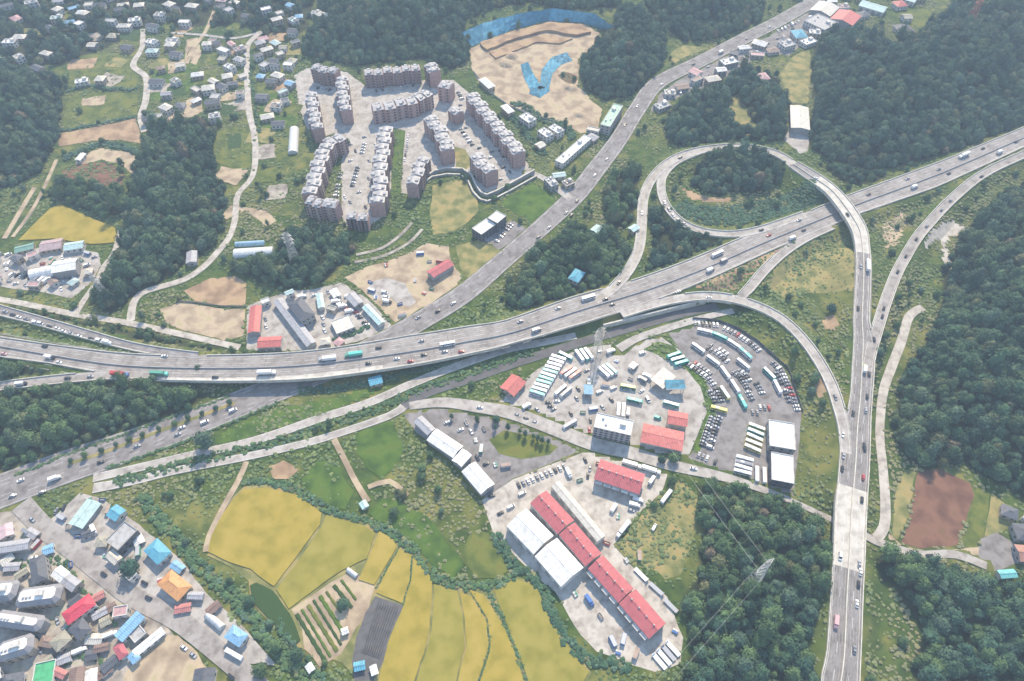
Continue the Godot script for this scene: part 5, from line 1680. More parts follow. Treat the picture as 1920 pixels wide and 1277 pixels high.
	gable("house", "red-roofed house left of the teal buses", "house", [0.7,-262.9,13.4,11.3,0.929,5], red2, M.wall_tan)
	# middle
	flat("hall", "lower half of the white-roofed hall with dark glass front", "hall", [-23,-416,16.4,10.9,0.811,9], M.roof_white, M.wall_dark, {"bare": true, "floors": 3})
	flat("hall", "taller half of the white-roofed hall with dark glass front", "hall", [-12.3,-425.3,11.4,10.2,0.891,11], M.roof_white, M.wall_dark, {"bare": true, "floors": 3})
	gable("workshop", "red-roofed workshop on the tan building plot", "workshop", [-55.7,-371.9,19.6,7.7,0.732,6], red, M.wall_grey, {"doors": 3})
	hip("house", "house with a bright blue roof inside the wood", "house", [49.8,-363,11.2,7.6,1.023,5], blue, M.wall_white)
	gable("house", "low house with teal roof by the main road junction", "house", [69.8,-418.3,8,7,0.845,4], teal, M.wall_white)
	gable("house", "low pale teal house beside the outer ramp", "house", [99.1,-413.6,7,5.6,0.686,4], teal, M.wall_tan)
	gable("workshop", "tall red-roofed workshop standing upright in the workshop yards", "workshop", [-188.5,-320.3,24.6,7.5,-1.414,6], red2, M.wall_grey, {"doors": 3})
	gable("workshop", "wide red-roofed workshop beside the highway", "workshop", [-172.9,-299.3,15.8,8.7,0.066,6], red2, M.wall_white, {"doors": 3})
	gable("shed", "long narrow white shed running diagonally to the highway", "shed", [-159.6,-318.8,52.9,6.8,-0.907,5], grey, M.wall_white, {"doors": 7, "rise": 1.0})
	hip("workshop", "dark blue roofed building beside the long diagonal shed", "workshop", [-155.3,-327.5,20.5,10.7,-0.897,9], dark, M.wall_grey, {"floors": 2, "rise": 2.0})
	gable("shed", "small white shed right of the dark blue roof", "shed", [-144.3,-339.9,14.1,4.2,-1.289,4], teal, M.wall_white)
	gable("shed", "pale blue shed by the main road in the workshop yards", "shed", [-102.7,-326.3,21.8,4.9,-0.866,4], teal, M.wall_white, {"doors": 3})
	flat("workshop", "flat-roofed workshop with orange deck behind the roadside hedge", "workshop", [-123.8,-317,14.1,13.3,0.499,4], M.roof_cream, M.wall_white, {"bare": true})
	gable("shed", "grey shed tucked against the tan building plot", "shed", [-118.5,-340.4,12.3,7.2,-0.874,5], grey, M.wall_grey)
	gable("shed", "small white shed at the top of the workshop yards", "shed", [-134.4,-347.7,8.1,5.3,-0.991,4], white, M.wall_white)
	# left
	barrel("greenhouse", "long white greenhouse right of the farm road", [-207.7,-394,30.8,9.9,0.090,4], M.film)
	barrel("greenhouse", "slim blue and white greenhouse above the long one", [-213.1,-404.2,23.3,5,0.085,3], roof_mat([0.36, 0.56, 0.68]))
	gable("shed", "small grey shed at the edge of the long wood", "shed", [-254,-385.2,12.3,7.3,-1.334,5], grey, M.wall_grey)
	barrel("greenhouse", "bright white upright greenhouse left of the apartment blocks", [-204.9,-541.8,38.4,9.1,-1.410,4], M.film)
	barrel("storage_tent", "white round-topped storage tent in the left yard", [-367.4,-370.3,16.7,10.9,0.322,6], M.roof_white)
	gable("factory", "white factory hall beside the storage tent", "factory", [-347.6,-372.4,16.8,12.1,0.240,9], white, M.wall_grey, {"doors": 3})
	gable("shed", "reddish roofed shed at the top of the left yard", "shed", [-371.2,-399.5,15.6,11.5,0.259,5], roof_mat([0.48, 0.36, 0.36]), M.wall_tan)
	gable("shed", "pale teal shed under the golden field", "shed", [-352.5,-398.3,13.7,8.2,0.227,5], teal, M.wall_white)
	gable("shed", "green roofed shed at the left yard entrance", "shed", [-392.1,-396.6,13.3,6.8,0.370,4], roof_mat([0.20, 0.36, 0.30]), M.wall_tan)
	gable("shed", "small white shed on the tan terrace", "shed", [-392.7,-514,9.5,4.7,1.434,4], white, M.wall_white)
	# apartment quarter, east side
	hip("house", "white-roofed house nearest the construction site", "house", [-25.4,-632.2,18.8,7.3,-0.998,6], white, M.wall_tan, {"floors": 2})
	hip("house", "white-roofed house halfway along the long brick block", "house", [-4.4,-586.9,13.8,6.5,-1.011,6], white, M.wall_tan, {"floors": 2})
	flat("house", "white flat-roofed villa behind the long brick block", "house", [15,-570.3,14.4,10.3,-0.874,7], M.roof_white, M.wall_white, {"floors": 2})
	flat("house", "lower of the two white villas by the trees", "house", [31.4,-546.7,13.5,8.8,-0.896,7], M.roof_white, M.wall_white, {"floors": 2})
	flat("house", "upper of the two white villas by the trees", "house", [41.6,-552.6,13.3,8.6,-0.845,7], M.roof_white, M.wall_white, {"floors": 2})
	gable("house", "small pale house below the white villas", "house", [26.1,-530.7,7.4,7.3,0.685,5], cream, M.wall_tan)
	flat("shop_row", "long low white shop row beside the main road", "shop", [56.6,-522.9,48.1,8.6,0.925,6], M.roof_white, M.wall_white, {"floors": 2, "gap": 4.0})
	flat("office_building", "pale green office block beside the main road", "office", [95.3,-570.1,37.7,9.5,1.141,10], mat("roof_mint", [0.42, 0.58, 0.46], 0.8, "stain", 0.06), M.wall_grey, {"floors": 3})
	flat("shop", "grey shop at the corner of the apartment road", "shop", [34.4,-476.4,12.4,7.6,-1.062,6], M.roof_grey, M.wall_grey, {"floors": 2})
	# upper right
	gable("shed", "white shed standing alone beside the hill wood", "shed", [275.7,-570.8,36.8,16.6,1.347,7], cream, M.wall_grey, {"doors": 2, "rise": 1.2})
	gable("factory", "red-roofed factory hall in the far valley", "factory", [377.6,-763.3,26.7,25.2,0.903,8], red2, M.wall_grey, {"doors": 3})
	gable("factory", "cream roofed hall left of the red factory", "factory", [359.4,-783.6,26.2,23.9,0.894,8], cream, M.wall_grey, {"doors": 3})
	flat("factory", "grey flat-roofed factory in the far valley", "factory", [347.3,-753.8,27.3,25.7,-0.897,7], M.roof_grey, M.wall_white, {"floors": 2})
	gable("factory", "long pale teal hall at the top edge", "factory", [419,-792.7,28.2,15.3,-0.648,6], teal, M.wall_white, {"doors": 4})
	hip("house", "cyan-roofed building beside the far forecourt", "house", [316.9,-730.4,16.1,12.6,-1.439,6], blue, M.wall_white)
	flat("shop", "white shop beside the cyan roof", "shop", [323.4,-715.8,16.3,10.8,0.512,5], M.roof_white, M.wall_white, {"floors": 1})
	flat("shop", "small grey shop on the far forecourt", "shop", [298.1,-709.4,14.7,12.9,0.412,6], M.roof_grey, M.wall_white, {"floors": 2})
	hip("house", "dark house at the edge of the upper right wood", "house", [437,-742.6,17.5,16.1,-1.432,6], dark, M.wall_white)
	hip("house", "red-roofed house at the top edge in the valley", "house", [452.2,-799.1,12.8,12.3,0.195,6], red2, M.wall_white)
	hip("house", "pinkish house above the small wood", "house", [256,-639.7,11.7,9.2,-1.340,5], roof_mat([0.56, 0.36, 0.36]), M.wall_white)
	flat("shop", "white shop beside the far main road", "shop", [228.6,-675.1,17.1,11,0.373,5], M.roof_white, M.wall_grey, {"floors": 1})
	flat("shop", "grey shop at the start of the far forecourts", "shop", [147.5,-594.5,14.4,9.3,0.525,5], M.roof_grey, M.wall_grey, {"floors": 1})
	# right farm
	hip("house", "dark-roofed farmhouse at the right edge", "house", [300.7,-158,9.6,9.3,-0.083,6], dark, M.wall_grey)
	gable("barn", "reddish barn at the right edge", "barn", [297.5,-145.4,11.4,9.4,-0.082,5], roof_mat([0.42, 0.22, 0.16]), M.wall_grey)
	gable("shed", "teal-roofed shed at the right farm", "shed", [280.9,-134,9.1,4,0.078,4], roof_mat([0.18, 0.55, 0.56]), M.wall_white)
	# lower left village
	gable("warehouse", "long pale teal warehouse at the village entrance", "warehouse", [-255.7,-169.9,15.9,9.3,1.246,5], teal, M.wall_grey, {"doors": 4})
	gable("house", "small bright blue roof beside the grey flat hall", "house", [-237.1,-170.3,7.4,7.3,-0.508,5], blue, M.wall_white)
	flat("hall", "large grey flat-roofed hall beside the village street", "hall", [-227,-154.8,14,10.8,1.041,8], M.roof_grey, M.wall_dark, {"bare": true, "floors": 2, "trim": M.wall_grey})
	gable("warehouse", "long grey warehouse at the left edge of the village", "warehouse", [-290.8,-149.2,20.9,5.9,0.162,6], grey, M.wall_grey, {"doors": 4})
	gable("house", "pink-roofed house at the left edge of the village", "house", [-298.4,-159.4,7.7,6.6,-1.056,4], roof_mat([0.66, 0.48, 0.50]), M.wall_white)
	hip("house", "tall slate-grey house on the village street", "house", [-266.3,-134.8,14.7,6.8,-1.057,9], dark, M.wall_grey, {"floors": 3})
	gable("house", "white-roofed house behind the slate-grey one", "house", [-254.8,-133.2,7.5,6.1,-0.535,6], white, M.wall_tan)
	gable("house", "grey and white house between slate house and street", "house", [-246.9,-128.4,8.8,6,-0.493,6], grey, M.wall_tan)
	mansard("villa_block", "topmost villa block cut by the left edge", [-280.9,-123.1,14.5,10.5,0.112,10], M.wall_grey)
	mansard("villa_block", "villa block with long white deck beside the red roof", [-260,-120.6,22.6,10,0.136,10], M.wall_tan)
	mansard("villa_block", "turned villa block below the long white deck", [-265.3,-107.4,26.6,7.5,-0.127,10], M.wall_grey)
	mansard("villa_block", "lowest villa block near the green court", [-261.1,-93.8,16.9,9.6,0.324,10], M.wall_tan)
	hip("house", "bright crimson-roofed house in the village", "house", [-236.4,-113.8,14.2,7.4,0.786,7], roof_mat([0.62, 0.06, 0.10]), M.wall_white, {"floors": 2})
	hip("house", "dark grey roof touching the crimson one", "house", [-231.5,-103.5,8.5,6.6,-0.696,7], dark, M.wall_tan, {"floors": 2})
	hip("house", "olive-roofed house below the dark grey roof", "house", [-239.6,-97.5,7.4,6.6,0.893,7], olive, M.wall_tan, {"floors": 2})
	flat("sports_deck", "building with a bright green roof deck at the bottom edge", "building", [-243.3,-81.2,14,10.3,-1.340,4], M.green_deck, M.wall_white, {"bare": true})
	gable("house", "long light blue roof beside the village street", "house", [-206,-105.1,14.2,5.9,1.010,6], sky_blue, M.wall_white)
	flat("house", "grey flat-roofed house behind the light blue roof", "house", [-201.5,-101.8,7.6,6.7,-0.707,5], M.roof_grey, M.wall_grey)
	gable("shed", "thin white shed along the dirt yard", "shed", [-193.9,-97.6,16,3.9,0.805,4], white, M.wall_white)
	hip("house", "small dark red roof beside the thin white shed", "house", [-206.9,-92.9,7.2,3.8,-0.811,5], roof_mat([0.48, 0.12, 0.14]), M.wall_white)
	hip("house", "small steel-blue roof next to the dark red one", "house", [-199.5,-90.1,5.1,3.4,-0.682,4], sky_blue, M.wall_white)
	hip("house", "square bright blue-roofed house right of the street", "house", [-204.3,-146.4,12.6,8.2,-0.650,6], blue, M.wall_white, {"floors": 2})
	hip("restaurant", "orange-roofed building right of the street", "restaurant", [-188.7,-127.1,16.1,8.8,-0.575,6], orange, M.wall_tan)
	gable("shed", "pale shed behind the orange roof", "shed", [-176,-121.9,7.9,3.3,-0.032,4], grey, M.wall_white)
	barrel("greenhouse", "white rounded shed beside the village street", [-162.3,-108.7,12.2,4.2,-0.600,4], M.film)
	hip("house", "light blue-roofed house at the lower end of the street", "house", [-147.4,-100.2,9.5,6.1,-0.509,6], sky_blue, M.wall_white)
	gable("house", "grey-roofed house at the bottom edge by the street", "house", [-159.5,-78.9,10.2,9.9,-1.489,5], dark, M.wall_white)
	gable("house", "brown-roofed house at the bottom edge", "house", [-224.5,-78.8,10.9,6.5,-1.315,6], brown, M.wall_tan)
	gable("house", "white house with grey lean-to at the bottom edge", "house", [-217.6,-79.2,8.9,5.2,-1.280,5], white, M.wall_white)
	barrel("greenhouse", "small white tunnel greenhouse at the head of the vegetable garden", [-91.3,-135.5,7.1,2.9,-0.594,2.6], M.film)
	gable("shed", "tiny white hut in the vegetable garden", "shed", [-90.3,-103.4,2.9,2.7,0.375,3], white, M.wall_white)
	gable("shed", "blue sheeted hut at the black plot", "shed", [-80,-85.9,5,3.8,0.211,3], blue, M.wall_dark)
	gable("shed", "white hut beside the blue sheeted hut", "shed", [-72.2,-83.9,4.2,2.8,-1.188,3], white, M.wall_white)
	gable("shed", "white hut among the trees above the street", "shed", [-105.8,-85,3.7,2.9,-0.875,3], white, M.wall_white)
	gable("shed", "tin hut beside the dirt path crossing", "shed", [-89.8,-176.3,4.2,3.6,-0.961,3], teal, M.wall_white)
	gable("shed", "small hut below the viaduct with a blue roof", "shed", [-93.9,-267.2,8.4,6.3,0.330,4], blue, M.wall_tan)
	# outbuildings of the lower left village
	var yard := [-286,-138.5,-278.7,-134.5,-291,-142.8,-252.6,-121.2,-242.6,-119.7,-226.3,-112.6,-221.8,-108.4,-224.2,-99.3,-218.5,-94.7,-222.9,-91.3,-236.3,-89.4,-244.9,-88.7,-235.7,-82.5,-213.4,-82.5,-211.4,-86.8,-282.9,-158.2,-269.4,-148.5,-230.7,-121.2,-221.8,-115.4,-249.9,-158.2,-219.3,-154.3,-191.5,-138.5,-181.5,-115.4,-164.5,-115.4]
	var yard_roof := [grey, white, brown, olive, sky_blue, dark, cream, roof_mat([0.50, 0.20, 0.18])]
	var yard_word := ["grey", "white", "brown", "olive", "light blue", "dark", "cream", "dull red"]
	for i in yard.size() / 2:
		var k := (i * 3 + i / 4) % 8
		gable("outbuilding", "small %s-roofed outbuilding in the lower left village, %s from the left edge" % [yard_word[k], ordinal(rank_of(yard, i))], "outbuilding", [yard[i * 2], yard[i * 2 + 1], rng.randf_range(5, 9), rng.randf_range(3.6, 5.5), rng.randf_range(-0.9, 0.9), rng.randf_range(2.6, 3.8)], yard_roof[k], [M.wall_tan, M.wall_white, M.wall_grey][i % 3], {"group": "outbuildings of the lower left village", "gap": 3.0, "over": 0.3})
	# far village, upper left
	var far_roofs := [white, grey, dark, brown, teal, cream, sky_blue, roof_mat([0.55, 0.36, 0.36])]
	var far_words := ["white", "grey", "dark", "brown", "pale teal", "cream", "light blue", "dusty pink"]
	var spots := [-542,-707.2,-536.5,-718.4,-584.4,-790.1,-557,-795.2,-522.1,-782.5,-511.5,-737.9,-482.2,-746.1,-485.5,-770.1,-475.9,-790.1,-450.2,-753.2,-433.3,-746.1,-448,-777.6,-425.5,-758,-429.4,-787.6,-401.8,-746.1,-399.7,-767.7,-396.5,-792.6,-384.6,-777.6,-368.9,-755.6,-369.9,-790.1,-337.1,-787.6,-323.5,-777.6,-322.5,-797.7,-302.8,-767.7,-280.8,-777.6,-263.9,-755.6,-242.9,-734.4,-224.6,-777.6,-215.4,-770.1,-415.9,-702.8,-391.2,-711.6,-370.1,-707.2,-359.1,-689.7,-370.6,-716.1,-329.8,-707.2,-320.6,-709.4,-309.6,-696.2,-262.8,-696.2,-251.3,-674.8,-259,-666.5,-240.8,-646.2,-245.2,-636.3,-293.9,-661.4,-292.8,-646.2,-293.1,-626.6,-295.5,-609.5,-305.2,-621.8,-294.1,-596.5,-438.3,-636.3,-419.5,-638.3,-362.4,-636.3,-345,-575.9,-337.9,-589.3,-347.1,-569.8,-233.9,-666.5,-236.2,-575.9,-223.5,-564.6,-285.8,-573.3,-495.7,-687.6,-492.2,-658.3]
	for i in spots.size() / 2:
		var k := (i * 5 + i / 3) % 8
		var q := [spots[i * 2], spots[i * 2 + 1], rng.randf_range(8, 14), rng.randf_range(6.5, 9), rng.randf_range(-0.6, 0.6), rng.randf_range(5.0, 7.5)]
		var lab := "%s-roofed village house at the upper left, %s from the left edge" % [far_words[k], ordinal(rank_of(spots, i))]
		if i % 3 == 0:
			flat("village_house", lab, "house", q, [M.roof_white, M.roof_grey][i % 2], M.wall_white, {"floors": 2, "group": "houses of the far village"})
			get_child(get_child_count() - 1).set_meta("label", "%s flat-roofed village house at the upper left, %s from the left edge" % [["white", "grey"][i % 2], ordinal(rank_of(spots, i))])
		elif i % 3 == 1:
			hip("village_house", lab, "house", q, far_roofs[k], [M.wall_white, M.wall_tan][i % 2], {"floors": 2, "group": "houses of the far village"})
		else:
			gable("village_house", lab, "house", q, far_roofs[k], [M.wall_white, M.wall_tan][i % 2], {"group": "houses of the far village"})

func clear_road(x, z, d):
	for k in road_order:
		var rd = roads[k]
		for i in range(0, rd.p.size(), 2):
			if Vector2(rd.p[i].x - x, rd.p[i].z - z).length() < maxf(rd.wl[i], rd.wr[i]) + d:
				return false
	return true

func find_spots(flat_, count, r, road_gap):
	var p: PackedVector2Array = poly_of(flat_)
	var box_ := Rect2(p[0], Vector2.ZERO)
	for s in p:
		box_ = box_.expand(s)
	var out := []
	for tries in count * 14:
		if out.size() >= count * 2:
			break
		var x := box_.position.x + rng.randf() * box_.size.x
		var z := box_.position.y + rng.randf() * box_.size.y
		if not Geometry2D.is_point_in_polygon(Vector2(x, z), p) or BK[int((z - GZ0) / GS) * GNX + int((x - GX0) / GS)] == 1:
			continue
		var free := true
		for s in sites:
			if absf(s[0] - x) < 30.0 and Vector2(s[0] - x, s[1] - z).length() < s[2] + r:
				free = false
				break
		if free and clear_road(x, z, road_gap):
			out.append(x)
			out.append(z)
			sites.append([x, z, r])
	return out

func hamlet(flat_, count, small, big, where, category, road_gap = 5.0):
	var spots = find_spots(flat_, count, big * 0.47, road_gap)
	var tones := [[0.72, 0.72, 0.70], [0.40, 0.40, 0.42], [0.13, 0.14, 0.16], [0.30, 0.22, 0.18], [0.46, 0.60, 0.58], [0.60, 0.56, 0.48], [0.24, 0.44, 0.62], [0.55, 0.34, 0.34], [0.40, 0.38, 0.30]]
	var words := ["white", "grey", "dark", "brown", "pale teal", "cream", "light blue", "dusty pink", "olive"]
	for i in spots.size() / 2:
		var k := (rng.randi() % 8 + 1) if rng.randf() < 0.85 else 0
		var q := [spots[i * 2], spots[i * 2 + 1], rng.randf_range(small, big), rng.randf_range(small * 0.75, big * 0.68), rng.randf_range(-0.8, 0.8), rng.randf_range(3.4, 6.8)]
		var lab := "%s-roofed %s %s, %s from the left edge" % [words[k], category, where, ordinal(rank_of(spots, i))]
		var o := {"floors": 1 if q[5] < 5.2 else 2, "group": "%s buildings %s" % [category, where], "gap": 3.6}
		if i % 3 == 0:
			flat(category.replace(" ", "_"), lab, category, q, roof_mat(tones[k]), [M.wall_white, M.wall_tan][i % 2], o)
		elif i % 3 == 1:
			hip(category.replace(" ", "_"), lab, category, q, roof_mat(tones[k]), [M.wall_white, M.wall_tan][i % 2], o)
		else:
			gable(category.replace(" ", "_"), lab, category, q, roof_mat(tones[k]), [M.wall_white, M.wall_grey][i % 2], o)

func rank_of(spots, i):
	# place of a house when counted from the left edge of the view
	var me: float = spots[i * 2] / (498.0 - spots[i * 2 + 1])
	var n := 0
	for j in spots.size() / 2:
		if spots[j * 2] / (498.0 - spots[j * 2 + 1]) < me:
			n += 1
	return n

func build_hamlets():
	hamlet([-310.4,-159.4,-284,-164.4,-265.3,-149.7,-232.3,-128,-213.1,-116.3,-205.4,-102.2,-208.7,-83.1,-214.8,-73.5,-269.9,-73.5], 44, 5.0, 9.0, "crowded in the lower left village", "house", 3.5)
	hamlet([-276.1,-164.4,-265.9,-183.3,-248.2,-179.8,-223.4,-164.4,-195.2,-144.9,-170.7,-123.6,-141.4,-100.9,-168.2,-103.6,-202.7,-120.6,-236.6,-139.6], 8, 5.0, 8.0, "right of the village street", "shed", 3.5)
	hamlet([-643,-811.5,-230.4,-831.4,-240.2,-749.4,-282.3,-749.4,-414.4,-749.4,-485.6,-674.8,-576,-674.8], 26, 8.0, 13.0, "at the far upper left", "village house", 3.0)
	hamlet([-398.9,-729.6,-293.3,-720.5,-265.1,-603.1,-292,-584.9,-345.7,-573.5], 18, 7.0, 12.0, "between the two village lanes", "house", 3.0)
	hamlet([-279.9,-726.2,-233.6,-714.9,-205.2,-567.4,-240.1,-563.1], 15, 7.0, 12.0, "left of the apartment blocks", "cottage", 3.0)
	hamlet([133,-584.9,154.1,-605.9,183.8,-624.7,214.9,-646.2,245,-671.7,276.5,-698.3,296.7,-691.8,326.2,-722.7,357.3,-738.8,393,-757.7,401.8,-782.2,374,-807.6,334.8,-789.7,284.7,-734.2,244.6,-711.5,191,-668.6,151.4,-624.7], 30, 8.0, 15.0, "along the far main road", "shop", 2.5)
	hamlet([33,-480.1,46.3,-514,78.9,-558.8,84.8,-550.4,59.3,-487.5,46.5,-467.9], 8, 7.0, 12.0, "by the main road junction", "shop", 2.0)
	hamlet([294.4,-831.4,411.7,-838.1,486.4,-831.4,470.7,-755.3,426.3,-731.9,402.1,-767.4], 12, 9.0, 15.0, "in the far right valley", "workshop", 3.0)
	hamlet([-188.2,-342.5,-131.6,-356.1,-102.9,-324,-122.9,-299.1,-172.6,-298.1], 13, 4.5, 8.0, "in the workshop yards", "shed", 2.0)
	hamlet([-414.7,-389.6,-379.8,-398.1,-333.5,-392,-328.4,-367.4,-339.7,-351.7,-401.7,-361.7], 9, 5.0, 9.0, "in the left industrial yard", "storage shed", 2.0)
	hamlet([299,-172.8,315.2,-169.4,303,-137.1,284.9,-131], 4, 6.0, 10.0, "at the right-edge farm", "barn", 2.0)

# ---------------------------------------------------------------- brick apartment blocks
func block(label, line, width, H = 15.0):
	# a chain of stair units along a line, each a little out of step with the next
	var p: PackedVector2Array = poly_of(line)
	var total := 0.0
	var mid := Vector2.ZERO
	for i in p.size() - 1:
		total += p[i].distance_to(p[i + 1])
		mid += (p[i] + p[i + 1]) / 2.0
	mid /= p.size() - 1
	var t = base("apartment_block", Vector3(mid.x, 0.05, mid.y))
	tag(t, label, "apartments", "brick apartment blocks")
	var foot := PackedVector2Array()
	var idx := 0
	for i in p.size() - 1:
		var d := p[i + 1] - p[i]
		var L := d.length()
		var n := maxi(1, int(round(L / 9.0)))
		var turn := atan2(-d.y, d.x)
		var un := L / n
		for k in n:
			idx += 1
			var c := p[i] + d * ((k + 0.5) / n) - mid
			var shift := 0.9 * (1.0 if idx % 2 == 0 else -1.0)
			var b := Basis(Vector3.UP, turn)
			var o := Vector3(c.x, 0, c.y) + b * Vector3(0, 0, shift)
			var hh = H + (0.5 if idx % 3 == 0 else 0.0)
			var st = begin()
			box(st, Vector3(-un / 2 + 0.02, -0.5, -width / 2), Vector3(un / 2 - 0.02, hh, width / 2))
			var w = part("wall", st.commit(), M.brick, t, o)
			w.rotation.y = turn
			# zinc roof: two shallow slopes with a dark trough and white dormers
			st = begin()
			var e := un / 2 - 0.45
			hexa(st, [Vector3(-e, hh, width / 2 + 0.4), Vector3(e, hh, width / 2 + 0.4), Vector3(e, hh, -width / 2 - 0.4), Vector3(-e, hh, -width / 2 - 0.4), Vector3(-e + 0.3, hh + 1.5, 0.7), Vector3(e - 0.3, hh + 1.5, 0.7), Vector3(e - 0.3, hh + 1.5, -0.7), Vector3(-e + 0.3, hh + 1.5, -0.7)])
			var r = part("roof", st.commit(), M.roof_zinc, t, o)
			r.rotation.y = turn
			for s in [-1.0, 1.0]:
				st = begin()
				box(st, Vector3(-1.5, hh + 0.35, s * width * 0.30 - 1.3), Vector3(1.5, hh + 1.5, s * width * 0.30 + 1.3))
				part("dormer", st.commit(), M.roof_zinc, r)
				st = begin()
				box(st, Vector3(1.7, hh + 0.3, s * width * 0.26 - 0.9), Vector3(2.9, hh + 1.25, s * width * 0.26 + 0.9))
				part("roof_hatch", st.commit(), M.roof_trough, r)
				# pale stair bay up the wall, windows beside it on each floor
				st = begin()
				box(st, Vector3(-0.9, 0, minf(s * width / 2, s * (width / 2 + 0.5))), Vector3(0.9, hh - 0.6, maxf(s * width / 2, s * (width / 2 + 0.5))))
				part("stair_bay", st.commit(), M.brick_pale, w)
				for f in 5:
					for u in [-0.3, 0.3]:
						var wn = part("window", window_mesh(1.9, 1.5), M.window_glass, w, Vector3(u * un, 0.9 + f * (hh - 0.4) / 5.0, s * width / 2))
						wn.rotation.y = 0.0 if s > 0 else PI
			var cc := Vector2(o.x, o.z) + mid
			var q := PackedVector2Array()
			for m in [[-1, -1], [1, -1], [1, 1], [-1, 1]]:
				var v: Vector3 = b * Vector3(m[0] * (un / 2 + 1.0), 0, m[1] * (width / 2 + 1.0))
				q.append(cc + Vector2(v.x, v.z))
			mark_poly(q, 1)
			sites.append([cc.x, cc.y, 0.45 * sqrt(un * un + width * width)])

func build_apartments():
	block("short brick block at the back left of the apartment quarter", [-202.9,-646.1,-176.4,-636.2], 11)
	block("brick block running down from the short back one", [-170.8,-627.4,-158.2,-568.7], 11)
	block("brick block at the left edge of the apartment quarter", [-196.5,-599.1,-179.8,-540], 11)
	block("long brick block against the wooded ridge", [-148.8,-634.2,-93.5,-645.1], 11)
	block("curved brick block in front of the ridge block", [-133,-573.1,-112,-580.1,-92.4,-588.2,-82,-600.9], 12)
	block("small brick tower with a plain white roof by the ridge", [-84.9,-647.7,-76.3,-633.8], 13, 17.0)
	block("small brick tower in front of the white-roofed tower", [-71.3,-613.3,-59.5,-608.6], 12, 16.0)
	block("low brick block at the centre of the quarter", [-58.6,-578.8,-50.6,-570], 10, 11.0)
	block("staggered brick block on the left of the long courtyard", [-155.3,-530.2,-166.7,-517.5,-169.2,-493,-169.3,-467.5,-169.5,-448.7], 12)
	block("front brick block closing the left of the courtyard", [-170.8,-441.3,-156.4,-437.3,-144.1,-434.6], 10)
	block("staggered brick block on the right of the long courtyard", [-117,-543.3,-115.4,-500.5,-115.7,-479.7,-112,-460.4,-110.9,-436.6], 13)
	block("brick gatehouse block at the foot of the courtyard", [-135.9,-424.5,-117.6,-424.5], 9, 12.0)
	block("brick block bending down from the curved block", [-78.9,-559.2,-68.3,-543.3,-60.7,-523,-56.4,-507.4], 12)
	block("narrow brick block above the straw plot", [-78.1,-499,-81.4,-482.6,-84.1,-461.1], 11)
	block("longest brick block facing the construction site", [-40.4,-597.3,7.6,-503.5], 12)
	block("brick block beside the curved retaining wall", [-33.5,-502.8,-17.9,-476.8], 12)

# ---------------------------------------------------------------- vehicles (forward is +x)
var proto := {}
const PAINT := {"w": [0.74, 0.74, 0.73], "d": [0.03, 0.032, 0.036], "g": [0.36, 0.37, 0.39], "s": [0.22, 0.23, 0.25], "r": [0.42, 0.05, 0.05], "b": [0.06, 0.16, 0.40], "t": [0.10, 0.46, 0.40], "y": [0.72, 0.62, 0.18], "n": [0.10, 0.30, 0.22], "p": [0.62, 0.36, 0.36], "l": [0.30, 0.50, 0.70]}
const WORDS := {"w": "white", "d": "black", "g": "silver", "s": "dark grey", "r": "red", "b": "blue", "t": "teal", "y": "yellow", "n": "green", "p": "pink", "l": "light blue"}
const KINDS := {"c": "car", "v": "van", "k": "box truck", "u": "bus", "x": "articulated lorry", "f": "flatbed trailer", "o": "pickup truck"}
const FULL := {"c": "parked_car", "v": "delivery_van", "k": "box_truck", "u": "bus", "x": "articulated_lorry", "f": "flatbed_trailer", "o": "pickup_truck"}

func paint(c):
	return mat("paint_" + c, PAINT[c], 0.35)

func section(x, y0, y1, w0, w1):
	return [Vector3(x, y0, -w0), Vector3(x, y0, w0), Vector3(x, y1, w1), Vector3(x, y1, -w1)]

func hull(list):
	var st = begin()
	var rings := []
	for s in list:
		rings.append(section(s[0], s[1], s[2], s[3], s[4]))
	loft(st, rings)
	return st.commit()

func wheels(t, xs, r, half):
	var m = wheel_mesh(r, 0.24)
	for x in xs:
		for s in [-1.0, 1.0]:
			part("wheel", m, M.tyre, t, Vector3(x, r, s * (half - 0.1)))

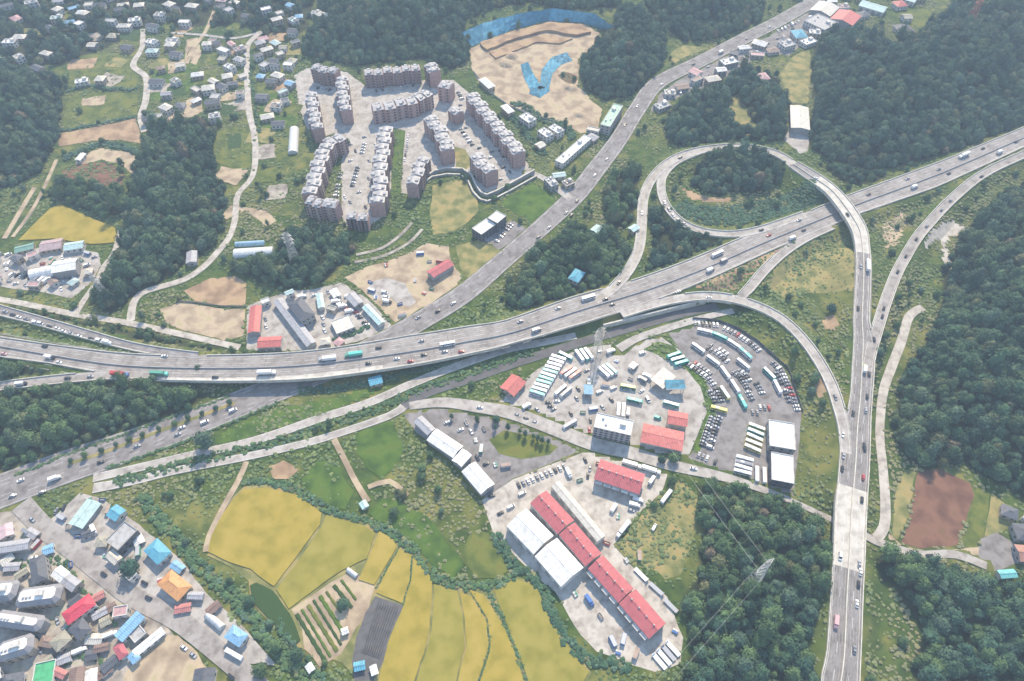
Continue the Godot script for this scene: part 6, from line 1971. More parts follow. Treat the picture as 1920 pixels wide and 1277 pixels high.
func vehicle(code):
	# first letter is the kind, the others its colours
	if proto.has(code):
		return proto[code].duplicate()
	var t := Node3D.new()
	var c = paint(code[1])
	var c2 = paint(code[2]) if code.length() > 2 else c
	match code[0]:
		"c":
			part("body", hull([[-2.25, 0.42, 0.80, 0.72, 0.66], [-2.1, 0.28, 0.98, 0.88, 0.80], [-1.2, 0.26, 1.02, 0.90, 0.82], [0.8, 0.26, 0.98, 0.90, 0.82], [2.0, 0.28, 0.84, 0.87, 0.76], [2.25, 0.42, 0.68, 0.70, 0.62]]), c, t)
			part("window_band", hull([[-1.85, 0.96, 1.0, 0.78, 0.76], [-1.2, 0.96, 1.42, 0.79, 0.62], [0.25, 0.96, 1.45, 0.79, 0.62], [1.05, 0.94, 0.98, 0.77, 0.74]]), M.glass_dark, t)
			part("roof", hull([[-1.15, 1.41, 1.47, 0.63, 0.58], [-0.9, 1.42, 1.50, 0.64, 0.58], [0.1, 1.43, 1.51, 0.64, 0.58], [0.3, 1.42, 1.47, 0.62, 0.56]]), c, t)
			wheels(t, [-1.35, 1.4], 0.33, 0.9)
		"v":
			part("body", hull([[-2.5, 0.4, 1.8, 0.84, 0.76], [-2.4, 0.3, 1.98, 0.92, 0.82], [1.0, 0.3, 2.0, 0.92, 0.82], [1.9, 0.3, 1.1, 0.92, 0.84], [2.5, 0.36, 0.9, 0.86, 0.78]]), c, t)
			part("windscreen", hull([[1.08, 1.16, 1.94, 0.88, 0.80], [1.95, 1.08, 1.14, 0.88, 0.84]]), M.glass_dark, t)
			part("side_window", hull([[-1.9, 1.2, 1.7, 0.935, 0.88], [0.9, 1.2, 1.7, 0.935, 0.88]]), M.glass_dark, t)
			wheels(t, [-1.6, 1.6], 0.36, 0.94)
		"k":
			part("cab", hull([[1.7, 0.5, 2.2, 1.0, 0.9], [2.6, 0.5, 2.15, 1.0, 0.9], [3.3, 0.5, 1.2, 0.98, 0.9]]), c, t)
			part("windscreen", hull([[2.62, 1.24, 2.08, 0.95, 0.86], [3.28, 1.18, 1.24, 0.92, 0.88]]), M.glass_dark, t)
			part("cargo_box", boxm(5.2, 2.3, 2.2, 0.85, 0.05), c2, t, Vector3(-1.1, 0, 0))
			part("chassis", boxm(6.6, 0.35, 0.9, 0.5), M.tyre, t, Vector3(-0.3, 0, 0))
			wheels(t, [-2.4, 2.3], 0.45, 1.05)
		"u":
			part("body", hull([[-5.4, 0.5, 2.6, 1.15, 1.1], [-5.2, 0.35, 2.8, 1.24, 1.16], [5.1, 0.35, 2.8, 1.24, 1.16], [5.5, 0.4, 2.5, 1.16, 1.08]]), c, t)
			part("window_band", boxm(10.1, 0.9, 2.5, 1.45), M.glass_dark, t, Vector3(-0.1, 0, 0))
			part("windscreen", boxm(0.14, 1.3, 2.1, 1.2), M.glass_dark, t, Vector3(5.42, 0, 0))
			part("roof", hull([[-5.25, 2.78, 2.86, 1.17, 1.02], [-4.9, 2.79, 2.98, 1.17, 1.02], [4.8, 2.79, 2.98, 1.17, 1.02], [5.15, 2.78, 2.86, 1.17, 1.02]]), c2, t)
			part("cooling_unit", boxm(2.4, 0.26, 1.5, 2.98, 0.1), paint("w"), t, Vector3(-1.2, 0, 0))
			wheels(t, [-3.0, 3.4], 0.5, 1.22)
		"x":
			part("cab", hull([[4.4, 0.6, 2.9, 1.2, 1.1], [5.6, 0.6, 2.8, 1.2, 1.1], [6.5, 0.6, 2.5, 1.15, 1.05]]), c, t)
			part("windscreen", boxm(0.16, 0.9, 2.0, 1.6), M.glass_dark, t, Vector3(6.34, 0, 0))
			part("trailer_box", boxm(9.6, 2.6, 2.45, 1.15, 0.05), c2, t, Vector3(-0.9, 0, 0))
			part("chassis", boxm(11.0, 0.4, 0.9, 0.7), M.tyre, t)
			wheels(t, [-4.6, -3.4, 3.0, 5.4], 0.5, 1.18)
		"f":
			part("bed", boxm(9.4, 0.3, 2.4, 1.0), c, t)
			part("headboard", boxm(0.25, 1.2, 2.4, 1.3), c, t, Vector3(4.5, 0, 0))
			part("chassis", boxm(9.0, 0.4, 0.9, 0.6), M.tyre, t)
			wheels(t, [-3.6, -2.4, 3.2], 0.5, 1.15)
		"o":
			part("cab", hull([[0.7, 0.45, 1.9, 0.85, 0.76], [1.5, 0.45, 1.85, 0.85, 0.76], [2.3, 0.45, 1.1, 0.82, 0.76]]), c, t)
			part("windscreen", hull([[1.52, 1.2, 1.8, 0.80, 0.74], [2.28, 1.08, 1.14, 0.78, 0.74]]), M.glass_dark, t)
			part("cargo_bed", boxm(2.9, 0.55, 1.7, 0.65, 0.0), c2, t, Vector3(-0.85, 0, 0))
			part("load", boxm(2.5, 0.5, 1.4, 1.22, 0.12), M.steel if code.length() < 3 else c2, t, Vector3(-0.85, 0, 0))
			wheels(t, [-1.4, 1.5], 0.36, 0.85)
	proto[code] = t
	return t.duplicate()

func describe(code):
	var w: String = WORDS[code[1]]
	if code.length() > 2 and code[2] != code[1]:
		w += " and " + WORDS[code[2]]
	return w + " " + KINDS[code[0]]

func put_vehicle(code, x, y, z, turn, pitch, label, group):
	var t = vehicle(code)
	t.name = numbered(FULL[code[0]] if group.begins_with("vehicles parked") or code[0] != "c" else "car")
	add_child(t)
	t.position = Vector3(x, y, z)
	t.rotation = Vector3(0, turn, pitch)
	sites.append([x, z, 2.2 if code[0] in "cvo" else 5.0])
	tag(t, label, KINDS[code[0]].split(" ")[-1] if code[0] != "x" else "lorry", group)
	return t

func traffic(key, where, end, flat_, codes):
	var list := []
	for i in codes.size():
		var r = on_road(key, flat_[i * 2], flat_[i * 2 + 1])
		list.append([r[2], codes[i], flat_[i * 2], flat_[i * 2 + 1], r])
	list.sort_custom(func(a, b): return a[0] < b[0])
	for i in list.size():
		var e = list[i]
		var r = e[4]
		var dir := Vector2(cos(r[1]), -sin(r[1]))
		# keep right: on the left half of the road the traffic comes the other way
		var rd = roads[key]
		var best := 1e9
		var off := 0.0
		for k in rd.p.size():
			var d := Vector2(e[2] - rd.p[k].x, e[3] - rd.p[k].z)
			if d.length() < best:
				best = d.length()
				off = d.x * dir.y - d.y * dir.x
		var turn: float = r[1]
		var pitch: float = r[3]
		if off > 1.5:
			turn += PI
			pitch = -pitch
		put_vehicle(e[1], e[2], r[0] + 0.008, e[3], turn, pitch, "%s on the %s, %s from its %s end" % [describe(e[1]), where, ordinal(i), end], "vehicles driving on the " + where)

func row(lot, where, end, flat_, n, codes, across = PI / 2, skip = 0.0):
	# n vehicles parked side by side along a line
	var p: PackedVector2Array = poly_of(flat_)
	var total := 0.0
	for i in p.size() - 1:
		total += p[i].distance_to(p[i + 1])
	var made := 0
	var gap := 2.35
	for cd in codes:
		var wide: float = {"c": 2.35, "v": 2.5, "k": 2.9, "u": 3.1, "x": 3.2, "f": 3.0, "o": 2.4}[cd[0]]
		var long: float = {"c": 5.0, "v": 5.8, "k": 7.4, "u": 11.8, "x": 13.5, "f": 10.5, "o": 5.4}[cd[0]]
		gap = maxf(gap, 1.0 / maxf(absf(sin(across)) / wide, absf(cos(across)) / long))
	n = maxi(1, mini(n, int(total / gap)))
	for k in n:
		var s: float = total * (k + 0.5) / n
		var i := 0
		while i < p.size() - 2 and s > p[i].distance_to(p[i + 1]):
			s -= p[i].distance_to(p[i + 1])
			i += 1
		if rng.randf() < skip:
			continue
		var d := (p[i + 1] - p[i]).normalized()
		var q := p[i] + d * s
		var turn: float = atan2(-d.y, d.x) + across + rng.randf_range(-0.04, 0.04)
		var code: String = codes[rng.randi() % codes.size()]
		put_vehicle(code, q.x, lot_y[lot] + 0.004, q.y, turn, 0.0, "%s %s, %s from %s" % [describe(code), where.trim_prefix("parked "), ordinal(made), end], "vehicles parked " + where.trim_prefix("parked "))
		made += 1

func loose(lot, where, flat_, count, codes):
	var spots = find_spots(flat_, count, 3.2, 1.5)
	for i in spots.size() / 2:
		var code: String = codes[rng.randi() % codes.size()]
		put_vehicle(code, spots[i * 2], lot_y[lot] + 0.004, spots[i * 2 + 1], (0.45 if rng.randf() < 0.6 else -1.1) + rng.randf_range(-0.15, 0.15), 0.0, "%s %s, %s from the left" % [describe(code), where, ordinal(rank_of(spots, i))], "vehicles parked " + where)

func lone(lot, flat_, code, label, y = -1.0):
	# one vehicle between its rear and its front
	var a := Vector2(flat_[0], flat_[1])
	var b := Vector2(flat_[2], flat_[3])
	var c := (a + b) / 2.0
	put_vehicle(code, c.x, (lot_y[lot] if y < 0.0 else y) + 0.004, c.y, atan2(-(b.y - a.y), b.x - a.x), 0.0, label, "vehicles parked singly")

func build_vehicles():
	var mixed := ["cw", "cg", "cd", "cs", "cw", "cg", "cd", "cs", "cw", "cg", "cd", "cs", "cw", "cg", "cs", "cw", "vw", "cr"]
	var gloomy := ["cd", "cs", "cd", "cg", "cs", "cw"]
	traffic("highway", "highway", "left", [-355,-286.4,-329.4,-293,-321,-282.7,-313.6,-279,-267.7,-268.2,-240.9,-268.6,-242.2,-284.5,-202,-266.4,-167.8,-269.5,-127.4,-281.3,-109.8,-285,-93.9,-291.5,-99.2,-278.1,-80.1,-282.2,-70.3,-279.9,-61.5,-285.5,-45.6,-294.4,-47.1,-288.3,-35.5,-288.3,-64.3,-297.7], ["cp", "cd", "kdw", "cw", "xbr", "xtn", "cw", "cd", "xww", "xgw", "xnt", "cd", "cd", "cw", "cr", "cd", "uww", "cg", "cr", "cg"])
	traffic("highway", "highway mid-section", "left", [5.8,-316.1,17.7,-307.7,33.9,-328.9,57.1,-338.9,69.8,-338.3,74.5,-333.1,125.6,-346.4,153.8,-368.6,166.5,-379,162.4,-386.1,208.5,-408.6,227,-404.9,238.7,-414.9,238,-427.1], ["cg", "kdg", "cg", "uww", "cd", "cd", "cw", "kdw", "kss", "uww", "cr", "kyw", "cd", "cg"])
	traffic("highway", "highway east section", "left", [306.2,-459.7,349.2,-469.6,347.3,-481.1,386.8,-488.5,410.2,-513.5,445.1,-519,467.5,-535,432.3,-524.6,380.1,-494.4], ["cd", "kww", "cg", "cd", "xww", "kww", "cd", "cd", "cs"])
	traffic("overpass", "overpass road", "lower", [186.8,-142.5,196.3,-137.9,195.5,-133.4,192.4,-126.6,188.3,-116.2,173.7,-106.1,179.9,-92.7,210,-176.8,215.4,-191.5,223.1,-213.7,222.7,-211.5,204.3,-197.3,207.7,-206.5,212,-221.9,223.3,-237.5,232.4,-239.9,236.5,-250.4,243.3,-268.2,241.4,-272.7], ["vw", "cg", "cw", "cd", "cw", "kpp", "cs", "cd", "cr", "cd", "cd", "cd", "cg", "cw", "cd", "cg", "cd", "cd", "kyw"])
	traffic("overpass", "upper overpass road", "lower", [256.6,-298.3,253.8,-326.6,268.4,-368.2,273.4,-368.2,275.2,-426,262.9,-473.7], ["cd", "cd", "cg", "xww", "cd", "cw"])
	traffic("ramp_east", "straight right-hand ramp", "lower", [273.3,-327.4,269.6,-319.7,297.1,-365.3,309.8,-382.6,325.5,-402.5,339.9,-418.2,360,-438.4,372.4,-450.5,412.9,-483.1], ["cd", "cd", "cd", "cd", "cd", "cs", "cs", "cs", "cd"])
	traffic("ramp_south", "ramp round the bus depot", "left", [215.4,-250,147.6,-340.2], ["cs", "cw"])
	traffic("ramp_outer", "outer loop ramp", "right", [81.3,-354.7,108.4,-433.7,151.1,-507.1], ["cd", "cw", "cd"])
	traffic("ramp_inner", "inner loop ramp", "right", [129.1,-447.6,131.5,-438.8,134,-431.6,137.5,-425.7,141.7,-421.2,203.8,-414.8], ["cw", "cg", "cw", "cw", "cg", "cd"])
	traffic("ramp_west", "lower left slip road", "left", [-331.2,-260.8,-302.1,-265.7,-287.3,-267], ["kdw", "cd", "cg"])
	traffic("slip", "upper left slip road", "left", [-375.4,-328.3,-368.5,-325.2,-362.6,-322.6,-356.2,-320.6,-347.7,-317,-343.4,-316,-335.9,-313,-328.9,-311,-323,-308.1,-316.9,-306.1,-309.6,-303.2,-300.3,-300.7,-293.5,-298.8,-286.1,-296.4], ["cg", "cd", "cw", "cs", "vw", "vw", "cd", "cw", "cw", "cg", "cw", "cd", "vw", "kww"])
	traffic("main", "main road left of the viaduct", "left", [-306.2,-193.2,-306.5,-182.8,-284.7,-194.3,-289.5,-185.3,-217,-231.2,-218.2,-225.9,-203,-235.2,-186.6,-244.4,-260.9,-205.8,-241.8,-217.3], ["cw", "cg", "kww", "cg", "cw", "cg", "vw", "vw", "cd", "cg"])
	traffic("main", "main road beyond the viaduct", "near", [-69.8,-325.3,-55.5,-331.6,-44.4,-339.5,21.9,-411.4,31,-422.9,46.1,-441.3,50.5,-438.6,56,-456.3,73.8,-490.8,86.7,-513.7,108.7,-566.9,124,-598,152.8,-635.9,191.8,-674.3,225.6,-697.8,259.4,-726.7,290.1,-752.4], ["cg", "cd", "cw", "cd", "cg", "cg", "cd", "cd", "cw", "cg", "cd", "cg", "cw", "cd", "kww", "cg", "cw"])
	traffic("town", "village street", "upper", [-287.8,-167.6,-232.7,-134.6,-208,-129.7,-202.9,-121.4,-146.7,-81], ["cg", "cd", "cd", "cd", "cd"])
	traffic("depot_road", "depot road", "left", [114.5,-201.3,242.3,-145.4,-21.5,-246.9], ["cw", "cd", "cw"])
	# curved parking lot
	row("east", "parked along the outer curved lot fence", "left", [134.1,-321,151.5,-318.9,163,-311.4,173.8,-300.1,177.5,-294.3], 20, mixed, PI / 2, 0.08)
	row("east", "parked on the right side by the lot fence", "top", [183.5,-285.8,188.4,-277.9,190.2,-264.4,191.1,-253.5,191.6,-244.1], 15, mixed, PI / 2, 0.08)
	row("east", "parked behind the two right-hand buses", "top", [183.7,-277,186.2,-268.8,187.4,-258.7,188.3,-250.9], 9, gloomy, PI / 2, 0.15)
	row("east", "parked in the gap between the two bus arcs", "left", [139.7,-298.6,146.8,-293.3,153.1,-284.8], 8, mixed, PI / 2, 0.1)
	row("east", "parked in the second line between the bus arcs", "left", [142.4,-301,149.8,-295.2,156.1,-288.6], 6, mixed, PI / 2, 0.2)
	row("east", "parked in the dark cluster in the middle of the lot", "top", [153.8,-277,158.2,-272.9,161.1,-265.7,162.5,-260], 9, gloomy, PI / 2, 0.05)
	row("east", "parked beside the dark cluster of the lot", "top", [157.9,-278.8,162.3,-274.7,164.7,-268.4], 6, gloomy, PI / 2, 0.05)
	row("east", "parked in the right middle of the lot", "top", [168.3,-267.9,170.1,-263.1,171.1,-257.8], 5, gloomy, PI / 2)
	row("east", "parked left of the right middle group", "top", [160.9,-261.3,162.2,-256.9,163.4,-252.6], 5, gloomy, PI / 2)
	row("east", "parked at the end of the teal bus", "left", [159.6,-248.4,165.9,-247.5,174.3,-246.7], 7, mixed, PI / 2, 0.1)
	row("east", "parked in the short line below the teal bus", "left", [159.4,-243.7,165.6,-242.9], 4, mixed, PI / 2)
	row("east", "parked along the grass strip, upper line", "top", [123.9,-283.9,130.7,-277,136.3,-271.1,139.6,-264.8], 13, mixed, PI / 2, 0.05)
	row("east", "parked along the grass strip, second line", "top", [128.2,-284.8,134,-279.3,139,-273.8], 9, mixed, PI / 2, 0.1)
	row("east", "parked left of the yellow bus", "top", [134.7,-261.7,137.2,-255.6,137.7,-250.5], 6, gloomy, PI / 2)
	row("east", "parked touching the yellow bus", "top", [139.4,-263.5,141.6,-255.6,142.2,-251.3], 6, mixed, PI / 2)
	row("east", "parked in the lower left column of the lot", "top", [133.7,-240.4,128.2,-229.3,122.7,-217.4], 11, mixed, PI / 2, 0.05)
	row("east", "parked in the second lower column of the lot", "top", [138.8,-240.8,133.2,-229.3,127.3,-215.9], 11, mixed, PI / 2, 0.1)
	row("east", "parked at the bottom corner of the lot", "left", [118.4,-212,130.6,-205.9], 7, mixed, PI / 2, 0.1)
	var arcs := [135.7,-313.7,145.7,-310.7,146.4,-310.2,155.1,-304.8,156,-303.8,163.4,-296.5,163.6,-295.5,169.1,-287.5,159.8,-286.1,165.4,-279.1,176.8,-278.2,181.3,-270.5,180.9,-268.7,183,-257.7,129.4,-300.9,137.2,-292.7,138.5,-289.4,145.4,-281.9,146.3,-280.5,150.6,-270,151.1,-269.1,154.8,-258.1,154.1,-256.8,156.9,-245.7,143,-263.4,146.9,-253.4,133.5,-247,143.6,-243.6]
	var arc_codes := ["uww", "utt", "uww", "uwt", "uww", "utw", "uww", "uww", "uww", "uww", "uww", "utt", "uyw", "uyy"]
	var arc_words := ["white bus at the upper left end of the outer bus arc", "teal bus second in the outer bus arc", "white bus third in the outer bus arc", "white bus with teal roof fourth in the outer bus arc", "white bus alone below the outer bus arc", "teal bus with white roof on the right of the lot", "white bus behind the teal one on the right of the lot", "white bus at the head of the inner bus arc", "second white bus of the inner bus arc", "third white bus of the inner bus arc", "fourth white bus of the inner bus arc", "teal bus at the lower end of the inner bus arc", "yellow bus with white roof beside the grass strip", "yellow bus lying across the lot's lower end"]
	for i in arc_codes.size():
		lone("east", arcs.slice(i * 4, i * 4 + 4), arc_codes[i], arc_words[i])
	row("east", "parked in the teal stack by the grass strip", "top", [113.9,-292.2,120.3,-281.9], 6, ["utt", "utw", "utt"], PI / 2 - 0.2)
	row("east", "parked in the coloured bus stack before the white halls", "top", [161.6,-233.3,153.8,-213.5], 5, ["utt", "uyy", "utw", "uyw"], PI / 2 - 0.1)
	row("east", "parked in the white stack at the lot corner", "top", [148.6,-209.7,143.9,-197], 5, ["uww", "uws", "uww"], PI / 2 + 0.05)
	row("east", "parked nose-in before the lower white hall", "left", [151.1,-197.7,160,-195.9], 5, ["uww", "uwp"], PI / 2)
	# depot yard
	row("west", "parked in the long depot bus stack", "top", [33.7,-289.4,16.3,-256.4], 16, ["uwt", "utt", "utw", "uww", "uww"], PI / 2 + 0.15)
	lone("west", [33.4,-292.7,42.6,-287], "utw", "teal bus turned at the top of the teal and white stack")
	row("west", "parked in the second depot bus stack", "left", [36.5,-277.7,45.2,-272.3], 5, ["uwp", "uww", "uwr"], PI / 2 - 0.35)
	row("west", "parked in the lower white depot stack", "left", [31.4,-261.6,38.5,-257.7], 4, ["uww", "uws"], PI / 2 - 0.3)
	row("west", "parked in the short stack at the upper depot gate", "left", [46.2,-289.4,56.2,-292.2], 4, ["uww", "utw"], PI / 2 + 0.2)
	row("west", "parked in the middle depot stack", "left", [62.4,-274.6,71,-279.1], 3, ["uww", "uwt"], PI / 2 + 0.2)
	row("west", "parked loosely below the bus stacks", "left", [23.9,-252.6,26.5,-246.7,29.3,-245], 7, gloomy, 1.1)
	row("west", "parked loosely right of the bus stacks", "left", [27.5,-254.3,33.2,-250.1], 4, mixed, 0.7)
	row("west", "parked along the depot road kerb", "left", [0.7,-242.5,18.3,-234.2], 5, gloomy, 0.1)
	row("west", "parked beside the filling-station canopy", "top", [44.9,-265.7,45.9,-258.7], 4, ["cd", "kdw", "cs"], 0.3)
	lone("west", [42.3,-236.2,34,-230.9], "uwg", "white bus with grey roof turning out of the depot")
	lone("west", [74.4,-264.3,84.7,-262], "uny", "green bus with yellow roof in the middle of the depot yard")
	lone("west", [78.3,-253.4,87.4,-250.8], "unt", "green and teal bus near the depot office")
	lone("west", [103.9,-250.4,110.4,-248.2], "utw", "short teal and white bus under the blue canopy")
	lone("west", [94.7,-239.8,99.1,-238.1], "vt", "teal van in front of the red depot hall")
	lone("west", [82.6,-279.5,86.5,-284.1], "kww", "white truck at the upper right of the depot yard")
	lone("west", [84.4,-278.1,88.2,-282.3], "kws", "second white truck at the upper right of the depot yard")
	row("west", "parked before the tan canopy", "left", [88.1,-268.6,95,-274], 4, ["kww", "kws"], PI / 2 + 0.3)
	row("west", "parked behind the depot office", "left", [69.7,-245.2,79.2,-243.5], 4, ["kww", "uww"], PI / 2)
	row("west", "parked at the left wall of the depot office", "top", [52.7,-240.8,50.2,-226.1], 4, ["cd", "cr", "cg", "cd"], 0.2)
	# truck yard
	lone("logistics", [42,-121.5,44.4,-118], "kbb", "blue truck alone in the big concrete yard")
	lone("logistics", [70.3,-205.9,80.4,-202.5], "xww", "white lorry trailer behind the short red warehouse, left one")
	lone("logistics", [82.1,-202.1,92,-198.4], "xww", "white lorry trailer behind the short red warehouse, right one")
	lone("logistics", [85,-190.4,89.8,-197], "kww", "white box truck at the corner of the short red warehouse")
	lone("logistics", [91.3,-178.4,97.6,-185.8], "uww", "white bus parked on the dry lot by the pylon wood", 0.1)
	lone("logistics", [83.2,-160.4,86.3,-165.1], "vw", "white van standing alone on the dry lot", 0.1)
	row("logistics", "parked in the trailer line along the dry lot", "top", [72.4,-168.8,60.2,-154.5], 5, ["fw", "fg", "xww"], 0.0)
	row("logistics", "in the trailer park below the red halls", "left", [76.6,-87.5,87.4,-96], 8, ["fw", "fg", "fw"], PI / 2)
	row("logistics", "parked along the fence right of the red halls", "top", [69.8,-138.6,85,-122.4], 7, ["fw", "fg", "kww"], 0.0)
	row("logistics", "parked at the fence bend right of the red halls", "top", [87,-121.8,89.3,-112.6], 4, ["kww", "vw", "fg"], 0.5)
	row("logistics", "parked along the yard entrance", "left", [2.7,-189.7,34.5,-203.7], 11, mixed, PI / 2, 0.1)
	row("logistics", "parked at the gable of the short red warehouse", "top", [50.1,-204.4,46.7,-194.1], 4, gloomy, 0.2)
	row("logistics", "parked right of the short red warehouse", "top", [78.6,-181.5,71,-172.1], 6, ["vw", "kww", "cw", "cg"], PI / 2 + 0.4)
	lone("logistics", [-8.4,-171.1,-5.5,-172.8], "cd", "black car alone at the left edge of the truck yard")
	lone("sheds", [-13.8,-182.6,-11.2,-183.6], "cd", "black car at the gate below the grey sheds")
	# apartments
	row("flats", "parked in the middle of the long apartment courtyard", "top", [-139.1,-504.8,-140,-491.2,-140.6,-475.1], 7, gloomy, PI / 2)
	row("flats", "parked on the left of the long apartment courtyard", "top", [-153.8,-500.2,-153.6,-480.1,-152.4,-460.9], 8, mixed, PI / 2, 0.15)
	row("flats", "parked at the top of the long apartment courtyard", "top", [-137.9,-539.6,-138.5,-521.9], 4, mixed, PI / 2)
	row("flats", "parked along the longest brick block", "top", [-42,-591.2,-28.1,-563.1,-14.9,-536.4,-4.9,-512.5], 20, gloomy, PI / 2, 0.15)
	row("flats", "parked opposite the longest brick block", "top", [-50.1,-563.1,-41.2,-544.6,-35.8,-533.9], 6, mixed, PI / 2)
	row("flats", "parked in the small court of the narrow block", "top", [-98.2,-552.9,-97.9,-533.9,-98.1,-510.2], 6, mixed, 0.1)
	row("flats", "parked behind the curved brick block", "left", [-140.6,-624.7,-98.3,-636.4], 7, gloomy, PI / 2, 0.2)
	row("flats", "parked in the back left court", "left", [-200.1,-631.5,-183,-626.6], 4, gloomy, PI / 2)
	row("flats", "parked by the low central block", "top", [-55.1,-624.7,-49.1,-609.6], 4, mixed, PI / 2)
	# workshops, left yard, forecourts
	row("workshops", "parked in the red-roof workshop yard", "top", [-186.3,-335.5,-179.9,-313.9], 6, mixed, 0.2, 0.1)
	row("workshops", "parked by the dark blue roof", "top", [-141.8,-329.2,-134.4,-304], 6, mixed, 0.3, 0.1)
	row("workshops", "parked in the cluttered middle workshop yard", "left", [-134.4,-342.5,-119.7,-330.3], 7, ["kww", "vw", "cw", "cd", "kbw", "cr"], 1.0)
	row("workshops", "parked in the right workshop yard", "left", [-119.5,-334.5,-106.1,-317.9], 7, mixed, 1.2, 0.1)
	row("left", "parked low in the left yard", "left", [-393.1,-370.2,-347.4,-360.6], 12, ["kww", "cw", "vw", "cd", "cg", "kws"], 1.3, 0.2)
	row("left", "parked before the white factory hall", "left", [-362.6,-367.4,-337.2,-366.2], 8, gloomy, PI / 2, 0.1)
	row("left", "parked at the far side of the left yard", "left", [-403.9,-380.1,-390.9,-386], 5, ["kww", "vw", "cw"], 1.2)
	row("strip", "parked on the near end of the far forecourts", "left", [155,-612.4,209.4,-646.2], 9, mixed, 1.0, 0.1)
	row("strip", "parked on the middle of the far forecourts", "left", [245,-685.4,279.5,-711.5], 6, mixed, 1.0, 0.1)
	row("strip", "parked at the upper end of the far forecourts", "left", [295.9,-743.5,329,-767.4], 7, ["kww", "cw", "cg", "vw"], 1.0, 0.1)
	row("plot", "parked on the tan building plot", "left", [-98.4,-353.4,-93.5,-338.7], 3, ["kdw", "vw", "kww"], 1.0)
	row("hall", "parked in the car park of the dark-fronted hall", "top", [0,-428.4,-13.1,-406.1], 8, mixed, PI / 2, 0.1)
	row("village", "parked at the upper side of the village", "left", [-292.9,-162.7,-280.2,-155.5], 4, ["xdd", "kds", "cd"], 0.1)
	row("village", "parked by the teal village warehouse", "left", [-277.7,-172.1,-270.3,-176.3], 5, mixed, 1.0)
	row("village", "parked between the grey hall and the blue roof", "top", [-248.3,-164.4,-247.4,-156.8], 3, ["kww", "vw", "cw"], 0.6)
	row("village", "parked along the bottom of the village street", "left", [-178.5,-97.3,-166.6,-89.9], 5, mixed, 0.0)
	row("village", "parked as trucks at the lower end of the street", "left", [-156.9,-96.3,-138.2,-87.3], 4, ["kww", "uww", "kws"], 0.0)
	row("village", "parked between the villa blocks", "top", [-257.5,-102.2,-250.6,-91.5], 4, gloomy, 0.4)
	# loose vehicles standing about the yards
	loose("west", "in the bus depot yard", [0,-247.1,18.6,-275.6,49.6,-294.3,84.5,-299.1,98.9,-291.9,95,-275.6,100.1,-257.8,82.6,-247.1,53.8,-247.1,35.2,-232.6], 14, ["cw", "cg", "cd", "cs", "kww", "vw", "cd"])
	loose("logistics", "in the concrete truck yard", [-8.1,-172.8,16.7,-195.9,47.8,-210.9,50.5,-192.2,33.3,-194.1,20,-192.2,0,-172.8], 10, ["cw", "cd", "kww", "cs", "vw"])
	loose("sheds", "in the grey shed yard", [-46,-236.7,-21.3,-238.7,-10.4,-220.6,0,-205.2,-10,-194.1,-23.8,-209], 6, ["cd", "cw", "kww"])
	loose("workshops", "about the workshop yards", [-188.2,-342.5,-131.6,-356.1,-102.9,-324,-123.2,-301.5,-172.8,-299.1], 20, ["cw", "cg", "cd", "kww", "vw", "kbw", "cr"])
	loose("left", "about the left industrial yard", [-414.7,-389.6,-379.8,-398.1,-333.5,-392,-328.4,-367.4,-340.3,-353.4,-402.2,-362.8], 16, ["kww", "cw", "cd", "cg", "vw"])
	loose("strip", "about the far forecourts", [133,-584.9,154.1,-605.9,214.9,-646.2,276.5,-698.3,326.2,-722.7,393,-757.7,372.5,-802.4,332.8,-782.2,283.7,-729.6,190.3,-664.4], 30, ["cw", "cg", "cd", "cs", "vw", "kww"])
	loose("flats", "in the apartment courtyards", [-155.9,-546.2,-116.6,-554.6,-107.2,-491.2,-122.2,-441.7,-143.1,-445], 12, ["cw", "cg", "cd", "cs"])
	loose("flats", "in the eastern apartment courts", [-58.6,-607.7,-42.6,-607.7,12.1,-506.3,-14.1,-480.1,-51.1,-563.1], 10, ["cw", "cg", "cd", "cs"])
	loose("village", "about the lower left village", [-305.6,-162.7,-283.3,-162.7,-232.3,-128,-209.2,-113.4,-212.1,-81.1,-267.1,-79.3], 14, ["cw", "cg", "cd", "vw", "kww"])
	for k in proto:
		proto[k].free()
	proto.clear()

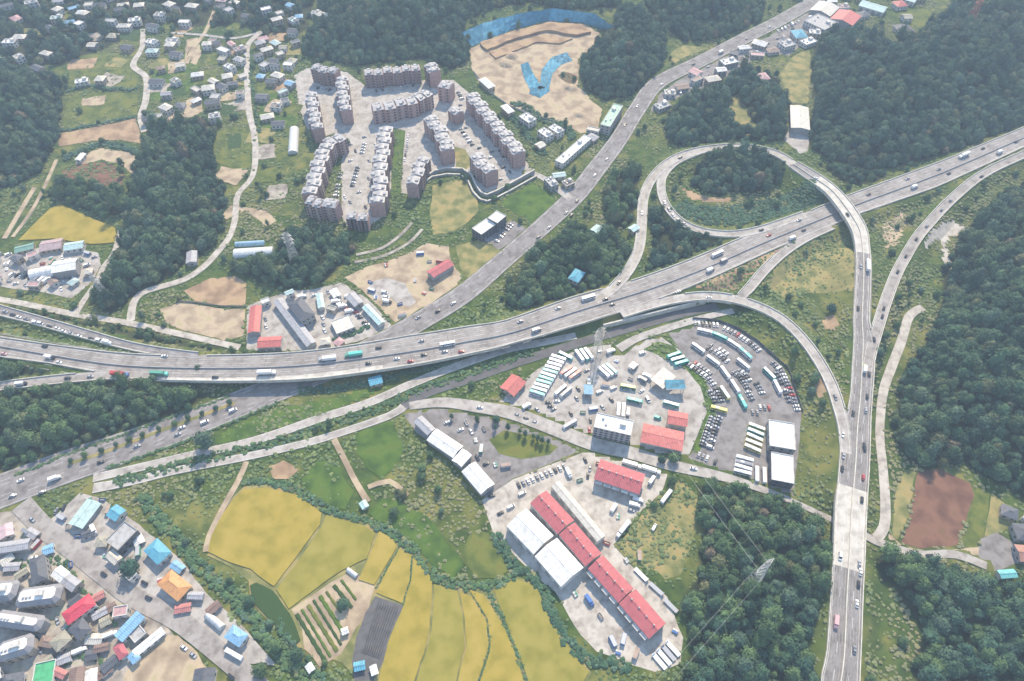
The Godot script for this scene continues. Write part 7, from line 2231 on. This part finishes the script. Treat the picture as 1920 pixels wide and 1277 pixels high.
# ---------------------------------------------------------------- pylons, walls, fences, garden rows, single trees
func pylon(label, x, z, H, m, turn):
	var t = base("lattice_pylon", Vector3(x, ground_y(x, z), z), turn)
	tag(t, label, "pylon", "power line pylons")
	var b = H * 0.11
	var top := 0.9
	var at := func(k, sx, sz):
		var w: float = lerpf(b, top, pow(k, 0.75))
		return Vector3(sx * w, H * k - (1.0 if k == 0.0 else 0.0), sz * w)
	for e in [[-1, -1], [1, -1], [1, 1], [-1, 1]]:
		var st = begin()
		for i in 6:
			bar(st, at.call(i / 6.0, e[0], e[1]), at.call((i + 1) / 6.0, e[0], e[1]), 0.24)
		part("leg", st.commit(), m, t)
	var c := [[-1, -1], [1, -1], [1, 1], [-1, 1]]
	for s in 4:
		var st = begin()
		for i in 8:
			var k0 := i / 8.0
			var k1 := (i + 1) / 8.0
			var p = c[s]
			var q = c[(s + 1) % 4]
			bar(st, at.call(k0, p[0], p[1]), at.call(k1, q[0], q[1]), 0.10)
			bar(st, at.call(k0, q[0], q[1]), at.call(k1, p[0], p[1]), 0.10)
			bar(st, at.call(k1, q[0], q[1]), at.call(k1, p[0], p[1]), 0.10)
		part("bracing", st.commit(), m, t)
	for k in [0.66, 0.79, 0.92]:
		var st = begin()
		var arm = H * 0.15 * (1.15 if k < 0.85 and k > 0.7 else 0.95)
		for s in [-1.0, 1.0]:
			var w: float = lerpf(b, top, pow(k, 0.75))
			for e in [-1.0, 1.0]:
				bar(st, Vector3(s * w, H * k, e * w), Vector3(s * arm, H * k + 0.3, 0), 0.28)
				bar(st, Vector3(s * w, H * k + 1.6, e * w), Vector3(s * arm, H * k + 0.3, 0), 0.24)
		part("crossarm", st.commit(), m, t)
		for s in [-1.0, 1.0]:
			part("insulator", wheel_mesh(0.22, 1.6), M.wall_grey, t, Vector3(s * arm, H * k - 0.5, 0)).rotation.x = PI / 2
	return t

func wire(label, a, b, sag):
	var st = begin()
	var n := 24
	for i in n:
		var p: Vector3 = a.lerp(b, i / float(n)) - Vector3(0, sag * 4.0 * (i / float(n)) * (1.0 - i / float(n)), 0)
		var q: Vector3 = a.lerp(b, (i + 1) / float(n)) - Vector3(0, sag * 4.0 * ((i + 1) / float(n)) * (1.0 - (i + 1) / float(n)), 0)
		bar(st, p, q, 0.07)
	tag(part("power_line", st.commit(), M.steel, self), label, "power line", "power lines")

func long_wall(called, label, flat_, h, w, m, cat):
	var p: PackedVector2Array = poly_of(flat_)
	var t = base(called, Vector3(p[0].x, 0, p[0].y))
	tag(t, label, cat)
	for i in p.size() - 1:
		var a := Vector3(p[i].x - p[0].x, ground_y(p[i].x, p[i].y), p[i].y - p[0].y)
		var b := Vector3(p[i + 1].x - p[0].x, ground_y(p[i + 1].x, p[i + 1].y), p[i + 1].y - p[0].y)
		var s: Vector3 = (b - a).cross(Vector3.UP).normalized() * w / 2
		var st = begin()
		var u := Vector3(0, h, 0)
		var l := Vector3(0, -0.6, 0)
		hexa(st, [a + s + l, b + s + l, b - s + l, a - s + l, a + s + u, b + s + u, b - s + u, a - s + u])
		part("wall_section", st.commit(), m, t)
		st = begin()
		hexa(st, [a + s * 1.5 + u, b + s * 1.5 + u, b - s * 1.5 + u, a - s * 1.5 + u, a + s * 1.5 + u * 1.05, b + s * 1.5 + u * 1.05, b - s * 1.5 + u * 1.05, a - s * 1.5 + u * 1.05])
		part("coping", st.commit(), M.barrier, t)

func fence(label, flat_, h, m):
	var p: PackedVector2Array = rough_edge_open(poly_of(flat_), 6.0)
	var t = base("fence", Vector3(p[0].x, 0, p[0].y))
	tag(t, label, "fence")
	for i in p.size():
		var a := Vector3(p[i].x - p[0].x, ground_y(p[i].x, p[i].y), p[i].y - p[0].y)
		part("post", boxm(0.18, h + 0.7, 0.18, -0.5), M.steel, t, a)
		if i < p.size() - 1:
			var b := Vector3(p[i + 1].x - p[0].x, ground_y(p[i + 1].x, p[i + 1].y), p[i + 1].y - p[0].y)
			var s: Vector3 = (b - a).cross(Vector3.UP).normalized() * 0.04
			var st = begin()
			var u := Vector3(0, h, 0)
			hexa(st, [a + s, b + s, b - s, a - s, a + s + u, b + s + u, b - s + u, a - s + u])
			part("panel", st.commit(), m, t)

func rough_edge_open(p: PackedVector2Array, step):
	var out := PackedVector2Array()
	for i in p.size() - 1:
		var k := maxi(1, int(p[i].distance_to(p[i + 1]) / step))
		for j in k:
			out.append(p[i].lerp(p[i + 1], float(j) / k))
	out.append(p[-1])
	return out

func clutter(where, flat_, count, lot):
	# goods and bins left about a yard
	var spots = find_spots(flat_, count, 2.6, 1.2)
	var tones := [["blue", "b"], ["grey", "g"], ["rusty", "r"], ["green", "n"], ["white", "w"]]
	for i in spots.size() / 2:
		var at := Vector3(spots[i * 2], lot_y[lot] + 0.004, spots[i * 2 + 1])
		var turn := rng.randf_range(-0.6, 0.6) + (PI / 2 if rng.randf() < 0.4 else 0.0)
		var tone = tones[rng.randi() % 5]
		var place: String = "%s, %s goods item from the left" % [where, ordinal(rank_of(spots, i))]
		if i % 3 == 0:
			var t = base("storage_container", at, turn)
			tag(t, "%s storage container %s" % [tone[0], place], "container", "goods " + where)
			part("body", boxm(6.0, 2.5, 2.4), paint(tone[1]), t)
			part("roof", boxm(5.8, 0.08, 2.2, 2.5), M.rust_roof if i % 2 else M.steel, t)
			for s in [-0.55, 0.55]:
				part("door", boxm(0.08, 2.2, 1.0, 0.1), M.wall_grey, t, Vector3(3.03, 0, s))
		elif i % 3 == 1:
			var t = base("goods_stack", at, turn)
			tag(t, "stack of crates on pallets %s" % place, "crates", "goods " + where)
			part("pallet", boxm(3.2, 0.16, 2.4), M.wall_tan, t)
			for e in [[-0.8, -0.55, 1.0], [0.8, -0.5, 1.3], [-0.75, 0.6, 0.8], [0.8, 0.6, 1.1]]:
				part("crate", boxm(1.4, e[2], 1.0, 0.16), [M.wall_tan, M.wall_white, paint(tone[1])][int(e[2] * 10) % 3], t, Vector3(e[0], 0, e[1]))
		else:
			var t = base("skip_bin", at, turn)
			tag(t, "%s open skip bin %s" % [tone[0], place], "skip", "goods " + where)
			var st = begin()
			for s in [[Vector3(-1.9, 0, -0.9), Vector3(1.9, 1.3, -0.8)], [Vector3(-1.9, 0, 0.8), Vector3(1.9, 1.3, 0.9)], [Vector3(-1.9, 0, -0.8), Vector3(-1.8, 1.3, 0.8)], [Vector3(1.8, 0, -0.8), Vector3(1.9, 1.3, 0.8)]]:
				box(st, s[0], s[1])
			part("bin_wall", st.commit(), paint(tone[1]), t)
			part("rubble", boxm(3.5, 0.9, 1.5, 0.1, 0.4), M.earth_grey, t)

func build_furniture():
	clutter("in the workshop yards", [-188.2,-342.5,-131.6,-356.1,-102.9,-324,-123.2,-301.5,-172.8,-299.1], 14, "workshops")
	clutter("in the left industrial yard", [-414.7,-389.6,-379.8,-398.1,-333.5,-392,-328.4,-367.4,-340.3,-353.4,-402.2,-362.8], 12, "left")
	clutter("in the bus depot yard", [0,-247.1,18.6,-275.6,49.6,-294.3,84.5,-299.1,98.9,-291.9,95,-275.6,100.1,-257.8,82.6,-247.1,35.2,-232.6], 12, "west")
	clutter("in the truck yard", [-13,-174.5,16.7,-195.9,47.8,-210.9,93.6,-195.9,69.7,-159.4,86.7,-122.1,90.7,-99.5,76,-86.2,54.1,-92.8,30,-125.1,0,-152.9], 18, "logistics")
	clutter("in the lower left village", [-305.6,-162.7,-283.3,-162.7,-232.3,-128,-209.2,-113.4,-212.1,-81.1,-267.1,-79.3], 22, "village")
	clutter("right of the village street", [-276.1,-164.4,-265.9,-183.3,-248.2,-179.8,-223.4,-164.4,-195.2,-144.9,-170.7,-123.6,-141.4,-100.9,-168.2,-103.6,-202.7,-120.6], 14, "village")
	clutter("on the tan building plot", [-124.6,-364.5,-85.5,-389.6,-56.2,-399.9,-45.5,-361.7,-68.2,-334.5,-84.9,-321.5], 12, "plot")
	clutter("on the far forecourts", [133,-584.9,154.1,-605.9,214.9,-646.2,276.5,-698.3,326.2,-722.7,372.5,-802.4,283.7,-729.6,190.3,-664.4], 10, "strip")
	clutter("in the grey shed yard", [-46,-236.7,-21.3,-238.7,-10.4,-220.6,0,-205.2,-10,-194.1,-23.8,-209], 6, "sheds")
	var pp := [133.2,-127.4,60.5,-292.4,-307.8,-345.2,-171.1,-381.3,504.7,-741.2]
	pylon("tall grey lattice pylon standing in the wood below the depot", pp[0], pp[1], 34.0, M.steel, 0.6)
	pylon("grey lattice pylon between highway and bus depot", pp[2], pp[3], 29.0, M.barrier, 0.5)
	pylon("grey lattice pylon at the lower tip of the long wood", pp[4], pp[5], 26.0, M.steel, -0.4)
	pylon("grey lattice pylon in the wood below the apartments", pp[6], pp[7], 30.0, M.steel, -0.2)
	pylon("red and white lattice pylon on the upper right hill", pp[8], pp[9], 40.0, M.steel_red, 0.3)
	var a := Vector3(pp[0], ground_y(pp[0], pp[1]) + 30.5, pp[1])
	var b := Vector3(pp[2], ground_y(pp[2], pp[3]) + 30.5, pp[3])
	var c := a + (a - b).rotated(Vector3.UP, -1.25) * 0.9
	for k in 2:
		var side_ := Vector3(4.0 * (k * 2 - 1), -4.0, 0)
		wire("%s power line from the wood pylon to the depot pylon" % ["left", "right"][k], a + side_, b + side_, 6.0)
		wire("%s power line from the wood pylon to the bottom edge" % ["left", "right"][k], a + side_, c + side_, 6.0)
	long_wall("retaining_wall", "inner curved grey retaining wall below the apartments", [-73.2,-489.7,-69.3,-494.2,-58.5,-497.9,-44.1,-497.2,-36.1,-488.2,-31.9,-475.1,-26.9,-465.1,-21.7,-461.6,-13.9,-466.5,0,-478,20.1,-494.9], 4.0, 0.9, M.wall_grey, "wall")
	long_wall("retaining_wall", "outer curved grey retaining wall below the apartments", [-75.5,-482.3,-71.2,-488.2,-58.2,-491.9,-45.7,-491.2,-38.7,-482.3,-34,-467.9,-27.6,-458.1,-21.1,-455.3,-12,-460.9,2.8,-472.9,21.9,-489], 2.2, 0.9, M.wall_grey, "wall")
	long_wall("retaining_wall", "concrete wall between highway and underpass road", [66.6,-315.4,91,-323,120.8,-332.4,146.1,-339.8], 4.5, 0.8, M.barrier, "wall")
	fence("dark fence round the outer edge of the parking lot", [133.9,-324.6,152.3,-323,165.4,-315.9,177.6,-303.5,186.1,-290.5,193.6,-279.3,194.1,-262.2,194.5,-242.9], 2.2, M.wall_dark)
	fence("pale fence round the fenced dirt lot", [-250.8,-341.9,-240.4,-340.8,-219.2,-337.1,-200.6,-336.6], 1.8, M.wall_tan)
	fence("white hoarding along the construction site", [-40.2,-661.4,-24.3,-624.7,-2.6,-598.5,20.8,-582.3,45.3,-570], 2.0, M.wall_white)
	# hedges
	hedge("dark hedge bank above the rice terraces", [-168.1,-193,-153.1,-193,-131.9,-186.5,-112.8,-174.9,-99.8,-170.4,-85.9,-167,-68.9,-158.1,-56.7,-148.1,-43.8,-132.8,-29.6,-128,-21.8,-129.2,-10.6,-128.3,2.4,-134.7], 2.6, 5.0, 2, 0.7)
	hedge("dark hedge bank below the truck yard", [-11.1,-158.4,1.5,-139.6,13.4,-132.8,19.2,-124.5,21.8,-113.4,29.4,-99.5,38.5,-89.9,49.5,-89.3,62.4,-84.9], 3.0, 6.0, 1, 0.6)
	hedge("hedge strip between the two concrete roads", [-247.8,-192.2,-203.6,-206.3,-165.3,-216.7,-126.4,-230.9,-93.1,-245.4,-58.7,-263.5,-22.5,-278.8,15.3,-293.8], 2.4, 7.0, 2, 0.6)
	hedge("bushy ditch behind the village street", [-229.1,-183.3,-207.5,-164.4,-181.6,-140.8,-155.4,-122.1,-132.8,-100.9,-118.8,-88.8,-99.6,-76], 3.2, 7.0, 2, 0.6)
	hedge("clipped hedge before the roadside workshops", [-129,-304,-116.8,-310.4,-105.4,-318.4], 2.4, 3.0, 1, 0.7)
	hedge("hedge along the village side of the dirt yard", [-128.8,-109.2,-120.9,-99.5,-107,-86.2,-97.5,-79.8], 2.6, 4.0, 1, 0.8)
	hedge("shrubs along the foot of the viaduct", [-146.1,-260,-117.3,-263.1,-88.8,-270.2,-60,-280.2,-37.9,-288.6], 2.6, 6.0, 1, 0.8)
	hedge("planted hedge round the white villas", [0,-605.9,13.2,-598.5,27,-578.7,52.2,-564.8,57.7,-544.6], 3.4, 9.0, 1, 0.7)
	hedge("hedge round the lower side of the white villas", [-7.9,-598.5,5.2,-571.7,17.6,-544.6,30.4,-520.3], 3.2, 8.0, 1, 0.7)
	hedge("low dividing bank between two golden paddies", [-65.7,-150.9,-72,-137.7,-77,-126.5], 1.2, 1.2, 2, 0.8)
	hedge("low bank beside the black plot", [-58,-145.8,-57.6,-131,-60.6,-118], 1.3, 1.4, 2, 0.7)
	hedge("curved bank between the long paddies", [-22.8,-125.6,-13.5,-110.6,-11.5,-96.3,-18.7,-73.5], 1.4, 1.6, 2, 0.7)
	hedge("curved bank beside the lowest paddy", [-14.4,-126.5,-3.5,-107.2,2.3,-92.5,9.9,-73.5], 1.6, 3.2, 2, 0.5)
	hedge("hedge along the top of the brown terrace at the upper left", [-431.2,-558,-404.9,-566.5,-365.2,-582.3], 2.8, 4.0, 0, 0.9)
	hedge("curved dark hedge round the tan terrace at the upper left", [-410.3,-514,-399.7,-526.7,-384.1,-538,-360,-533.1,-339.9,-521.9], 3.6, 6.0, 0, 0.7)
	hedge("dark hedge between the two upper left meadows", [-450.5,-626.6,-434.2,-636.4,-409.5,-628.6,-380.8,-628.6], 3.2, 5.0, 0, 0.9)
	hedge("garden hedge along the farm road", [-283.7,-709.3,-270,-646.2,-252.4,-593.9,-240.2,-554.6], 2.6, 3.0, 2, 1.6)
	hedge("planted strip along the upper kerb of the main road", [-311.2,-196.6,-286.9,-210.9,-257.4,-224.1,-224.2,-240.8,-192.5,-256.1], 1.8, 2.0, 2, 0.8)
	hedge("planted strip along the lower kerb of the main road", [-256.4,-202.2,-238.4,-209,-211.4,-221.4,-187.1,-234.6,-158.8,-251.3], 1.8, 2.0, 2, 0.8)
	hedge("dark shrubs added for the shade of the lower slope inside the loop ramp", [140.6,-449.8,153.6,-440.3,175.7,-437.6,208.5,-443,238.4,-453.9,264,-463.7], 2.4, 24.0, 1, 0.11)  # dark vegetation thickened here to stand for the slope turned from the sun
	hedge("garden trees and shrubs between the villa blocks", [-290.5,-143.3,-284.5,-139.6,-265.8,-143.3,-260,-142.7,-240.8,-126.5,-230.5,-119.2,-221.4,-110.6,-218.2,-105.6], 2.6, 5.0, 2, 1.6)
	hedge("shrubs at the bottom of the village", [-239.2,-87.3,-230.3,-92,-219.7,-90.9,-212,-84.7], 2.4, 5.0, 2, 1.5)
	# median trees of the main road and other single trees
	var md := [-206.3,-241.5,-214.5,-237.8,-221.9,-233.3,-231,-229.6,-239.9,-224.8,-247.4,-221.2,-254.8,-217.7,-262.8,-213.5,-271.6,-209.6,-279.4,-206.2,-198.1,-245.2,-189.8,-249.5]
	for i in md.size() / 2:
		single_tree("street_tree", "small round median tree on the main road, %s from the left" % ordinal(rank_of(md, i)), "median trees of the main road", md[i * 2], md[i * 2 + 1], 3.6 + 0.5 * (i % 3), i % 5, i % 10, ROAD_Y + 0.2)
	var st_ := [23.5,-219.7,8.7,-225.2,13.9,-223.6,16.6,-222,-40.1,-238.6,-23,-236.5,-10.9,-230.4,-2.8,-230,5.2,-227.6,19.4,-220.5]
	for i in st_.size() / 2:
		single_tree("slender_tree", "slender tree by the depot road, %s from the left" % ordinal(rank_of(st_, i)), "slender trees along the depot road", st_[i * 2], st_[i * 2 + 1], 3.4 + 0.8 * (i % 2), 5, i % 10)
	var tr := [-217,-136.4,-93.4,-117.4,-196.4,-217.3,-10.6,-236.5,102.6,-207.3,-131,-83.1,-125.8,-95.4,-145.7,-119.1,-113.5,-90.9,95,-206.6,237.7,-331.7]
	var tw := [12.0, 8.0, 14.0, 6.0, 8.0, 9.0, 9.0, 7.0, 8.0, 6.0, 8.0]
	var tl := ["big round tree standing alone beside the village street", "bright green tree in the vegetable garden", "large dark tree beside the frontage road", "small tree on the edge of the grassy island", "tree at the corner of the depot hall", "tree at the bottom edge beside the village street", "tree between the ditch and the bean plot", "tree at the top corner of the bean plot", "tree beside the white hut above the street", "smaller tree at the corner of the depot hall", "lone dark tree on the interchange bank"]
	for i in tl.size():
		single_tree("broadleaf_tree", tl[i], "", tr[i * 2], tr[i * 2 + 1], tw[i], [0, 2, 1, 0, 2, 1, 0, 2, 1, 0, 2][i], (i * 3) % 10)
	# black sheeted ridges
	var ma := [-75.8,-121.5,-61.6,-116.9,-82.9,-83.1,-72.4,-79.8]
	for i in 9:
		var k := (i + 0.5) / 9.0
		var p := Vector2(ma[0], ma[1]).lerp(Vector2(ma[2], ma[3]), k)
		var q := Vector2(ma[4], ma[5]).lerp(Vector2(ma[6], ma[7]), k)
		p = Vector2(ma[0], ma[1]).lerp(Vector2(ma[2], ma[3]), 0.06 + 0.88 * k)
		q = Vector2(ma[4], ma[5]).lerp(Vector2(ma[6], ma[7]), 0.06 + 0.88 * k)
		p = p.lerp(q, 0.04)
		q = p.lerp(q, 0.72)
		var o = part("mulched_ridge", begin_row(p.distance_to(q), 1.0), M.mulch_black, self, Vector3(p.x, 0.5, p.y))
		o.rotation.y = atan2(-(q.y - p.y), q.x - p.x)
		tag(o, "%s black sheeted ridge of the mulched plot from the left" % ordinal(i), "crop ridge", "ridges of the mulched plot")
	# rows of the vegetable garden
	var ends := [-118.9,-112.9,-99,-88.8,-116.5,-115.4,-96.5,-90.9,-113.4,-117.7,-93.5,-93.6,-110.9,-120.4,-91.7,-96.8,-107.7,-122.7,-90.8,-102.2,-104.5,-125.1,-94.3,-113.4,-100.9,-128.6,-88.8,-116.3,-97.1,-131.6,-87.1,-120.6]
	for i in 8:
		var p := Vector2(ends[i * 4], ends[i * 4 + 1])
		var q := Vector2(ends[i * 4 + 2], ends[i * 4 + 3])
		var d := q - p
		var s = begin_row(d.length(), 1.6 if i % 2 else 2.4)
		var o = part("crop_row", s, [M.field_dark, M.field_green, M.field_olive][i % 3], self, Vector3(p.x, 0.5, p.y))
		o.rotation.y = atan2(-d.y, d.x)
		tag(o, "%s crop row of the vegetable garden, counted from the left" % ordinal(i), "crop row", "crop rows of the vegetable garden")

func begin_row(L, w):
	var st = begin()
	var n := int(L / 2.0)
	var rings := []
	for i in n + 1:
		var x = L * i / n
		var h := 0.35 + 0.2 * sin(i * 1.7) * sin(i * 0.6 + w)
		var k: float = w / 2 * (0.9 + 0.2 * sin(i * 2.3))
		rings.append([Vector3(x, 0, -k), Vector3(x, 0, k), Vector3(x, h, k * 0.5), Vector3(x, h, -k * 0.5)])
	loft(st, rings)
	return st.commit()
